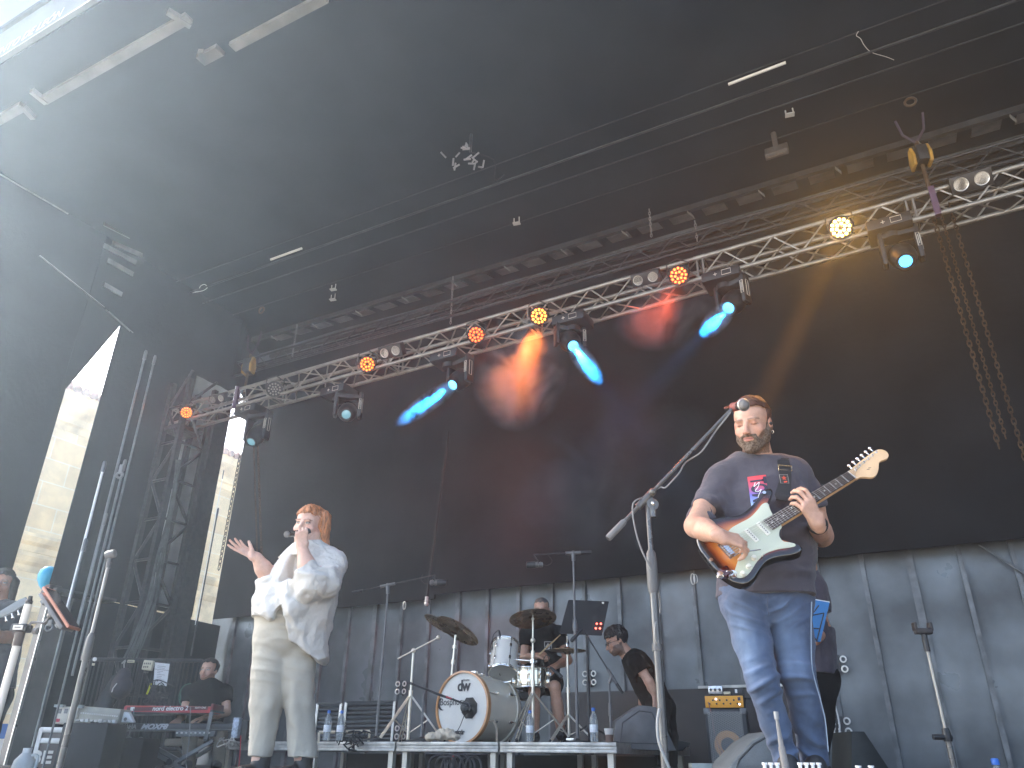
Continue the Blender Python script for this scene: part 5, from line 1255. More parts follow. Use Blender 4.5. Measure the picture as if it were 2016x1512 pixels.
person('dark haired keyboard player with a short beard in a black t-shirt', hh, J, BT, cloth('beige_trousers', (.22, .19, .15)), skin=(.55, .34, .25), hairm=mat('dark_hair', (.018, .012, .010), .6, var=.3, scale=80),
       hair_kw=dict(hair_z=.080, side_z=-.005, thick=.013, rough=.006, seed=6), beard=(.22, .12, .08), girth=1.12)
# man leaning forward behind
MD = 7.75
hh = Head(A(1214, 1263, MD), nrm(-HR*.85-HF*.1-ZA*.32), ZA*.9-HR*.35, s=1.04)
J = dict(nb=A(1236, 1290, MD), chest=A(1256, 1313, MD), waist=A(1277, 1347, MD+.02), hip=A(1294, 1385, MD+.04), shA=A(1252, 1302, MD-.17), shB=A(1256, 1300, MD+.18),
         elA=A(1278, 1342, MD-.20), wrA=A(1291, 1372, MD-.18), elB=A(1268, 1350, MD+.2), wrB=A(1262, 1385, MD+.1), base=vec((*A(1300, 1480, MD)[:2], FLZ)),
         hdA=(HR*.05-ZA*.9, HR*.3-HF*.9, -1, (.15, .25, .2)), legs=[(A(1296, 1392, MD-.08), A(1304, 1450, MD-.08), A(1305, 1500, MD-.08)), (A(1306, 1392, MD+.1), A(1318, 1450, MD+.1), A(1322, 1500, MD+.1))])
person('man with glasses and dark quiff leaning forward in a black t-shirt beside the drum riser', hh, J, BT, cloth('black_trousers', (.008, .008, .009), sheen=0, spec=.15), skin=(.56, .33, .24), hairm=mat('dark_hair', (.018, .012, .010), .6, var=.3, scale=80),
       hair_kw=dict(hair_z=.058, side_z=-.005, thick=.016, rough=.007, seed=8, lift=.02), fr=nrm(-HR-ZA*.5), beard=(.10, .06, .045), h=.0058)
t_ = [o for o in bpy.data.objects if o.get('category') == 'person'][-1]
mb = MB()
for s_ in (-1, 1): mb.torus(hh.p(s_*.031, .100, .002), hh.Y, .019, .0022, 16, 5, up=hh.Z); mb.tube([hh.p(s_*.05, .098, .004), hh.p(s_*.076, .05, .004), hh.p(s_*.078, -.005, .0)], .002, 5)
mb.tube([hh.p(-.012, .103, .003), hh.p(.012, .103, .003)], .002, 5); mb.build('glasses', BLK, t_)
# man behind the guitarist
BD = 5.25
hh = Head(A(1585, 1075, BD), nrm(-HF), ZA, s=1.0)
J = dict(nb=A(1588, 1118, BD), chest=A(1578, 1170, BD), waist=A(1588, 1250, BD), hip=A(1596, 1327, BD), shA=A(1552, 1140, BD), shB=A(1600, 1165, BD),
         elA=A(1560, 1240, BD), wrA=A(1585, 1262, BD-.2), elB=A(1622, 1238, BD), wrB=A(1606, 1262, BD-.22), base=vec((*A(1610, 1500, BD)[:2], FLZ)),
         legs=[(A(1585, 1335, BD), A(1590, 1420, BD), A(1592, 1500, BD)), (A(1618, 1335, BD), A(1616, 1420, BD), A(1610, 1500, BD))])
person('person in a dark plum t-shirt and black trousers standing half hidden behind the guitarist', hh, J, cloth('plum_tee', (.055, .045, .060)), cloth('black_trousers', (.008, .008, .009), sheen=0, spec=.15), skin=(.5, .25, .15), hairm=MATS['dark_hair'], hair_kw=dict(), sleeve=.6)
# bass player at the left edge
LD = 6.15
hh = Head(A(3, 1150, LD), nrm(-HF*.8+HR*.35-ZA*.05), ZA, s=1.05)
J = dict(nb=A(-2, 1196, LD), chest=A(-2, 1225, LD), waist=A(-10, 1290, LD), hip=A(-20, 1360, LD), shA=A(-45, 1205, LD), shB=A(24, 1205, LD-.02),
         elA=A(-70, 1270, LD), wrA=A(-40, 1290, LD-.2), elB=A(24, 1258, LD-.03), wrB=A(-8, 1248, LD-.22), base=vec((*A(-30, 1500, LD)[:2], FLZ)),
         hdB=(-HR*.6+ZA*.4-HF*.4, -HF*.7+HR*.3, 1, (.6, .8, .5)), legs=[(A(-40, 1370, LD), A(-60, 1440, LD), A(-75, 1510, LD)), (A(-8, 1370, LD), A(-25, 1440, LD), A(-40, 1510, LD))])
def lng2(S, h):
    for x, y, r in ((-.082, .01, .034), (-.075, -.05, .035), (.075, -.05, .035), (0, -.085, .045), (.08, -.01, .028)): S.cone(h.p(x, y, .02), h.p(x*1.1, y, -.19), r*h.s, r*.6*h.s, .02)
person('long haired musician with glasses cut off by the left edge of the picture', hh, J, cloth('navy_tee', (.02, .022, .03)), cloth('black_trousers', (.008, .008, .009), sheen=0, spec=.15), skin=(.42, .24, .17), hairm=mat('brown_long_hair', (.018, .011, .008), .85, var=.4, scale=50),
       hair_kw=dict(hair_z=.06, side_z=-.03, thick=.010, rough=.004, seed=15, long=lng2), sleeve=.75)
t_ = [o for o in bpy.data.objects if o.get('category') == 'person'][-1]
mb = MB()
for s_ in (-1, 1): mb.torus(hh.p(s_*.031, .100, .002), hh.Y, .022, .0015, 16, 5, up=hh.Z); mb.tube([hh.p(s_*.05, .098, .004), hh.p(s_*.078, -.005, .0)], .0015, 5)
mb.build('glasses', GRYM, t_)
bg_ = thing('electric_bass', 'grey headstock and neck of a bass held by the musician at the left edge', 'bass guitar', A(0, 1210, LD-.3))
bu = nrm(A(36, 1192, LD-.3)-A(-30, 1225, LD-.3)); bv = nrm(np.cross(-HF, bu)); Ob = A(-5, 1212, LD-.3)
MB().prism([(-1.0, -.022), (.0, -.018), (.03, -.03), (.12, -.034), (.20, -.02), (.225, .0), (.215, .03), (.17, .035), (.02, .02), (0, .018), (-1.0, .022)], Ob, bu, bv, -.01, .01, .004).build('neck', mat('bass_grey', (.22, .24, .25), .35), bg_)
for i in range(4): q = Ob+bu*(.05+.045*i)-bv*.035; MB().cyl(q, q-bv*.03, .006).sph(q-bv*.035, .012, 10).build('tuner', CHR, bg_)

# ================================================================== GEAR
def P_(px, py, d): return at(px, py, d)
def vtop(px, py, d, z): p = at(px, py, d); return vec((p[0], p[1], z))
RISZ = .38
# ---- riser
for i, (pa, pb) in enumerate(((434, 600), (602, 777), (780, 980), (984, 1213))):
    a, b = aty(pa, 1466, 6.3), aty(pb, 1466, 6.3)
    labs = ('drum riser module half hidden behind the singer, leftmost', 'drum riser module carrying two water bottles', 'drum riser module under the left cymbal stand and half the bass drum', 'drum riser module at the right, under the snare and hi-hat')
    t = thing('riser_module', labs[i], 'stage riser', ((a[0]+b[0])/2, 7.3, FLZ), 'modules of the drum riser')
    x0, x1 = a[0], b[0]
    MB().box((x0+.01, 6.31, RISZ-.016), (x1-.01, 8.29, RISZ), 0).build('deck_board', mat('deck_ply', (.10, .09, .08), .6, var=.3), t)
    for k, (z0, z1, o) in enumerate(((RISZ-.03, RISZ-.001, 0), (RISZ-.055, RISZ-.031, .006), (RISZ-.08, RISZ-.056, 0))):
        MB().box((x0, 6.30+o, z0), (x1, 6.335, z1), .002).build('front_rail', ALUD, t)
    for xx in ((x0, x0+.035), (x1-.035, x1)): MB().box((xx[0], 6.337, RISZ-.08), (xx[1], 8.3, RISZ-.002)).build('side_rail', ALUD, t)
    for xx in (x0+.07, x1-.07):
        for yy in (6.37, 8.2): MB().box((xx-.025, yy-.025, FLZ), (xx+.025, yy+.025, RISZ-.081)).build('leg', mat('leg_alu', (.6, .57, .5), .4, .4), t)
t = thing('riser_skirt', 'black cloth hanging low behind the riser legs', 'cloth', (-4.5, 8.2, FLZ)); MB().box((-6.7, 8.24, FLZ), (-2.6, 8.27, RISZ-.09)).build('cloth_panel', CLOTH, t)
# ---- drum kit
NICK = mat('nickel_stand', (.80, .74, .63), .28, .75, var=.06)
WRAP = mat('cream_shell', (.66, .62, .52), .22, coat=.7, var=.04)
HEADM = mat('drum_head', (.62, .62, .59), .5, var=.03)
DKB = 7.45
c = P_(910, 1392, DKB); ax = nrm(-HF*.80-HR*.60); up = ZA; R0 = .293
bd_ = thing('bass_drum', 'cream bass drum with wooden hoop and lettered white head at the middle of the riser', 'drum', (c[0], c[1], RISZ), 'drums of the kit')
sx_ = nrm(np.cross(up, ax)); 
MB().lathe(c, -ax, [(R0*.98, .01), (R0*.98, .44)], 64, cap=False).build('shell', WRAP, bd_)
MB().lathe(c, ax, [(R0*.99, -.035), (R0*1.045, -.03), (R0*1.045, .012), (R0*.985, .014), (R0*.975, -.002)], 64, cap=False).build('front_hoop', mat('wood_hoop', (.50, .24, .09), .3, coat=.5, var=.15), bd_)
MB().lathe(c, -ax, [(R0*.99, .43), (R0*1.04, .435), (R0*1.04, .475), (R0*.98, .476)], 64, cap=False).build('rear_hoop', WRAP, bd_)
MB().lathe(c, ax, [(R0*.98, -.006), (R0*.5, -.004), (.001, -.004)], 64).build('front_head', HEADM, bd_)
DKT = mat('drum_ink', (.03, .03, .035), .6)
text('dw', .13, DKT, bd_, c+ax*.0006+ZA*.175+sx_*.01, sx_, ZA, 'lettering', bold=.004, space=.85)
text('drums', .03, DKT, bd_, c+ax*.0006+ZA*.225+sx_*.035, sx_, ZA, 'lettering')
text('Bosphorus', .085, DKT, bd_, c+ax*.0006+ZA*.045-sx_*.10, sx_, ZA, 'lettering', sx=.92)
mb = MB(); n_ = 22
for i in range(n_):
    a0, a1 = math.pi*(.62+.95*i/n_), math.pi*(.62+.95*(i+1)/n_)
    def w__(a): return .012*math.sin(math.pi*(a/math.pi-.62)/.95)
    q = [c+ax*.002-sx_*.225+ZA*.035+(sx_*math.cos(a)+ZA*math.sin(a))*(.055+s_*w__(a)) for a in (a0, a1) for s_ in (-1, 1)]
    mb.add(q, [(0, 1, 3, 2)])
mb.build('crescent', DKT, bd_)
text('oszir', .055, DKT, bd_, c+ax*.0006-ZA*.205-sx_*.02, sx_, ZA, 'lettering', bold=.003)
MB().obox(c+ax*.0015-ZA*.232-sx_*.05, sx_, ZA, ax, .05, .0015, .0008).build('ink_line', DKT, bd_)
pc = c+sx_*.085-ZA*.01+ax*.002
oc = [(.085*math.cos(a)*(1+.10*(k % 2)), .085*math.sin(a)*(1+.10*(k % 2))) for k, a in enumerate(np.linspace(0, 2*math.pi, 17)[:-1])]
MB().prism(oc, pc, sx_, np.cross(ax, sx_), -.001, .004).build('port_ring', mat('port_black', (.015, .015, .016), .7), bd_)
for i in range(8):
    a = 2*math.pi*(i+.5)/8; r_ = sx_*math.cos(a)+ZA*math.sin(a); q = c-ax*.03+r_*R0*1.03
    MB().cyl(q, q-ax*.10, .006).obox(q-ax*.11, ax, np.cross(r_, ax), r_, .02, .012, .010, .003).build('lug', CHR, bd_)
    q = c-ax*.40+r_*R0*1.02; MB().cyl(q-ax*.07, q+ax*.03, .005).obox(q+ax*.05, ax, np.cross(r_, ax), r_, .02, .012, .010, .003).build('lug', CHR, bd_)
for s_ in (-1, 1):
    q = c-ax*.12+sx_*R0*.9*s_-ZA*.10; MB().tube([q, q+sx_*s_*.06-ZA*.08+ax*.03, q+sx_*s_*.12+ax*.10-ZA*(q[2]-RISZ-.0)], .010, 8).build('spur', NICK, bd_)
MB().obox(c-ax*.13+ZA*(R0+.0), ax, sx_, ZA, .02, .05, .02, .004).build('tom_mount', CHR, bd_)
def drum(lab, name, ct, cb, R, shell, n_lug=8, bottom=True, hoopm=CHR, cat='drum'):
    ct, cb = vec(ct), vec(cb); a = nrm(ct-cb); L = np.linalg.norm(ct-cb); t = thing(name, lab, cat, (cb[0], cb[1], cb[2]), 'drums of the kit'); x, y, _ = frame(a)
    MB().lathe(cb, a, [(R, 0), (R, L)], 48, cap=False).build('shell', shell, t)
    MB().lathe(cb, a, [(R*.99, -.004), (R*.001, -.004)], 48).build('bottom_head', HEADM, t); MB().lathe(ct, a, [(R*.99, .004), (R*.001, .004)], 48).build('top_head', HEADM, t)
    for q, s_ in ((cb, -1), (ct, 1)): MB().torus(q+a*.006*s_, a, R*1.02, .008, 48, 8).torus(q-a*.012*s_, a, R*1.02, .005, 48, 6).build('hoop', hoopm, t)
    for i in range(n_lug):
        an = 2*math.pi*i/n_lug; r_ = x*math.cos(an)+y*math.sin(an)
        for h_ in (.28, .72): MB().obox(cb+a*L*h_+r_*(R+.008), a, np.cross(a, r_), r_, .018, .011, .010, .004).build('lug', CHR, t)
        MB().cyl(cb+r_*(R+.014), ct+r_*(R+.014), .003, n=6).build('tension_rod', CHR, t)
    return t
tm = drum('white rack tom mounted above the bass drum', 'rack_tom', P_(995, 1271, 7.70), P_(990, 1325, 7.55), .128, mat('white_shell', (.72, .71, .66), .22, coat=.7), 6)
sn = drum('polished chrome snare drum in front of the drummer\'s knees', 'snare_drum', vtop(1047, 1318, 7.62, P_(1047, 1318, 7.62)[2]), vtop(1047, 1318, 7.62, P_(1047, 1318, 7.62)[2]-.155), .165, mat('chrome_shell', (.8, .74, .6), .1, 1.0, var=.1, scale=14), 10)
MB().lathe(P_(1040, 1372, 7.75), ZA, [(.10, -.03), (.12, 0), (.12, .03), (.09, .04)], 24).build('stand_basket', BLK, sn)
CYM = mat('bronze', (.20, .145, .085), .30, .9, var=.35, scale=10, rvar=.1)
def cymbal(par, c, n, R, name='cymbal'):
    mb = MB(); mb.lathe(c, n, [(.006, .024), (R*.16, .020), (R*.22, .008), (R*.5, .002), (R, -.012), (R, -.0135), (R*.5, .0005), (R*.22, .0065), (R*.16, .0185), (.006, .0225)], 56, cap=False); return mb.build(name, CYM, par)
def tripod(par, foot, top, spread=.26, h=.30, rot=.5, m=NICK, r=.007):
    for k in range(3):
        an = rot+k*2*math.pi/3; d = vec((math.cos(an), math.sin(an), 0)); q = foot+d*spread
        for o in (-.012, .012):
            w_ = np.cross(ZA, d)*o; MB().tube([foot+ZA*h+w_, q+ZA*.01+w_], r, 6).build('leg', m, par)
        MB().tube([foot+ZA*.07, foot+ZA*(h*.45)+d*spread*.52], r*.8, 6).build('leg_strut', m, par)
        MB().sph(q+ZA*.014, .016, 8).build('rubber_foot', BLKR, par)
def stand_base(px, py, d, z=RISZ): p = P_(px, py, d); return vec((p[0], p[1], z))
# left boom cymbal stand
f = stand_base(803, 1450, 7.75); top = P_(814, 1281, 7.75); top = vec((f[0], f[1], top[2]))
cs = thing('cymbal_stand', 'boom cymbal stand left of the bass drum with two tilted dark crash cymbals', 'cymbal stand', f, 'cymbal stands of the kit')
MB().cyl(f+ZA*.02, f+ZA*.42, .016).cyl(f+ZA*.40, top, .012).lathe(f, ZA, [(.022, .38), (.022, .44)], 14).lathe(f, ZA, [(.018, .28), (.018, .32)], 14).build('tube', NICK, cs)
tripod(cs, f, top, .34, .40, 2.4)
e0, e1 = P_(783, 1297, 7.75), P_(863, 1255, 7.70)
MB().sph(top, .024, 14).cyl(e0, e1, .0075).sph(e1, .022, 12).build('boom_arm', NICK, cs)
n1 = nrm(ZA*.78+HR*.28-HF*.30+HR*.12); cc = P_(902, 1240, 7.62)
cymbal(cs, cc, nrm(ZA*.86+HR*.46+HF*.24), .228)
cymbal(cs, P_(872, 1229, 7.80), nrm(ZA*.86+HR*.42+HF*.15), .20)
yl = mat('cymbal_ink', (.62, .45, .05), .5)
# mounted pole for that cymbal on the bass drum
q0, q1 = P_(889, 1330, 7.62), P_(897, 1250, 7.62); MB().cyl(q0, q1, .011).lathe(q0, q1-q0, [(.018, .10), (.018, .14)], 12).lathe(q0, q1-q0, [(.022, .24), (.022, .27)], 12).build('cymbal_post', NICK, cs)
# right crash stand
f = stand_base(1049, 1446, 7.45); top = P_(1046, 1216, 7.45); top[0], top[1] = f[0], f[1]
cr_ = thing('cymbal_stand', 'straight cymbal stand whose crash cymbal hides the drummer\'s face', 'cymbal stand', f, 'cymbal stands of the kit')
MB().cyl(f+ZA*.02, f+ZA*.5, .015).cyl(f+ZA*.48, f+ZA*.75, .012).cyl(f+ZA*.73, top, .008).lathe(f, ZA, [(.021, .46), (.021, .52)], 14).lathe(f, ZA, [(.018, .71), (.018, .77)], 14).sph(f+ZA*.86, .024, 14).lathe(f, ZA, [(.018, .62), (.018, .65)], 12).build('tube', NICK, cr_)
tripod(cr_, f, top, .36, .42, .6)
cymbal(cr_, top+ZA*.0, nrm(ZA*.95-HR*.07+HF*.25), .222)
MB().cyl(top, top+ZA*.06, .005).lathe(top, ZA, [(.014, -.02), (.014, -.004)], 12).lathe(top, ZA, [(.010, .03), (.010, .045)], 12).build('felt', mat('felt', (.6, .58, .5), .9), cr_)
q = f+ZA*(P_(1046, 1302, 7.45)[2]-RISZ); MB().cyl(q+HR*.04, P_(1010, 1298, 7.55), .009).lathe(q, ZA, [(.03, -.018), (.03, .018)], 14).build('tom_arm', CHR, cr_)
# hi-hat
f = stand_base(1120, 1450, 7.55); top = P_(1117, 1281, 7.55); top[0], top[1] = f[0], f[1]
hh_ = thing('hi_hat', 'hi-hat stand with flat dark cymbals at the right of the kit', 'cymbal stand', f, 'cymbal stands of the kit')
MB().cyl(f+ZA*.03, f+ZA*.45, .014).cyl(f+ZA*.44, top-ZA*.03, .011).cyl(top-ZA*.05, top+ZA*.13, .004).lathe(f, ZA, [(.019, .42), (.019, .47)], 12).build('tube', NICK, hh_)
cymbal(hh_, top+ZA*.012, nrm(ZA+HR*.01), .172); cymbal(hh_, top-ZA*.012, -nrm(ZA+HR*.01), .172, 'bottom_cymbal'); MB().lathe(top, ZA, [(.012, .03), (.014, .06), (.008, .075)], 12).build('clutch', CHR, hh_)
tripod(hh_, f, top, .24, .24, .2); MB().obox(f-HF*.16+ZA*.03, HF, HR, ZA, .13, .045, .008).build('pedal', CHR, hh_)
# mics on the kit
def mic57(lab, p, d, par_pts=None, name='drum_microphone'):
    t = thing(name, lab, 'microphone', p); MB().lathe(p, d, [(.004, .0), (.012, .02), (.014, .09), (.016, .10), (.019, .12), (.017, .15), (.006, .155)], 16).build('body', BLK, t)
    if par_pts is not None: MB().tube(par_pts, .004, 6, smooth=4).build('cable', BLKR, t)
    return t
mic57('small black microphone clipped on the rim of the white tom', P_(982, 1240, 7.6), nrm(-ZA+HR*.2), [P_(982, 1240, 7.6), P_(970, 1255, 7.6), P_(972, 1300, 7.6), P_(985, 1330, 7.55)])
mic57('black microphone beside the snare drum under the drummer\'s hand', P_(1082, 1312, 7.5), nrm(HR*.8-ZA*.7-HF*.2), [P_(1082, 1312, 7.5), P_(1078, 1290, 7.5), P_(1070, 1300, 7.5), P_(1075, 1330, 7.5)])
f = stand_base(829, 1456, 7.2)
ks = thing('short_mic_stand', 'short black boom stand holding the microphone at the bass drum port', 'microphone stand', f)
top = P_(834, 1368, 7.2); top[0], top[1] = f[0], f[1]
MB().lathe(f, ZA, [(.10, 0), (.10, .012), (.03, .02), (.012, .03)], 28).build('round_base', BLK, ks); MB().cyl(f, top, .009).lathe(top, ZA, [(.016, -.05), (.016, .01)], 12).build('pole', GRYM, ks)
b0, b1 = P_(806, 1345, 7.2), P_(918, 1387, 7.12); MB().cyl(b0, b1, .0085).build('boom', BLK, ks); MB().tube([b0+ZA*.012, (b0+b1)/2-ZA*.01, b1, pc+ax*.05], .004, 6, smooth=5).build('cable', BLKR, ks)
MB().cyl(b0*.35+b1*.65, b0*.25+b1*.75, .0095).build('red_tape', mat('red_tape', (.4, .03, .05), .6), ks)
MB().tube([pc+ax*.06-ZA*.05, pc-ZA*.15+ax*.06-sx_*.05, pc-ZA*.24+ax*.06-sx_*.12], .003, 6).build('loose_cable', BLKR, ks)
km = thing('kick_microphone', 'round dark microphone in the port of the bass drum head', 'microphone', pc+ax*.05)
MB().sph(pc+ax*.055, .046, 24).lathe(pc+ax*.02, -ax, [(.03, -.02), (.034, .04)], 20).build('grille', mat('kick_grille', (.06, .065, .07), .4, .5, bump=.5, bscale=300), km); MB().torus(pc+ax*.05, ax, .046, .005).build('ring', GRYM, km)
# crumpled cream cloth
t = thing('cloth_bundle', 'crumpled cream cloth on the riser below the left side of the bass drum', 'cloth', stand_base(868, 1455, 7.1))
c = stand_base(868, 1455, 7.1); S = SDF(c-vec((.2, .2, .03)), c+vec((.2, .2, .16)), .006)
for a, r in (((-.08, .03), .035), ((0, .045), .045), ((.07, .05), .042), ((.11, .03), .03)): S.ell(c+HR*a[0]+ZA*a[1], (.05, .05, r), k=.02)
S.mesh('bundle', cloth('cream_cloth', (.60, .52, .40), var=.1), t, disp=lambda V, N: .012*fbm(V*vec((30, 30, 22)), 61, 3))
# ---- overhead boom microphone stands
def boomstand(lab, ftop, fbase, tail, tip, d, zb, dt=0.0, r=.009, m=BLK, base='round', clutch=.5, grp='tall boom microphone stands'):
    b = stand_base(*fbase, d, zb); tp_ = P_(*ftop, d); tp_[0], tp_[1] = b[0], b[1]
    t = thing('boom_mic_stand', lab, 'microphone stand', b, grp)
    if base == 'tripod':
        for k in range(3):
            an = .3+k*2.094; q = b+vec((math.cos(an), math.sin(an), 0))*.3; MB().tube([b+ZA*.12, q+ZA*.012], .008, 6).build('leg', m, t)
    else: MB().lathe(b, ZA, [(.11, 0), (.11, .012), (.03, .02), (.014, .035)], 28).build('round_base', m, t)
    h = tp_[2]-b[2]; MB().cyl(b+ZA*.02, b+ZA*h*clutch, r*1.3).lathe(b, ZA, [(r*1.9, h*clutch-.07), (r*2.1, h*clutch-.03), (r*1.5, h*clutch+.03)], 14).build('lower_tube', GRYM if m is BLK else m, t)
    MB().cyl(b+ZA*h*clutch, tp_, r).build('upper_tube', GRYM, t)
    a, c_ = P_(*tail, d), P_(*tip, d+dt); u = nrm(c_-a)
    MB().cyl(a, c_, r*.72).build('boom', m, t); MB().cyl(a, a+u*.10, r*1.5).build('counterweight', m, t)
    k = tp_+((a-tp_)@u)*-u if False else tp_; kk = a+u*((tp_-a)@u)
    MB().cyl(kk-u*.07, kk+u*.07, r*1.6).cyl(tp_-ZA*.04, kk, r*1.7).sph(kk, r*2.1, 12).build('clutch', GRYM, t)
    return t, a, c_, u
def broadcast_mic(lab, c, d, hang):
    t = thing('broadcast_microphone', lab, 'microphone', c, 'large cylindrical overhead microphones'); c = vec(c); d = nrm(d)
    MB().lathe(c-d*.075, d, [(.014, 0), (.022, .004), (.026, .02), (.026, .03), (.020, .034), (.020, .04), (.027, .045), (.027, .07)], 20).build('body', GRYM, t)
    MB().lathe(c-d*.005, d, [(.029, 0), (.031, .004), (.031, .078), (.027, .084), (.001, .085)], 20).build('windscreen', BLK, t)
    x = nrm(np.cross(d, ZA)); MB().tube([c-d*.03+x*.033, c-d*.03+x*.033+ZA*.03, vec(hang), c-d*.03-x*.033+ZA*.03, c-d*.03-x*.033], .0035, 6).build('yoke', BLK, t)
    MB().tube([c-d*.075, c-d*.12-ZA*.01, c-d*.16+ZA*.03, vec(hang)-d*.12+ZA*.005], .004, 6, smooth=4).build('cable', BLKR, t)
t, a, b, u = boomstand('tall thin boom stand over the left cymbals', (767, 1160), (740, 1455), (693, 1167), (857, 1132), 7.3, RISZ)
broadcast_mic('cylindrical microphone hanging from the boom over the left cymbals', P_(862, 1147, 7.3), HR+ZA*.02, b)
t, a, b, u = boomstand('tall boom stand right of the drummer, highest of the drum stands', (1124, 1095), (1137, 1455), (1164, 1087), (1051, 1092), 7.15, RISZ, r=.011, clutch=.62)
broadcast_mic('cylindrical microphone hanging from the boom above the drummer', P_(1053, 1112, 7.15), -HR-ZA*.05, b)
t, a, b, u = boomstand('low boom stand reaching up behind the black music stand', (1202, 1335), (1203, 1436), (1226, 1366), (1147, 1238), 7.1, RISZ, clutch=.55)
mic57('slim microphone at the end of the low boom beside the music stand', b, nrm(-HR*.7-ZA*.7))
# ---- black music stand
ms = thing('music_stand', 'black music stand with solid desk and four small red lights beside the drummer', 'music stand', stand_base(1161, 1456, 7.3))
f = stand_base(1161, 1456, 7.3); tp_ = P_(1155, 1250, 7.3)
MB().cyl(f, vec((f[0], f[1], tp_[2])), .011).cyl(f, f+ZA*.5, .015).build('pole', BLK, ms)
for k in range(3): an = .9+k*2.094; MB().tube([f+ZA*.15, f+vec((math.cos(an), math.sin(an), 0))*.28+ZA*.01], .008, 6).build('leg', BLK, ms)
qa, qb, qc, qd = P_(1119, 1181, 7.38), P_(1199, 1184, 7.38), P_(1185, 1252, 7.26), P_(1101, 1247, 7.26)
nn = nrm(np.cross(qb-qa, qd-qa)); cx = (qa+qb+qc+qd)/4; ux = nrm(qb-qa); uy = nrm(np.cross(nn, ux))
pl = [((q-cx)@ux, (q-cx)@uy) for q in (qa, qb, qc, qd)]
def rpoly(pts, r=.012):
    o = []; m = len(pts); pts = [vec(p) for p in pts]
    for i in range(m):
        p, a, b = pts[i], pts[i-1], pts[(i+1) % m]; a = p+nrm(a-p)*r; b = p+nrm(b-p)*r
        for t in (0, .25, .5, .75, 1): o.append(tuple((1-t)**2*a+2*t*(1-t)*p+t*t*b))
    return o
MB().prism(rpoly(pl), cx, ux, uy, -.002, .002).build('desk', mat('desk_black', (.012, .012, .013), .55, var=.1), ms)
RL = emis('red_indicator', (1, .12, .08), 1.6)
for px, py in ((1175, 1228), (1183, 1228), (1173, 1237), (1181, 1237)):
    q = P_(px, py, 7.27); MB().lathe(q, -HF, [(.009, 0), (.009, .003), (.004, .005)], 12).build('red_light', RL, ms)
MB().obox(P_(1187, 1187, 7.33), ux, uy, nn, .010, .008, .004).build('white_tag', WHITE, ms)
# ---- bottles and cup
WAT = mat('clear_plastic', (.85, .92, .95), .06, trans=.85); CAPB = mat('cap_blue', (.03, .14, .5), .4)
def bottle(px, py, d, z, lab, s=1.0, name='water_bottle', cat='bottle'):
    p = stand_base(px, py, d, z); t = thing(name, lab, cat, p, 'clear plastic water bottles')
    MB().lathe(p, ZA, [(.02*s, 0), (.032*s, .004*s), (.033*s, .06*s), (.029*s, .075*s), (.033*s, .09*s), (.033*s, .15*s), (.028*s, .185*s), (.013*s, .215*s), (.013*s, .232*s)], 24).build('bottle_wall', WAT, t)
    MB().lathe(p, ZA, [(.0335*s, .07*s), (.0338*s, .072*s), (.0338*s, .125*s), (.0335*s, .127*s)], 24, cap=False).build('label', mat('bottle_label', (.7, .74, .78), .5, var=.15, scale=40), t)
    MB().lathe(p, ZA, [(.0155*s, .225*s), (.0155*s, .245*s), (.012*s, .25*s)], 16).build('cap', CAPB, t)
bottle(641, 1466, 7.62, RISZ, 'left of the two water bottles standing beside the singer\'s leg')
bottle(667, 1466, 7.62, RISZ, 'right of the two water bottles in front of the ribbed case lids')
bottle(1043, 1464, 6.95, RISZ, 'water bottle with blue label in front of the bass drum and snare', .95)
bottle(1170, 1462, 6.80, RISZ, 'blue capped water bottle on the riser below the music stand', 1.02)
bottle(1962, 1512, 3.2, .05, 'blue bottle cap just showing at the bottom right corner', .9)
p = stand_base(1200, 1462, 6.75, RISZ); t = thing('plastic_cup', 'frosted plastic cup with dark drink at the right end of the riser', 'cup', p)
MB().lathe(p, ZA, [(.030, 0), (.033, .04), (.0345, .055)], 24).build('drink', mat('drink', (.12, .08, .07), .3), t); MB().lathe(p, ZA, [(.034, .056), (.041, .10), (.042, .10), (.0405, .10), (.033, .057)], 24, cap=False).build('cup_wall', mat('frosted', (.55, .54, .52), .4), t)
# ---- ribbed road case lids and clutter behind
LID = mat('ribbed_foam', (.05, .052, .055), .45, var=.3)
def lid(lab, a, b, c_, d_, dd):
    q = [P_(*a, dd), P_(*b, dd), P_(*c_, dd), P_(*d_, dd)]; cx = sum(q)/4; t = thing('case_lid', lab, 'flight case', (cx[0], cx[1], RISZ), 'open flight case lids behind the riser')
    ux = nrm(q[1]-q[0]+q[2]-q[3]); uy = nrm(q[0]-q[3]+q[1]-q[2]); nn = nrm(np.cross(ux, uy)); w_ = np.linalg.norm(q[1]-q[0])/2; h = np.linalg.norm(q[0]-q[3])/2
    MB().obox(cx+HF*.03, ux, uy, nn, w_, h, .01).build('back_panel', PLAST, t)
    mb = MB()
    for k in range(9): y_ = -h+.02+(2*h-.04)*k/8; mb.tube([cx+uy*y_-ux*(w_-.015), cx+uy*y_+ux*(w_-.015)], .016, 8)
    mb.build('ribbed_lining', LID, t)
    for s_ in (-1, 1): MB().obox(cx+ux*w_*s_, uy, ux, nn, h, .011, .022).build('edge_profile', ALU, t)
    MB().obox(cx+uy*h, ux, uy, nn, w_, .009, .022).build('top_profile', BLK, t)
    return t
lid('open flight case lid with ribbed lining right beside the singer\'s leg', (626, 1386), (672, 1384), (662, 1462), (618, 1462), 8.25)
lid('open flight case lid with ribbed lining behind the tall mic stand base', (682, 1383), (777, 1380), (771, 1460), (674, 1462), 8.25)
t = thing('tool_case', 'open case edge with cream frame and tangled cables behind the bottles', 'case', stand_base(690, 1462, 7.9))
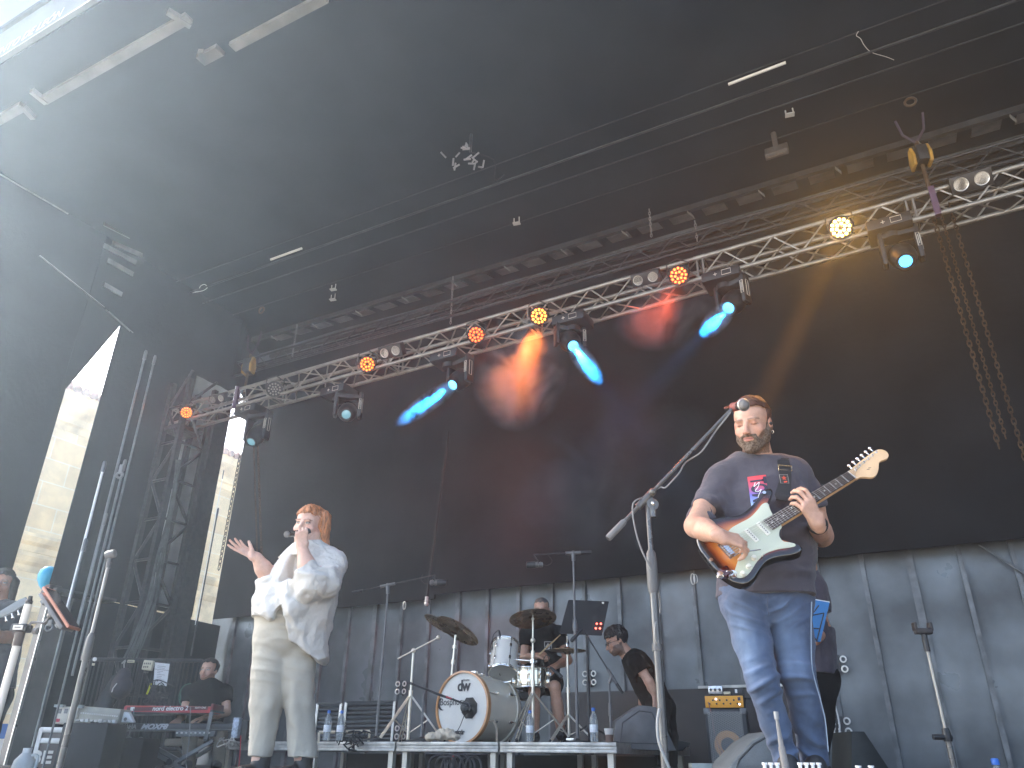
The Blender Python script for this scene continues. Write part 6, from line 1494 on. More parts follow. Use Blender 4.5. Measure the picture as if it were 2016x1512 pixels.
for a, b in (((628, 1442), (728, 1440)), ((728, 1440), (725, 1462)), ((628, 1442), (627, 1462))): MB().cyl(P_(*a, 7.9), P_(*b, 7.9), .014, n=4).build('frame', mat('cream_frame', (.62, .55, .42), .5), t)
mb = MB()
for i in range(14):
    c = P_(690+RNG.normal(0, 16), 1450+RNG.normal(0, 4), 7.85); mb.tube([c+RNG.normal(0, .05, 3) for _ in range(4)], .007, 5, smooth=4)
one('cable_tangle', mb, BLKR, 'tangle of black cables in the open case right of the two bottles', 'cables')
mb = MB()
for i in range(7):
    c = P_(860+i*12, 1506, 6.9); R = .06+.02*random.random(); mb.tube([c+HR*R*math.cos(a)*(1.0)+ZA*(R*1.3*math.sin(a)-.02)+HF*.02*math.sin(a*2+i) for a in np.linspace(-.3, 3.5, 9)], .009, 6, smooth=2)
one('cable_loops', mb, mat('cable_dark', (.04, .04, .045), .5), 'looped black cables hanging under the riser near the bass drum', 'cables')
t = thing('cable_plug', 'white plug on a red collar under the riser', 'plug', P_(892, 1500, 6.9)); MB().cyl(P_(893, 1512, 6.9), P_(891, 1494, 6.9), .016).build('body', BLKR, t); MB().cyl(P_(891, 1494, 6.9), P_(890, 1488, 6.9), .014).build('collar', mat('red_tape', (.4, .03, .05), .6), t)
# curtain seam cord with plug
a, b = aty(883, 850, 8.6), aty(869, 1172, 8.3); b[0] = a[0]
t = thing('hanging_cord', 'black cord hanging down the seam between the back curtains, ending in a pale plug', 'cord', b)
MB().tube([a, b], .02, 6).build('cord', mat('cord_black', (.008, .008, .009), .9), t); MB().cyl(b, b-ZA*.06, .022).sph(b-ZA*.09, .028, 12).build('plug', mat('plug_pale', (.5, .5, .5), .4), t)
p = aty(796, 1192, 8.6); t = thing('carabiner', 'small steel carabiner hanging at the edge of the back curtain', 'carabiner', p); MB().torus(p, YA, .022, .006, R2=.05).build('ring', ALU, t); MB().cyl(p-ZA*.05, p-ZA*.5, .004).build('wire', BLK, t)
p = aty(1364, 1140, 8.6); t = thing('carabiner', 'pair of steel hooks hanging on the wall left of the guitar body', 'carabiner', p); MB().torus(p, YA, .022, .006, R2=.06).torus(p+XA*.03, YA, .02, .005, R2=.05).build('ring', ALU, t); MB().cyl(p-ZA*.05, p-ZA*.3, .006).build('strap', GRYM, t)
# ---- foreground boom stand
FD = 2.92
b = vtop(1310, 1512, FD, FLZ); tp_ = P_(1285, 992, FD); tp_[0], tp_[1] = b[0], b[1]
STM = mat('stand_grey', (.13, .125, .12), .3, .6, var=.12, rvar=.08)
fs = thing('boom_mic_stand', 'large grey boom microphone stand in the foreground left of the guitarist', 'microphone stand', b, 'tall boom microphone stands')
MB().lathe(b, ZA, [(.14, 0), (.14, .015), (.04, .025), (.02, .04)], 32).build('round_base', STM, fs)
zc1 = P_(1291, 1120, FD)[2]; MB().cyl(b+ZA*.03, vec((b[0], b[1], zc1)), .0145, n=20).build('lower_tube', STM, fs)
MB().lathe(vec((b[0], b[1], zc1)), ZA, [(.017, -.09), (.021, -.07), (.021, .02), (.017, .06), (.012, .07)], 20).build('collar', mat('collar_grey', (.10, .10, .10), .5), fs)
MB().lathe(vec((b[0], b[1], P_(1296, 1275, FD)[2])), ZA, [(.019, -.012), (.019, .012)], 20).build('collar', MATS['collar_grey'], fs)
MB().cyl(vec((b[0], b[1], zc1)), tp_, .0095, n=16).build('upper_tube', STM, fs)
ta, te_ = P_(1197, 1060, FD), P_(1440, 806, FD+.0); u = nrm(te_-ta)
MB().cyl(ta, te_, .0075, n=14).build('boom', STM, fs); MB().lathe(ta, u, [(.012, 0), (.014, .01), (.013, .09), (.008, .10)], 18).build('counterweight', mat('grip_grey', (.15, .15, .15), .6), fs)
k0, k1 = P_(1254, 998, FD), P_(1287, 968, FD); k0 = ta+u*((k0-ta)@u); k1 = ta+u*((k1-ta)@u)
MB().cyl(k0, k1, .0145, n=18).build('clutch_sleeve', STM, fs)
MB().sph(P_(1285, 968, FD-.02), .014, 16).build('clutch_knob', STM, fs)
q = P_(1284, 994, FD); MB().lathe(q-HF*.012, HF, [(.022, 0), (.024, .003), (.024, .02), (.022, .024)], 24).obox(q+ZA*.018-HR*.018, HR, HF, ZA, .022, .011, .014, .004).cyl(q, q-ZA*.05, .014).build('hinge', STM, fs)
MB().sph(q-HF*.018, .009, 12).build('hinge_bolt', ALU, fs)
def on_boom(px, py, o): p = P_(px, py, FD-.02); return p
CW = mat('grey_cable', (.20, .20, .195), .5)
MB().tube([P_(a, b_, FD-.02+o) for a, b_, o in ((1438, 812, 0), (1420, 835, 0), (1408, 850, .02), (1395, 870, 0), (1378, 892, -.0), (1350, 910, .03), (1338, 930, 0), (1325, 945, 0), (1310, 960, 0), (1298, 960, .02), (1270, 978, .02), (1252, 985, 0), (1245, 1000, 0), (1250, 1040, 0), (1262, 1080, 0), (1280, 1118, 0), (1294, 1150, .03), (1300, 1200, .05), (1290, 1230, 0), (1292, 1262, 0), (1302, 1290, .03), (1300, 1340, .04))], .0032, 8, smooth=5).build('cable', CW, fs)
MB().tube([P_(a, b_, FD-.05) for a, b_ in ((1298, 1395), (1294, 1425), (1297, 1460), (1308, 1490), (1318, 1512))], .005, 8, smooth=5).build('lower_cable', mat('pale_cable', (.35, .35, .34), .5), fs)
vm = thing('vocal_microphone', 'silver headed vocal microphone on the boom in front of the guitarist\'s forehead', 'microphone', P_(1462, 798, FD))
mh = P_(1464, 797, FD-.03); ma = P_(1436, 803, FD+.09); mu = nrm(mh-ma)
MB().lathe(ma, mu, [(.010, -.03), (.012, 0), (.018, np.linalg.norm(mh-ma)-.01)], 20).build('handle', mat('mic_body', (.03, .028, .026), .25, coat=.6), vm)
MB().sph(mh, .0245, 24, ax=mu).build('grille', mat('mesh_grille', (.20, .20, .20), .35, .6, bump=.6, bscale=500), vm); MB().torus(mh, mu, .0248, .003, 28, 8).build('grille_band', ALU, vm)
MB().lathe(ma, mu, [(.0135, .03), (.019, .035), (.019, .075), (.0165, .08)], 18, cap=False).build('clip', mat('clip_red', (.22, .06, .05), .5), vm)
# ---- empty mic stand at the left
b = vtop(105, 1512, 4.0, FLZ); tp_ = P_(212, 1118, 4.0); b[0], b[1] = tp_[0], tp_[1]
ls = thing('straight_mic_stand', 'tall straight stand with an empty clip at the left, standing before the flight cases', 'microphone stand', b)
MB().lathe(b, ZA, [(.13, 0), (.13, .015), (.03, .025)], 28).build('round_base', STM, ls); zc1 = P_(175, 1275, 4.0)[2]
MB().cyl(b, vec((b[0], b[1], zc1)), .0145).build('lower_tube', STM, ls); MB().lathe(vec((b[0], b[1], zc1)), ZA, [(.017, -.06), (.020, -.05), (.017, .05), (.010, .07)], 18).build('collar', MATS['collar_grey'], ls)
MB().cyl(vec((b[0], b[1], zc1)), tp_, .0085).build('upper_tube', mat('tube_warm', (.33, .31, .28), .3, .7), ls)
MB().cyl(tp_, tp_+ZA*.03, .012).tube([tp_+ZA*.02, tp_+ZA*.05-HR*.004], .010, 8).lathe(tp_+ZA*.062-HR*.025, HR*.94+ZA*.30, [(.019, 0), (.022, .01), (.022, .045), (.018, .05)], 18).build('mic_clip', mat('clip_grey', (.12, .12, .125), .6), ls)
# ---- tablet on white pole at the left edge
wp = thing('tablet_stand', 'white pole with clamp and tablet holder at the lower left', 'tablet stand', vtop(-25, 1512, 3.4, FLZ))
tp_ = P_(56, 1190, 3.4); b = vec((tp_[0], tp_[1], FLZ)); MB().cyl(b, tp_, .0155, n=20).build('pole', mat('pole_white', (.62, .60, .54), .4), wp)
MB().lathe(tp_, ZA, [(.013, 0), (.015, .012), (.010, .02), (.008, .035)], 14).build('tip', BLKR, wp); g0, g1 = P_(42, 1243, 3.4), P_(32, 1272, 3.4)
MB().cyl(vec((b[0], b[1], P_(40, 1244, 3.4)[2])), vec((b[0], b[1], P_(30, 1272, 3.4)[2])), .019).build('grip', mat('grip_brown', (.10, .08, .07), .7), wp)
cc = vec((b[0], b[1], P_(42, 1237, 3.4)[2])); MB().obox(cc-HF*.0, HR, HF, ZA, .034, .026, .016, .006).build('clamp', BLK, wp); MB().obox(cc-HF*.028, HR, HF, ZA, .020, .002, .009).build('clamp_label', WHITE, wp)
MB().obox(cc-HF*.031, HR, HF, ZA, .013, .0006, .0022).build('label_print', mat('label_ink', (.1, .1, .1), .6), wp)
MB().lathe(cc+HR*.05-ZA*.01, HR, [(.010, 0), (.014, .005), (.014, .02)], 12).tube([cc+HR*.03, P_(62, 1226, 3.4), P_(86, 1226, 3.4), P_(97, 1215, 3.4)], .006, 8, smooth=3).build('arm', GRYM, wp)
a, c_ = P_(96, 1160, 3.42), P_(146, 1238, 3.38)
u = nrm(c_-a); nn = nrm(np.cross(u, HF)+HF*.15); nn = nn if nn[2] < 0 else -nn
MB().obox((a+c_)/2+nn*.022, u, HF, np.cross(u, HF), np.linalg.norm(c_-a)/2*.86, .05, .008, .003).build('holder', GRYM, wp)
for s_ in (-.8, 0, .8): MB().obox((a+c_)/2+nn*.03+u*s_*.09, u, HF, nn, .012, .03, .014, .004).build('holder_claw', GRYM, wp)
MB().cyl((a+c_)/2+nn*.03, P_(97, 1215, 3.4), .014).build('joint', BLK, wp)
tb = thing('tablet', 'tablet with coppery back seen edge on in the holder at the lower left', 'tablet', (a+c_)/2)
MB().obox((a+c_)/2, u, HF, np.cross(u, HF), np.linalg.norm(c_-a)/2, .05, .006, .002).build('tablet_body', mat('copper_back', (.42, .20, .14), .35, .3), tb); MB().obox((a+c_)/2-nn*.0065, u, HF, np.cross(u, HF), np.linalg.norm(c_-a)/2*.94, .045, .0006).build('screen', mat('tablet_screen', (.02, .02, .025), .1), tb)
# ---- stand on the right
b = vtop(1885, 1512, 3.9, FLZ); tp_ = P_(1818, 1245, 3.9); b[0], b[1] = tp_[0]*.55+b[0]*.45, tp_[1]*.55+b[1]*.45
rs = thing('straight_mic_stand', 'black stand with a forked holder on top at the lower right', 'microphone stand', b)
ax_ = nrm(tp_-b); L = np.linalg.norm(tp_-b)
MB().lathe(b, ZA, [(.13, 0), (.13, .015), (.03, .025)], 28).build('round_base', BLK, rs); MB().cyl(b, b+ax_*L*.36, .013).build('lower_tube', STM, rs)
MB().lathe(b, ax_, [(.018, L*.32), (.019, L*.33), (.019, L*.37), (.014, L*.40)], 16).cyl(b+ax_*L*.345-HR*.065, b+ax_*L*.345+HR*.02, .012).build('clutch', BLK, rs)
MB().cyl(b+ax_*L*.36, tp_, .0085).build('upper_tube', mat('tube_warm', (.33, .31, .28), .3, .7), rs); MB().cyl(tp_-ax_*.09, tp_-ax_*.01, .013).build('top_sleeve', BLK, rs)
MB().obox(tp_+ZA*.005, HR, HF, ZA, .040, .018, .014, .006).obox(tp_+ZA*.026-HR*.038, HR, HF, ZA, .007, .018, .020, .004).obox(tp_+ZA*.026+HR*.038, HR, HF, ZA, .007, .018, .020, .004).build('fork', mat('fork_dark', (.035, .03, .03), .5), rs)
# short antenna like rod in front
b = vtop(1553, 1512, 2.55, FLZ); tp_ = P_(1529, 1412, 2.55); t = thing('thin_rod_stand', 'thin grey rod rising in front of the guitarist\'s shins', 'stand', b)
q = vec((tp_[0]*.8+b[0]*.2, tp_[1]*.8+b[1]*.2, P_(1545, 1470, 2.55)[2]))
MB().tube([b, q], [.013, .010], 10).build('lower_tube', mat('rod_grey', (.22, .21, .20), .4), t); MB().tube([q, tp_], [.008, .0045], 10).build('rod', mat('rod_grey', (.22, .21, .20), .4), t); MB().cyl(tp_-ZA*.006, tp_+ZA*.016, .0075).build('tip', mat('tip_grey', (.3, .3, .3), .5), t)
# pedals
for i, (px, n_) in enumerate(((1518, 3), (1594, 4))):
    c = P_(px, 1509, 2.45); t = thing('effects_pedal', ('small pedal with three white switches by the thin rod', 'pedal with four white switches at the guitarist\'s right shoe')[i], 'pedal', (c[0], c[1], FLZ))
    MB().obox(vec((c[0], c[1], (c[2]+FLZ)/2-.006)), HR, HF, ZA, .012*n_+.006, .05, (c[2]-FLZ)/2-.006, .005).build('box', mat('pedal_white', (.6, .6, .58), .4), t)
    for k in range(n_):
        q = vec((c[0], c[1], c[2]))+HR*(k-(n_-1)/2)*.018; MB().cyl(q-ZA*.015, q+ZA*.004, .005).cyl(q+ZA*.004, q+ZA*.010, .0075).build('switch', mat('switch_white', (.8, .8, .78), .35), t)
for i, (px, l) in enumerate(((1690, 'white cap at the bottom edge right of the guitarist'), (1715, 'second small white cap at the bottom edge right of the guitarist'))):
    c = P_(px, 1511, 2.45); t = thing('pedal_switch', l, 'pedal', (c[0], c[1], FLZ)); MB().cyl((c[0], c[1], FLZ), c, .006).build('stem', ALU, t); MB().cyl(c, c+ZA*.005, .0085).build('cap', mat('switch_white', (.8, .8, .78), .35), t)
# ---- wedges
def wedge(lab, px, py, d, w_, h, dep, z, yawv, m, tilt=.55):
    b = stand_base(px, py, d, z); u = nrm(yawv); f = nrm(np.cross(u, ZA)); t = thing('floor_monitor', lab, 'loudspeaker', b, 'wedge monitors on the floor')
    pr = [(0, 0), (dep, 0), (dep, h*.35), (dep*.30, h), (.0, h*.75)]
    MB().prism([(p[0]-dep/2, p[1]) for p in pr], b-u*w_/2, f, ZA, 0, w_*1.0, .012).build('cabinet', m, t)
    a, c_ = vec(pr[2]), vec(pr[3]); mid = (a+c_)/2; fd = f*(a-c_)[0]+ZA*(a-c_)[1]; cen = b+f*(mid[0]-dep/2)+ZA*mid[1]; n = nrm(np.cross(u, fd)); n = n if n[2] > 0 else -n
    sg = 1
    for o in (cen,):
        MB().obox(o+n*.004, u, nrm(fd), n, w_*.42, np.linalg.norm(fd)*.42, .004, .002).build('grille', mat('wedge_grille', (.05, .052, .055), .6, bump=.5, bscale=350), t)
    side = b-u*(w_/2+.002)
    return t
WG = mat('wedge_grey', (.115, .12, .125), .6, var=.15, bump=.3, bscale=120)
def side_wedge(lab, pts, d, w_, m, name='floor_monitor', groove=True):
    """cabinet whose shaped side faces the camera"""
    q = [P_(a, b_, d) for a, b_ in pts]; o = vec((q[0][0], q[0][1], 0)); u = HR
    P2 = [((p-o)@HR, p[2]) for p in q]; t = thing(name, lab, 'loudspeaker', (o[0], o[1], FLZ), 'wedge monitors on the floor')
    mb = MB(); mb.prism(P2, o, HR, ZA, -w_, 0, .012); mb.build('cabinet', m, t)
    if groove:
        c = np.mean(np.array(P2), 0); P3 = [tuple(c+(vec(p)-c)*.72) for p in P2]
        pts3 = [o+HR*p[0]+ZA*p[1]-HF*.001 for p in P3]; MB().tube(pts3, .006, 6, closed=True).build('side_groove', mat('groove_dark', (.05, .052, .055), .7), t)
        MB().prism([tuple(c+(vec(p)-c)*.70) for p in P2], o, HR, ZA, 0.0, .004, .001).build('side_panel', m, t)
    return t
side_wedge('grey wedge monitor in front of the man leaning forward', [(1206, 1475), (1212, 1420), (1258, 1388), (1292, 1392), (1332, 1478)], 7.0, .4, WG)
side_wedge('pale grey wedge monitor in front of the bass cabinet, half hidden by the guitarist', [(1430, 1530), (1440, 1500), (1480, 1458), (1512, 1440), (1545, 1445), (1560, 1530)], 4.6, .4, mat('wedge_pale', (.17, .18, .18), .6, var=.1, bump=.3, bscale=120))
side_wedge('dark green black wedge monitor at the lower right by the wall', [(1676, 1530), (1676, 1440), (1702, 1440), (1762, 1530)], 7.4, .45, mat('wedge_dark', (.018, .022, .022), .6, var=.2), groove=False)
side_wedge('black wedge monitor low behind the riser\'s right corner', [(1290, 1478), (1300, 1450), (1360, 1462), (1345, 1478)], 8.0, .4, mat('wedge_dark', (.018, .022, .022), .6), groove=False)
# ---- bass cabinet and amp
CD = 7.6; b0 = stand_base(1389, 1512, CD, FLZ); zt = P_(1389, 1396, CD)[2]; cu = nrm(HR*.80-HF*.60*-1*.0+HF*-.42); cu = nrm(HR*.86+HF*-.0+HF*.0-HF*.30); cf = np.cross(ZA, cu)
CW_, CDp = .36, .36
a = P_(1387, 1400, CD); a = vec((a[0], a[1], 0)); cen = a+cu*CW_/2+cf*CDp/2
cab = thing('bass_cabinet', 'black bass speaker cabinet with perforated grille over an orange speaker ring', 'amplifier', (cen[0], cen[1], FLZ))
MB().obox(vec((cen[0], cen[1], (zt+FLZ)/2)), cu, cf, ZA, CW_/2, CDp/2, (zt-FLZ)/2, .01).build('cabinet', PLAST, cab)
fc = vec((a[0], a[1], 0))+cu*CW_/2-cf*.004
def C_(x, z, o=0): return fc+cu*x+ZA*z-cf*o
zc_ = (zt+FLZ)/2
MB().obox(C_(0, zc_, -.001), cu, ZA, -cf, CW_*.40, (zt-FLZ)/2-.03, .002).build('baffle', mat('baffle_black', (.008, .008, .009), .8), cab)
mb = MB(); zc2 = P_(1425, 1467, CD)[2]
V = []; F = []; 
for i in range(48):
    an = 2*math.pi*i/48
    for r_ in (.062, .118): V.append(C_(r_*math.cos(an), zc2+r_*1.0*math.sin(an), .003))
for i in range(48): j = (i+1) % 48; F.append((2*i, 2*i+1, 2*j+1, 2*j))
mb.add(V, F); ORG_ = mat('speaker_orange', (.90, .38, .04), .5); mb.build('speaker_ring', ORG_, cab)
GR = mat('grille_steel', (.40, .40, .39), .5, .2)
mb = MB(); xs = np.arange(-CW_*.40, CW_*.40, .0165)
hexr = .0078
for i, x_ in enumerate(xs):
    for k, z_ in enumerate(np.arange(FLZ+.03, zt-.03, .019)):
        zz = z_+(.0095 if i % 2 else 0); n6 = [C_(x_+hexr*1.12*math.cos(q), zz+hexr*1.12*math.sin(q), .010) for q in np.linspace(0, 2*math.pi, 7)[:-1]]
        mb.tube(n6, .0022, 3, closed=True)
og = mb.build('perforated_grille', GR, cab, smooth=0)
MB().obox(C_(.09, P_(1441, 1489, CD)[2], .014), cu, ZA, -cf, .045, .065, .004).build('badge', ORG_, cab)
MB().obox(C_(.09, P_(1441, 1489, CD)[2], .019), cu, ZA, -cf, .030, .003, .001).obox(C_(.09, P_(1441, 1489, CD)[2], .019), ZA, cu, -cf, .03, .003, .001).build('badge_mark', mat('mark_black', (.02, .015, .01), .5), cab)
for sx2 in (-1, 1): MB().obox(C_(sx2*(CW_/2-.02), zt-.02, .002), cu, ZA, -cf, .028, .026, .008, .004).build('corner', GRYM, cab)
amp = thing('bass_amplifier', 'small orange fronted bass amplifier on top of the speaker cabinet', 'amplifier', (cen[0], cen[1], zt))
h_ = P_(1389, 1401, CD)[2]+0; ah = .115
MB().obox(vec((cen[0], cen[1], zt+ah/2+.004)), cu, cf, ZA, CW_*.48, CDp*.40, ah/2, .006).build('chassis', PLAST, amp)
fp = fc+cf*CDp*.085; 
def D_(x, z, o=0): return fp+cu*x+ZA*(zt+z)-cf*o
MB().obox(D_(-.0, .062, .0), cu, ZA, -cf, CW_*.47, .05, .006, .003).build('front_panel', mat('amp_orange', (.80, .36, .03), .45), amp)
for i in range(9): MB().lathe(D_(-.13+.031*i, .045+.03*(i % 2), .006), -cf, [(.008, 0), (.008, .007), (.004, .009)], 12).build('knob', BLK, amp)
for x_ in (-.07, .135): MB().lathe(D_(x_, .085 if x_ < 0 else .04, .006), -cf, [(.008, 0), (.007, .003)], 10).build('lit_switch', emis('blue_white_led', (.6, .65, 1), 2.2), amp)
MB().obox(D_(.135, .085, .007), cu, ZA, -cf, .012, .014, .002).build('display', mat('display_dark', (.03, .02, .06), .3), amp)
t = thing('silver_pedal_box', 'silver and black box lying on the orange amplifier', 'effects unit', D_(-.08, .125)); MB().obox(D_(-.07, .165, -.05), cu, ZA, -cf, .065, .038, .04, .014).build('box', mat('silver_box', (.62, .62, .62), .2, .6, var=.5, scale=20), t)
for k in range(3): MB().cyl(D_(-.11+.04*k, .165, -.01), D_(-.11+.04*k, .165, .002), .012).build('dial', BLK, t)
t = thing('tuner_box', 'black box with a small white label right of the silver box on the amplifier', 'effects unit', D_(.12, .125)); MB().obox(D_(.13, .150, -.06), cu, ZA, -cf, .045, .03, .05, .006).build('box', PLAST, t); MB().obox(D_(.115, .152, -.009), cu, ZA, -cf, .010, .016, .001).build('label', WHITE, t)
MB().obox(D_(.03, .138, -.05), cu, ZA, -cf, .030, .012, .03, .003).build('plug_pack', mat('cream_plug', (.6, .55, .4), .5), t)
one('amp_cable', MB().tube([D_(-.14, .06, .02), D_(-.12, -.05, .03), D_(-.10, -.25, .03), D_(-.02, -.42, .04), D_(.10, -.5, .03)], .004, 6, smooth=5), mat('pink_cable', (.30, .12, .11), .5), 'thin reddish cable hanging down the front of the bass cabinet', 'cable')
one('amp_cable', MB().tube([D_(.17, .10, -.2), D_(.27, .09, -.2), D_(.36, .0, -.1), D_(.40, -.2, -.1)], .008, 6, smooth=5), BLKR, 'black cable leaving the back of the amplifier to the right', 'cable')
t = thing('metal_box', 'grey green metal box at the bottom edge below the bass cabinet', 'box', stand_base(1383, 1512, 6.0, FLZ)); c = P_(1383, 1512, 6.0)
MB().obox(c-ZA*.04, HR, HF, ZA, .085, .06, .07, .004).build('box', mat('box_green', (.33, .36, .33), .4, .4, var=.2), t); MB().obox(c-ZA*.03-HF*.062, HR, HF, ZA, .075, .002, .02).build('front', BLK, t)
# ---- blue folder on wire music stand
bs2 = thing('wire_music_stand', 'black wire music stand holding a blue folder behind the guitarist\'s hip', 'music stand', stand_base(1612, 1512, 5.0, FLZ))
q = [P_(1592, 1179, 5.02), P_(1633, 1186, 5.02), P_(1615, 1264, 4.95), P_(1574, 1258, 4.95)]
def quad(q, th, name, m, par, off=0):
    cx = sum(q)/4; ux = nrm(q[1]-q[0]); nn = nrm(np.cross(ux, q[3]-q[0])); uy = np.cross(nn, ux); return MB().prism([((p-cx)@ux, (p-cx)@uy) for p in q], cx+nn*off, ux, uy, -th, th).build(name, m, par)
fo = thing('blue_folder', 'blue folder with a white top edge on the wire music stand behind the guitarist', 'folder', q[2]); quad(q, .004, 'cover', mat('folder_blue', (.04, .18, .42), .5), fo)
MB().cyl(q[0], q[1], .006, n=4).build('paper_edge', WHITE, fo)
mb = MB()
for a, b_ in (((1596, 1212), (1622, 1207)), ((1622, 1207), (1608, 1262)), ((1590, 1236), (1614, 1238)), ((1600, 1208), (1612, 1192)), ((1590, 1240), (1609, 1262))): mb.cyl(P_(*a, 4.93), P_(*b_, 4.93), .0042, n=6)
mb.build('wire_frame', BLK, bs2); f = stand_base(1602, 1512, 4.95, FLZ); MB().cyl(f, P_(1600, 1262, 4.95), .009).build('pole', BLK, bs2)
one('wall_cable', MB().tube([aty(a, b_, 8.4) for a, b_ in ((1632, 1340), (1643, 1385), (1652, 1422), (1653, 1440), (1651, 1465), (1660, 1480), (1678, 1490))], .008, 6, smooth=5), mat('white_cable', (.7, .7, .68), .5), 'thin white cable hanging on the wall over the ring clusters at right', 'cable')
one('wall_cable', MB().tube([aty(a, b_, 8.4) for a, b_ in ((1638, 1270), (1632, 1330), (1640, 1380), (1648, 1430), (1640, 1512))], .010, 6, smooth=5), BLKR, 'black cable hanging on the wall behind the man in the plum t-shirt', 'cable')
# ================================================================== KEYBOARD CORNER
KB = 8.35
RDK = mat('keyboard_red', (.46, .035, .05), .35, coat=.3, var=.05); RDD = mat('keyboard_dark_red', (.16, .012, .018), .4)
k1 = thing('red_keyboard', 'red stage keyboard on the upper tier in front of the seated player', 'keyboard', P_(332, 1398, KB))
a, b = P_(246, 1386, KB), P_(417, 1384, KB); a2 = P_(243, 1399, KB)
W = np.linalg.norm(b-a); u = nrm(b-a); cz = (a[2]+a2[2])/2; hgt = (a[2]-a2[2])/2; cen = (a+b)/2; cen[2] = cz
n_ = nrm(np.cross(ZA, u)); n_ = n_ if n_@HF > 0 else -n_
MB().prism([(0, -hgt), (.0, hgt*.6), (.03, hgt), (.30, hgt*.4), (.30, -hgt)], cen-u*W/2, n_, ZA, -W if np.cross(n_, ZA)@u < 0 else 0, 0 if np.cross(n_, ZA)@u < 0 else W).build('casing', RDK, k1)
MB().obox(cen-n_*.002-ZA*hgt*.25, u, n_, ZA, W/2-.03, .002, hgt*.55).build('rear_panel', mat('panel_maroon', (.10, .018, .022), .4), k1)
text('nord electro 2', .060, mat('logo_white', (.8, .8, .8), .5), k1, cen-n_*.005-ZA*hgt*.2+u*.03, u, ZA, 'lettering', bold=.001, shear=.1)
text('SIXTY ONE', .022, mat('logo_white', (.8, .8, .8), .5), k1, cen-n_*.005-ZA*hgt*.1+u*.33, u, ZA, 'lettering')
MB().obox(cen-n_*.004-u*(W*.40)-ZA*hgt*.2, u, n_, ZA, .02, .002, .018).build('rear_label', WHITE, k1)
MB().obox(cen+u*(W/2+.015)+n_*.14, u, n_, ZA, .014, .16, hgt*1.1, .006).build('end_cheek', RDD, k1)
MB().obox(cen+n_*.16-ZA*(hgt+.012), u, n_, ZA, W/2-.02, .15, .012).build('bottom_plate', BLK, k1)
mb = MB()
for i in range(44): mb.obox(cen+n_*.315+u*(-W/2+.03+(W-.06)*i/43), u, n_, ZA, (W-.06)/90, .075, .008)
mb.build('keys', WHITE, k1)
k2 = thing('black_keyboard', 'long black workstation keyboard on the lower tier', 'keyboard', P_(332, 1438, KB))
a, b = P_(208, 1424, KB), P_(462, 1424, KB); W = np.linalg.norm(b-a); u = nrm(b-a); h2 = (P_(330, 1423, KB)[2]-P_(330, 1437, KB)[2])/2; cen2 = (a+b)/2; cen2[2] -= h2
MB().obox(cen2+n_*.16, u, n_, ZA, W/2, .16, h2, .01).build('casing', mat('keyboard_black', (.02, .021, .024), .4, var=.1), k2)
MB().obox(cen2-n_*.003-ZA*h2*.8, u, n_, ZA, W/2, .003, .004).build('trim_line', GRYM, k2)
text('YAMAHA', .052, mat('logo_grey', (.32, .33, .34), .4), k2, cen2-n_*.003-u*W*.34, u, ZA, 'lettering', bold=.002)
text('MOXF8', .062, mat('logo_light', (.55, .56, .56), .4), k2, cen2-n_*.003-u*W*.12, u, ZA, 'lettering', bold=.003, shear=.35, sx=1.25)
mb = MB()
for i in range(52): mb.obox(cen2+n_*.335+ZA*h2*.6+u*(-W/2+.05+(W-.1)*i/51), u, n_, ZA, (W-.1)/106, .075, .008)
mb.build('keys', WHITE, k2)
MB().obox(P_(384, 1444, KB-.02)+n_*.06, u, n_, ZA, .19, .06, .026, .006).build('jack_panel', mat('jack_grey', (.16, .165, .17), .4), k2)
mb = MB()
for i in range(8): q = P_(350+i*9, 1443, KB-.03); mb.cyl(q-n_*.01, q-n_*.03, .008)
mb.build('jacks', WHITE, k2)
kx = thing('keyboard_stand', 'grey folding X stand with upper tier brackets under both keyboards', 'keyboard stand', stand_base(335, 1512, KB, FLZ))
for a, b in (((250, 1452), (388, 1530)), ((420, 1458), (270, 1545))):
    p, q = P_(*a, KB+.04), P_(*b, KB+.04); MB().obox((p+q)/2, q-p, n_, np.cross(q-p, n_), np.linalg.norm(q-p)/2, .018, .018, .004).build('leg', GRYM, kx)
    p, q = p+n_*.28, q+n_*.28; MB().obox((p+q)/2, q-p, n_, np.cross(q-p, n_), np.linalg.norm(q-p)/2, .018, .018, .004).build('leg', GRYM, kx)
MB().lathe(P_(333, 1500, KB+.01), n_, [(.03, 0), (.03, .03)], 16).build('pivot', BLK, kx)
for a, b in (((244, 1402), (232, 1452)), ((417, 1402), (405, 1455))):
    p, q = P_(*a, KB-.05), P_(*b, KB-.05); MB().obox((p+q)/2, q-p, n_, np.cross(q-p, n_), np.linalg.norm(q-p)/2, .012, .018, .003).build('tier_arm', GRYM, kx)
    MB().obox(p+n_*.16+ZA*.01, n_, u, ZA, .18, .012, .008).build('tier_bar', BLK, kx); MB().lathe(q-n_*.01, n_, [(.022, 0), (.022, .03)], 12).build('lock_knob', BLK, kx)
bn = thing('keyboard_bench', 'beige topped bench under the keyboard player', 'bench', stand_base(375, 1512, KB+.35, FLZ)); c = P_(372, 1462, KB+.30)
MB().obox(c, u, n_, ZA, .20, .14, .035, .02).build('seat', mat('beige_seat', (.40, .34, .27), .7, var=.1), bn)
for s_ in (-1, 1): MB().tube([c+u*s_*.16, c-u*s_*.12-ZA*(c[2]-FLZ)], .014, 6).build('leg', GRYM, bn)
one('keyboard_cable', MB().tube([P_(a, b_, KB-.08) for a, b_ in ((375, 1392), (374, 1420), (372, 1460), (366, 1500), (372, 1530))], .005, 6, smooth=5), CW, 'thin cable dropping from the red keyboard past the black one', 'cable')
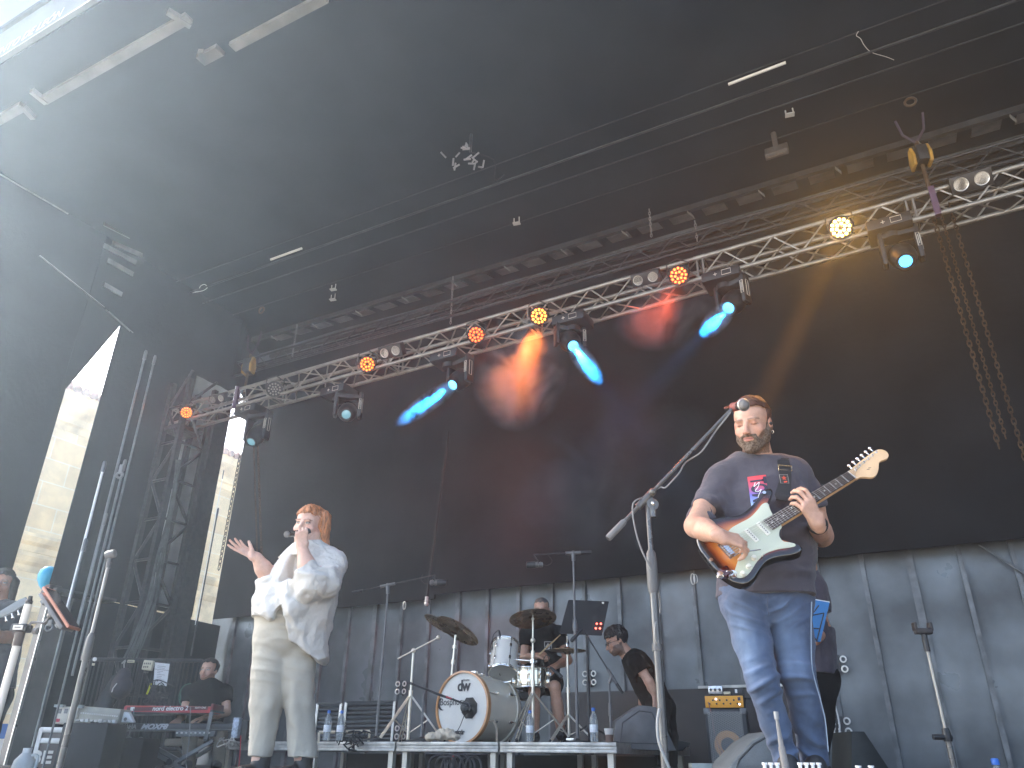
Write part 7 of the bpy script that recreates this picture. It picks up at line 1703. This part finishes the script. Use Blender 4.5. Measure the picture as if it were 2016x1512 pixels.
one('keyboard_cable', MB().tube([P_(a, b_, KB-.08) for a, b_ in ((263, 1395), (262, 1420), (250, 1460), (238, 1512))], .005, 6, smooth=5), CW, 'thin cable from the left end of the red keyboard to the floor', 'cable')
t = thing('stage_box', 'small grey blue connector box right of the black keyboard', 'box', P_(464, 1440, 8.2)); MB().obox(P_(466, 1433, 8.2), HR, HF, ZA, .03, .05, .09, .006).build('box', mat('box_blue_grey', (.35, .40, .48), .4, var=.4, scale=40), t)
MB().obox(P_(478, 1440, 8.3), HR, HF, ZA, .05, .05, .10, .006).build('side_box', PLAST, t)
mb = MB()
for i in range(9): c = P_(456+RNG.normal(0, 8), 1462+RNG.normal(0, 4), 8.1); mb.tube([c+RNG.normal(0, .035, 3) for _ in range(4)], .006, 5, smooth=4)
one('cable_tangle', mb, ALUD, 'silvery tangle of leads under the connector box left of the singer', 'cables')
one('red_cable', MB().tube([P_(474, 1448, 8.0), P_(473, 1475, 8.0), P_(470, 1512, 8.0)], .005, 6, smooth=4), mat('red_cord', (.45, .03, .04), .5), 'thin red cable left of the singer\'s trouser leg', 'cable')
# ---- cases at the left
CREAM = mat('case_cream', (.50, .47, .40), .45, var=.15, scale=6)
fcse = thing('flight_case', 'brown flight case with pale edges and stencilled letters at the lower left', 'flight case', stand_base(90, 1512, 7.5, FLZ))
q = [P_(80, 1436, 7.5), P_(118, 1434, 7.5)]; c = P_(95, 1475, 7.5)
cz0, cz1 = FLZ, P_(98, 1434, 7.5)[2]; cc = vec((c[0], c[1], (cz0+cz1)/2))+HR*.12+HF*.25
MB().obox(cc, HR, HF, ZA, .22, .25, (cz1-cz0)/2, .01).build('case_body', mat('case_brown', (.085, .065, .055), .5, var=.15), fcse)
for z_ in (cz1-.012, cz1-.10): MB().obox(vec((cc[0], cc[1], z_)), HR, HF, ZA, .232, .262, .022, .006).build('edge_profile', mat('case_edge', (.60, .60, .58), .35, .3), fcse)
for s_ in (-1, 1): MB().obox(cc+HR*s_*.22-HF*.25, HR, HF, ZA, .018, .014, (cz1-cz0)/2).build('corner_profile', MATS['case_edge'], fcse)
text('3E', .13, mat('stencil_white', (.7, .68, .62), .6), fcse, P_(82, 1492, 7.24), HR, ZA, 'lettering', bold=.006, sx=1.3)
rk = thing('mixer_rack', 'grey cream mixing rack with a row of white knobs behind the black case', 'mixer', P_(175, 1420, 7.9))
a, b = P_(108, 1394, 7.9), P_(152, 1390, 7.9); c0 = P_(130, 1408, 7.9)
MB().obox(c0+HF*.15, HR, HF, ZA, .10, .15, .075, .01).build('left_frame', CREAM, rk)
for i in range(3): MB().obox(P_(118+i*12, 1400, 7.75)-HF*.003, HR, HF, ZA, .014, .004, .02).build('panel_window', GRYM, rk)
MB().obox(P_(113, 1418, 7.74), HR, HF, ZA, .02, .004, .014).build('red_label', mat('red_tape', (.4, .03, .05), .6), rk)
c1 = P_(197, 1407, 7.95); MB().obox(c1+HF*.1, nrm(HR-ZA*.06), HF, nrm(ZA+HR*.06), .195, .12, .062, .008).build('right_unit', mat('mixer_grey', (.34, .33, .28), .5, var=.1), rk)
mb = MB()
for i in range(17): mb.sph(P_(160+i*4.4, 1403.5+i*.42, 7.82), .0075, 8)
mb.build('knob_row', WHITE, rk); mb = MB()
for i in range(9): mb.obox(P_(154+i*9, 1418+i*.3, 7.8), HR, HF, ZA, .014, .02, .006+.004*(i % 3))
mb.build('fader_caps', mat('fader_pale', (.55, .56, .55), .5, var=.3, scale=30), rk)
MB().obox(P_(160, 1391, 7.9), HR, HF, ZA, .02, .02, .014).obox(P_(118, 1390, 7.9), HR, HF, ZA, .04, .03, .012).build('corner_block', mat('corner_teal', (.25, .29, .28), .5), rk)
t = thing('white_device', 'small rounded white device under the left end of the red keyboard', 'device', P_(245, 1420, 8.0)); MB().prism(rpoly([(-.09, -.045), (.09, -.045), (.02, .045), (-.08, .05)], .015), P_(247, 1412, 8.0), HR, ZA, -.06, 0, .006).build('shell', mat('device_white', (.72, .74, .75), .4), t); MB().lathe(P_(247, 1416, 7.99), -HF, [(.016, 0), (.016, .004)], 14).build('badge', GRYM, t)
bc = thing('black_case', 'large case covered in black cloth below the mixing rack', 'case', stand_base(160, 1512, 7.4, FLZ)); zt2 = P_(160, 1423, 7.4)[2]
c = P_(158, 1470, 7.4); MB().obox(vec((c[0], c[1], (zt2+FLZ)/2))+HF*.2, HR, HF, ZA, .200, .2, (zt2-FLZ)/2, .015).build('cover', mat('cover_cloth', (.022, .023, .026), .7, var=.25, scale=3, bump=.3, bscale=8), bc)
c = P_(232, 1480, 7.9); zs = P_(240, 1452, 7.9)[2]; MB().obox(vec((c[0], c[1], (zs+FLZ)/2))+HF*.2, HR, HF, ZA, .22, .2, (zs-FLZ)/2, .02).build('side_cover', mat('cover_cloth_dark', (.012, .012, .014), .8, var=.25, scale=3), bc)
t = thing('water_jug', 'translucent white plastic jug with cap at the bottom left', 'jug', vtop(48, 1512, 6.3, FLZ)); p = vtop(45, 1512, 6.3, P_(48, 1512, 6.3)[2]-.12)
MB().lathe(p, ZA, [(.06, 0), (.075, .01), (.078, .12), (.07, .17), (.035, .215), (.025, .225)], 20).build('jug_body', mat('jug_plastic', (.62, .64, .63), .35, trans=.2, var=.1), t); MB().cyl(p+ZA*.22, p+ZA*.252, .03).build('cap', WHITE, t); MB().tube([p+ZA*.20+HR*.03, p+ZA*.20+HR*.085, p+ZA*.12+HR*.09, p+ZA*.09+HR*.07], .011, 8, smooth=3).build('handle', MATS['jug_plastic'], t)
# ---- fence with bags, papers and boxes
FD_ = 9.25
fe = thing('crowd_barrier', 'black barred barrier behind the keyboard corner hung with bags and papers', 'barrier', stand_base(290, 1400, FD_, FLZ))
a, b = P_(182, 1291, FD_), P_(398, 1308, FD_); z0 = .3; a[2] = b[2] = (a[2]+b[2])/2
BAR = mat('barrier_black', (.03, .03, .032), .45, .3)
MB().cyl(a, b, .02).build('top_rail', BAR, fe); MB().cyl((a[0], a[1], z0), (b[0], b[1], z0), .02).build('bottom_rail', BAR, fe)
for i in range(26): p = a+(b-a)*i/25; MB().cyl((p[0], p[1], z0), p, .0085 if i not in (0, 25) else .02, n=6).build('bar', BAR, fe)
def hang(px, py, d): return P_(px, py, d)
bp_ = thing('backpack', 'dark grey backpack hanging on the black barrier', 'backpack', P_(240, 1375, FD_-.15)); c = P_(240, 1347, FD_-.15)
S = SDF(c-.3, c+.3, .009); S.ell(c-ZA*.03, (.115, .09, .13), HR, HF, ZA, .03).ell(c+ZA*.08, (.07, .06, .09), HR, HF, ZA, .04).ell(c-ZA*.07-HF*.06, (.08, .05, .07), HR, HF, ZA, .03)
S.mesh('bag', mat('bag_cloth', (.045, .042, .050), .8, var=.25), bp_, disp=lambda V, N: .008*fbm(V*12, 71, 3)); MB().tube([c+ZA*.13, P_(244, 1308, FD_-.1), P_(247, 1300, FD_-.05), P_(240, 1306, FD_-.1)], .008, 6, smooth=4).build('strap', mat('strap_pale', (.3, .3, .3), .6), bp_); MB().tube([c-HF*.10-HR*.01, c-HF*.12-HR*.03-ZA*.05, c-HF*.11-HR*.04-ZA*.09], .006, 6).build('zip', mat('zip_pale', (.6, .6, .6), .5), bp_)
jk = thing('jacket', 'dark jacket hanging left of the backpack on the barrier', 'jacket', P_(212, 1400, FD_-.1)); c = P_(210, 1365, FD_-.1)
S = SDF(c-.35, c+.35, .01); S.cone(c+ZA*.15+HR*.05, c-ZA*.17-HR*.03, .04, .10, .03, flat=HF, f=.4); S.mesh('cloth', mat('jacket_cloth', (.035, .038, .042), .85, var=.2), jk, disp=lambda V, N: .010*fbm(V*vec((14, 14, 4)), 73, 3))
pp = thing('paper_sheet', 'white set list sheet pinned on the barrier', 'paper', P_(318, 1350, FD_-.06)); q = [P_(305, 1304, FD_-.06), P_(334, 1307, FD_-.06), P_(328, 1351, FD_-.06), P_(302, 1348, FD_-.06)]
quad(q, .001, 'sheet', mat('paper', (.66, .68, .70), .8), pp); mb = MB()
for i in range(9):
    p = q[0]+(q[3]-q[0])*(.15+.075*i)+(q[1]-q[0])*.2-HF*.004; w_ = (.25+.35*RNG.random()); mb.cyl(p, p+(q[1]-q[0])*w_, .0018, n=4)
mb.build('printed_lines', mat('label_ink', (.1, .1, .1), .6), pp); MB().cyl(q[0]+(q[3]-q[0])*.3-HF*.003, q[1]+(q[2]-q[1])*.3-HF*.003, .002, n=4).build('bold_line', MATS['label_ink'], pp)
jb = thing('junction_box', 'cream junction box with rows of sockets on the barrier', 'junction box', P_(292, 1325, FD_-.06)); c = P_(292, 1310, FD_-.08)
MB().obox(c, nrm(HR-ZA*.08), HF, nrm(ZA+HR*.08), .055, .03, .052, .01).build('box', mat('cream_box', (.58, .55, .42), .45), jb)
for i in range(7): q_ = c-HF*.032+HR*(-.032+.021*(i % 4))+ZA*(.016-.034*(i//4)); MB().obox(q_, HR, HF, ZA, .006, .003, .010).build('socket', mat('socket_dark', (.12, .11, .09), .5), jb)
for i in range(3): MB().lathe(c-ZA*.065+HR*(-.03+.02*i), -ZA, [(.007, 0), (.007, .014)], 8).build('gland', GRYM, jb)
for px, py, l, s_ in ((187, 1298, 'small round white gauge at the left end of the barrier', 0), (258, 1302, 'narrow cream terminal strip on top of the barrier', 1)):
    t = thing('gauge' if not s_ else 'terminal_strip', l, 'device', P_(px, py, FD_-.05)); c = P_(px, py, FD_-.05)
    (MB().lathe(c, -HF, [(.022, 0), (.022, .012), (.018, .014)], 20) if not s_ else MB().obox(c, HR, HF, ZA, .036, .015, .014, .003)).build('case', WHITE if not s_ else MATS['cream_box'], t)
    MB().obox(c-ZA*.055-HF*.01 if not s_ else c-HF*.016, HR, HF, ZA, .014 if not s_ else .028, .004, .012 if not s_ else .004).build('tag', MATS['cream_box'] if not s_ else GRYM, t)
one('green_cable_coil', (lambda mb: [mb.torus(P_(369, 1368, FD_-.1)+RNG.normal(0, .008, 3), HF+HR*.3*k*.3, .07+.006*k, .006, 20, 5, R2=.11) for k in range(5)] and mb)(MB()), mat('green_cable', (.03, .13, .10), .5), 'coil of green cable beside the keyboard player', 'cable')
one('yellow_cable', MB().tube([P_(297, 1345, FD_-.1), P_(294, 1355, FD_-.1), P_(289, 1367, FD_-.1)], .010, 6, smooth=4), mat('yellow_cord', (.6, .6, .02), .5), 'short yellow green cable below the junction box', 'cable')
mb = MB()
for i in range(14): c = P_(312+RNG.normal(0, 9), 1368+RNG.normal(0, 6), FD_-.12); mb.tube([c+RNG.normal(0, .06, 3) for _ in range(4)], .006, 5, smooth=4)
one('cable_tangle', mb, mat('cable_dark', (.04, .04, .045), .5), 'tangle of black cables under the white sheet on the barrier', 'cables')

# ================================================================== AIR
def volmat(name, dens, col=(.62, .80, 1.0), g=.0, noise=None):
    m = bpy.data.materials.new(name); m.use_nodes = True; t = m.node_tree; t.nodes.clear()
    o = t.nodes.new('ShaderNodeOutputMaterial'); v = t.nodes.new('ShaderNodeVolumePrincipled')
    v.inputs['Color'].default_value = (*col, 1); v.inputs['Anisotropy'].default_value = g; v.inputs['Density'].default_value = dens
    if noise:
        sc, lo, hi, cen, rad_ = noise
        co = t.nodes.new('ShaderNodeTexCoord'); n = t.nodes.new('ShaderNodeTexNoise'); n.inputs['Scale'].default_value = sc; n.inputs['Detail'].default_value = 5
        n.inputs['Distortion'].default_value = .6
        t.links.new(co.outputs['Object'], n.inputs['Vector'])
        r = t.nodes.new('ShaderNodeMapRange'); r.inputs[1].default_value = lo; r.inputs[2].default_value = hi; r.inputs[3].default_value = 0; r.inputs[4].default_value = dens
        t.links.new(n.outputs[0], r.inputs[0])
        # falls off to nothing towards the puff's edge
        mp = t.nodes.new('ShaderNodeVectorMath'); mp.operation = 'MULTIPLY'; mp.inputs[1].default_value = tuple(1/q for q in rad_)
        t.links.new(co.outputs['Object'], mp.inputs[0])
        ln = t.nodes.new('ShaderNodeVectorMath'); ln.operation = 'LENGTH'; t.links.new(mp.outputs[0], ln.inputs[0])
        f = t.nodes.new('ShaderNodeMapRange'); f.inputs[1].default_value = 1.0; f.inputs[2].default_value = .35; f.inputs[3].default_value = 0; f.inputs[4].default_value = 1
        t.links.new(ln.outputs['Value'], f.inputs[0])
        mu = t.nodes.new('ShaderNodeMath'); mu.operation = 'MULTIPLY'; t.links.new(r.outputs[0], mu.inputs[0]); t.links.new(f.outputs[0], mu.inputs[1])
        t.links.new(mu.outputs[0], v.inputs['Density'])
    t.links.new(v.outputs[0], o.inputs['Volume']); return m
hz = MB().box((-165, -165, -3), (165, 165, 24)).build('haze', volmat('haze_air', HAZE, g=HAZE_G), smooth=0); hz['kind'] = 'stuff'  # stage haze, spread outdoors to stand in for lens glare at the left
def puff(name, lab, c, rads, dens, sc=3.0, lo=.45, hi=.65, ax=None):
    mb = MB(); mb.sph((0, 0, 0), 1, 16); V = np.array(mb.v)*vec(rads); mb.v = [tuple(p) for p in V]
    o = mb.build(name, volmat(name+'_air', dens, g=.2, noise=(sc, lo, hi, c, rads)), loc=(0, 0, 0), smooth=0)
    o.location = [float(v) for v in c]; o['kind'] = 'stuff'; o['label'] = lab
    if ax is not None: o.rotation_mode = 'QUATERNION'; o.rotation_quaternion = Vector(ax).to_track_quat('X', 'Z')
    return o
for (le, v), L, s, n_ in zip(beams, (.95, .95, .62), (0, .0, .0), ('left', 'middle', 'right')):
    puff('smoke', 'blue lit smoke in the %s beam' % n_, le+v*(L*.5+.0), (L*.66, .115, .115), 10, sc=8, lo=.40, hi=.60, ax=v)
puff('smoke', 'orange lit smoke cloud under the amber lamp', aty(1022, 730, TY+.18), (.62, .42, .75), 3.4, sc=2.2, lo=.42, hi=.66)
puff('smoke', 'red lit smoke under the red lamp', aty(1302, 605, TY+.1), (.6, .4, .5), 1.5, sc=2.5)
puff('smoke', 'faint smoke drifting below the middle beam', aty(1180, 930, TY-.2), (1.3, .6, .9), .22, sc=1.5)
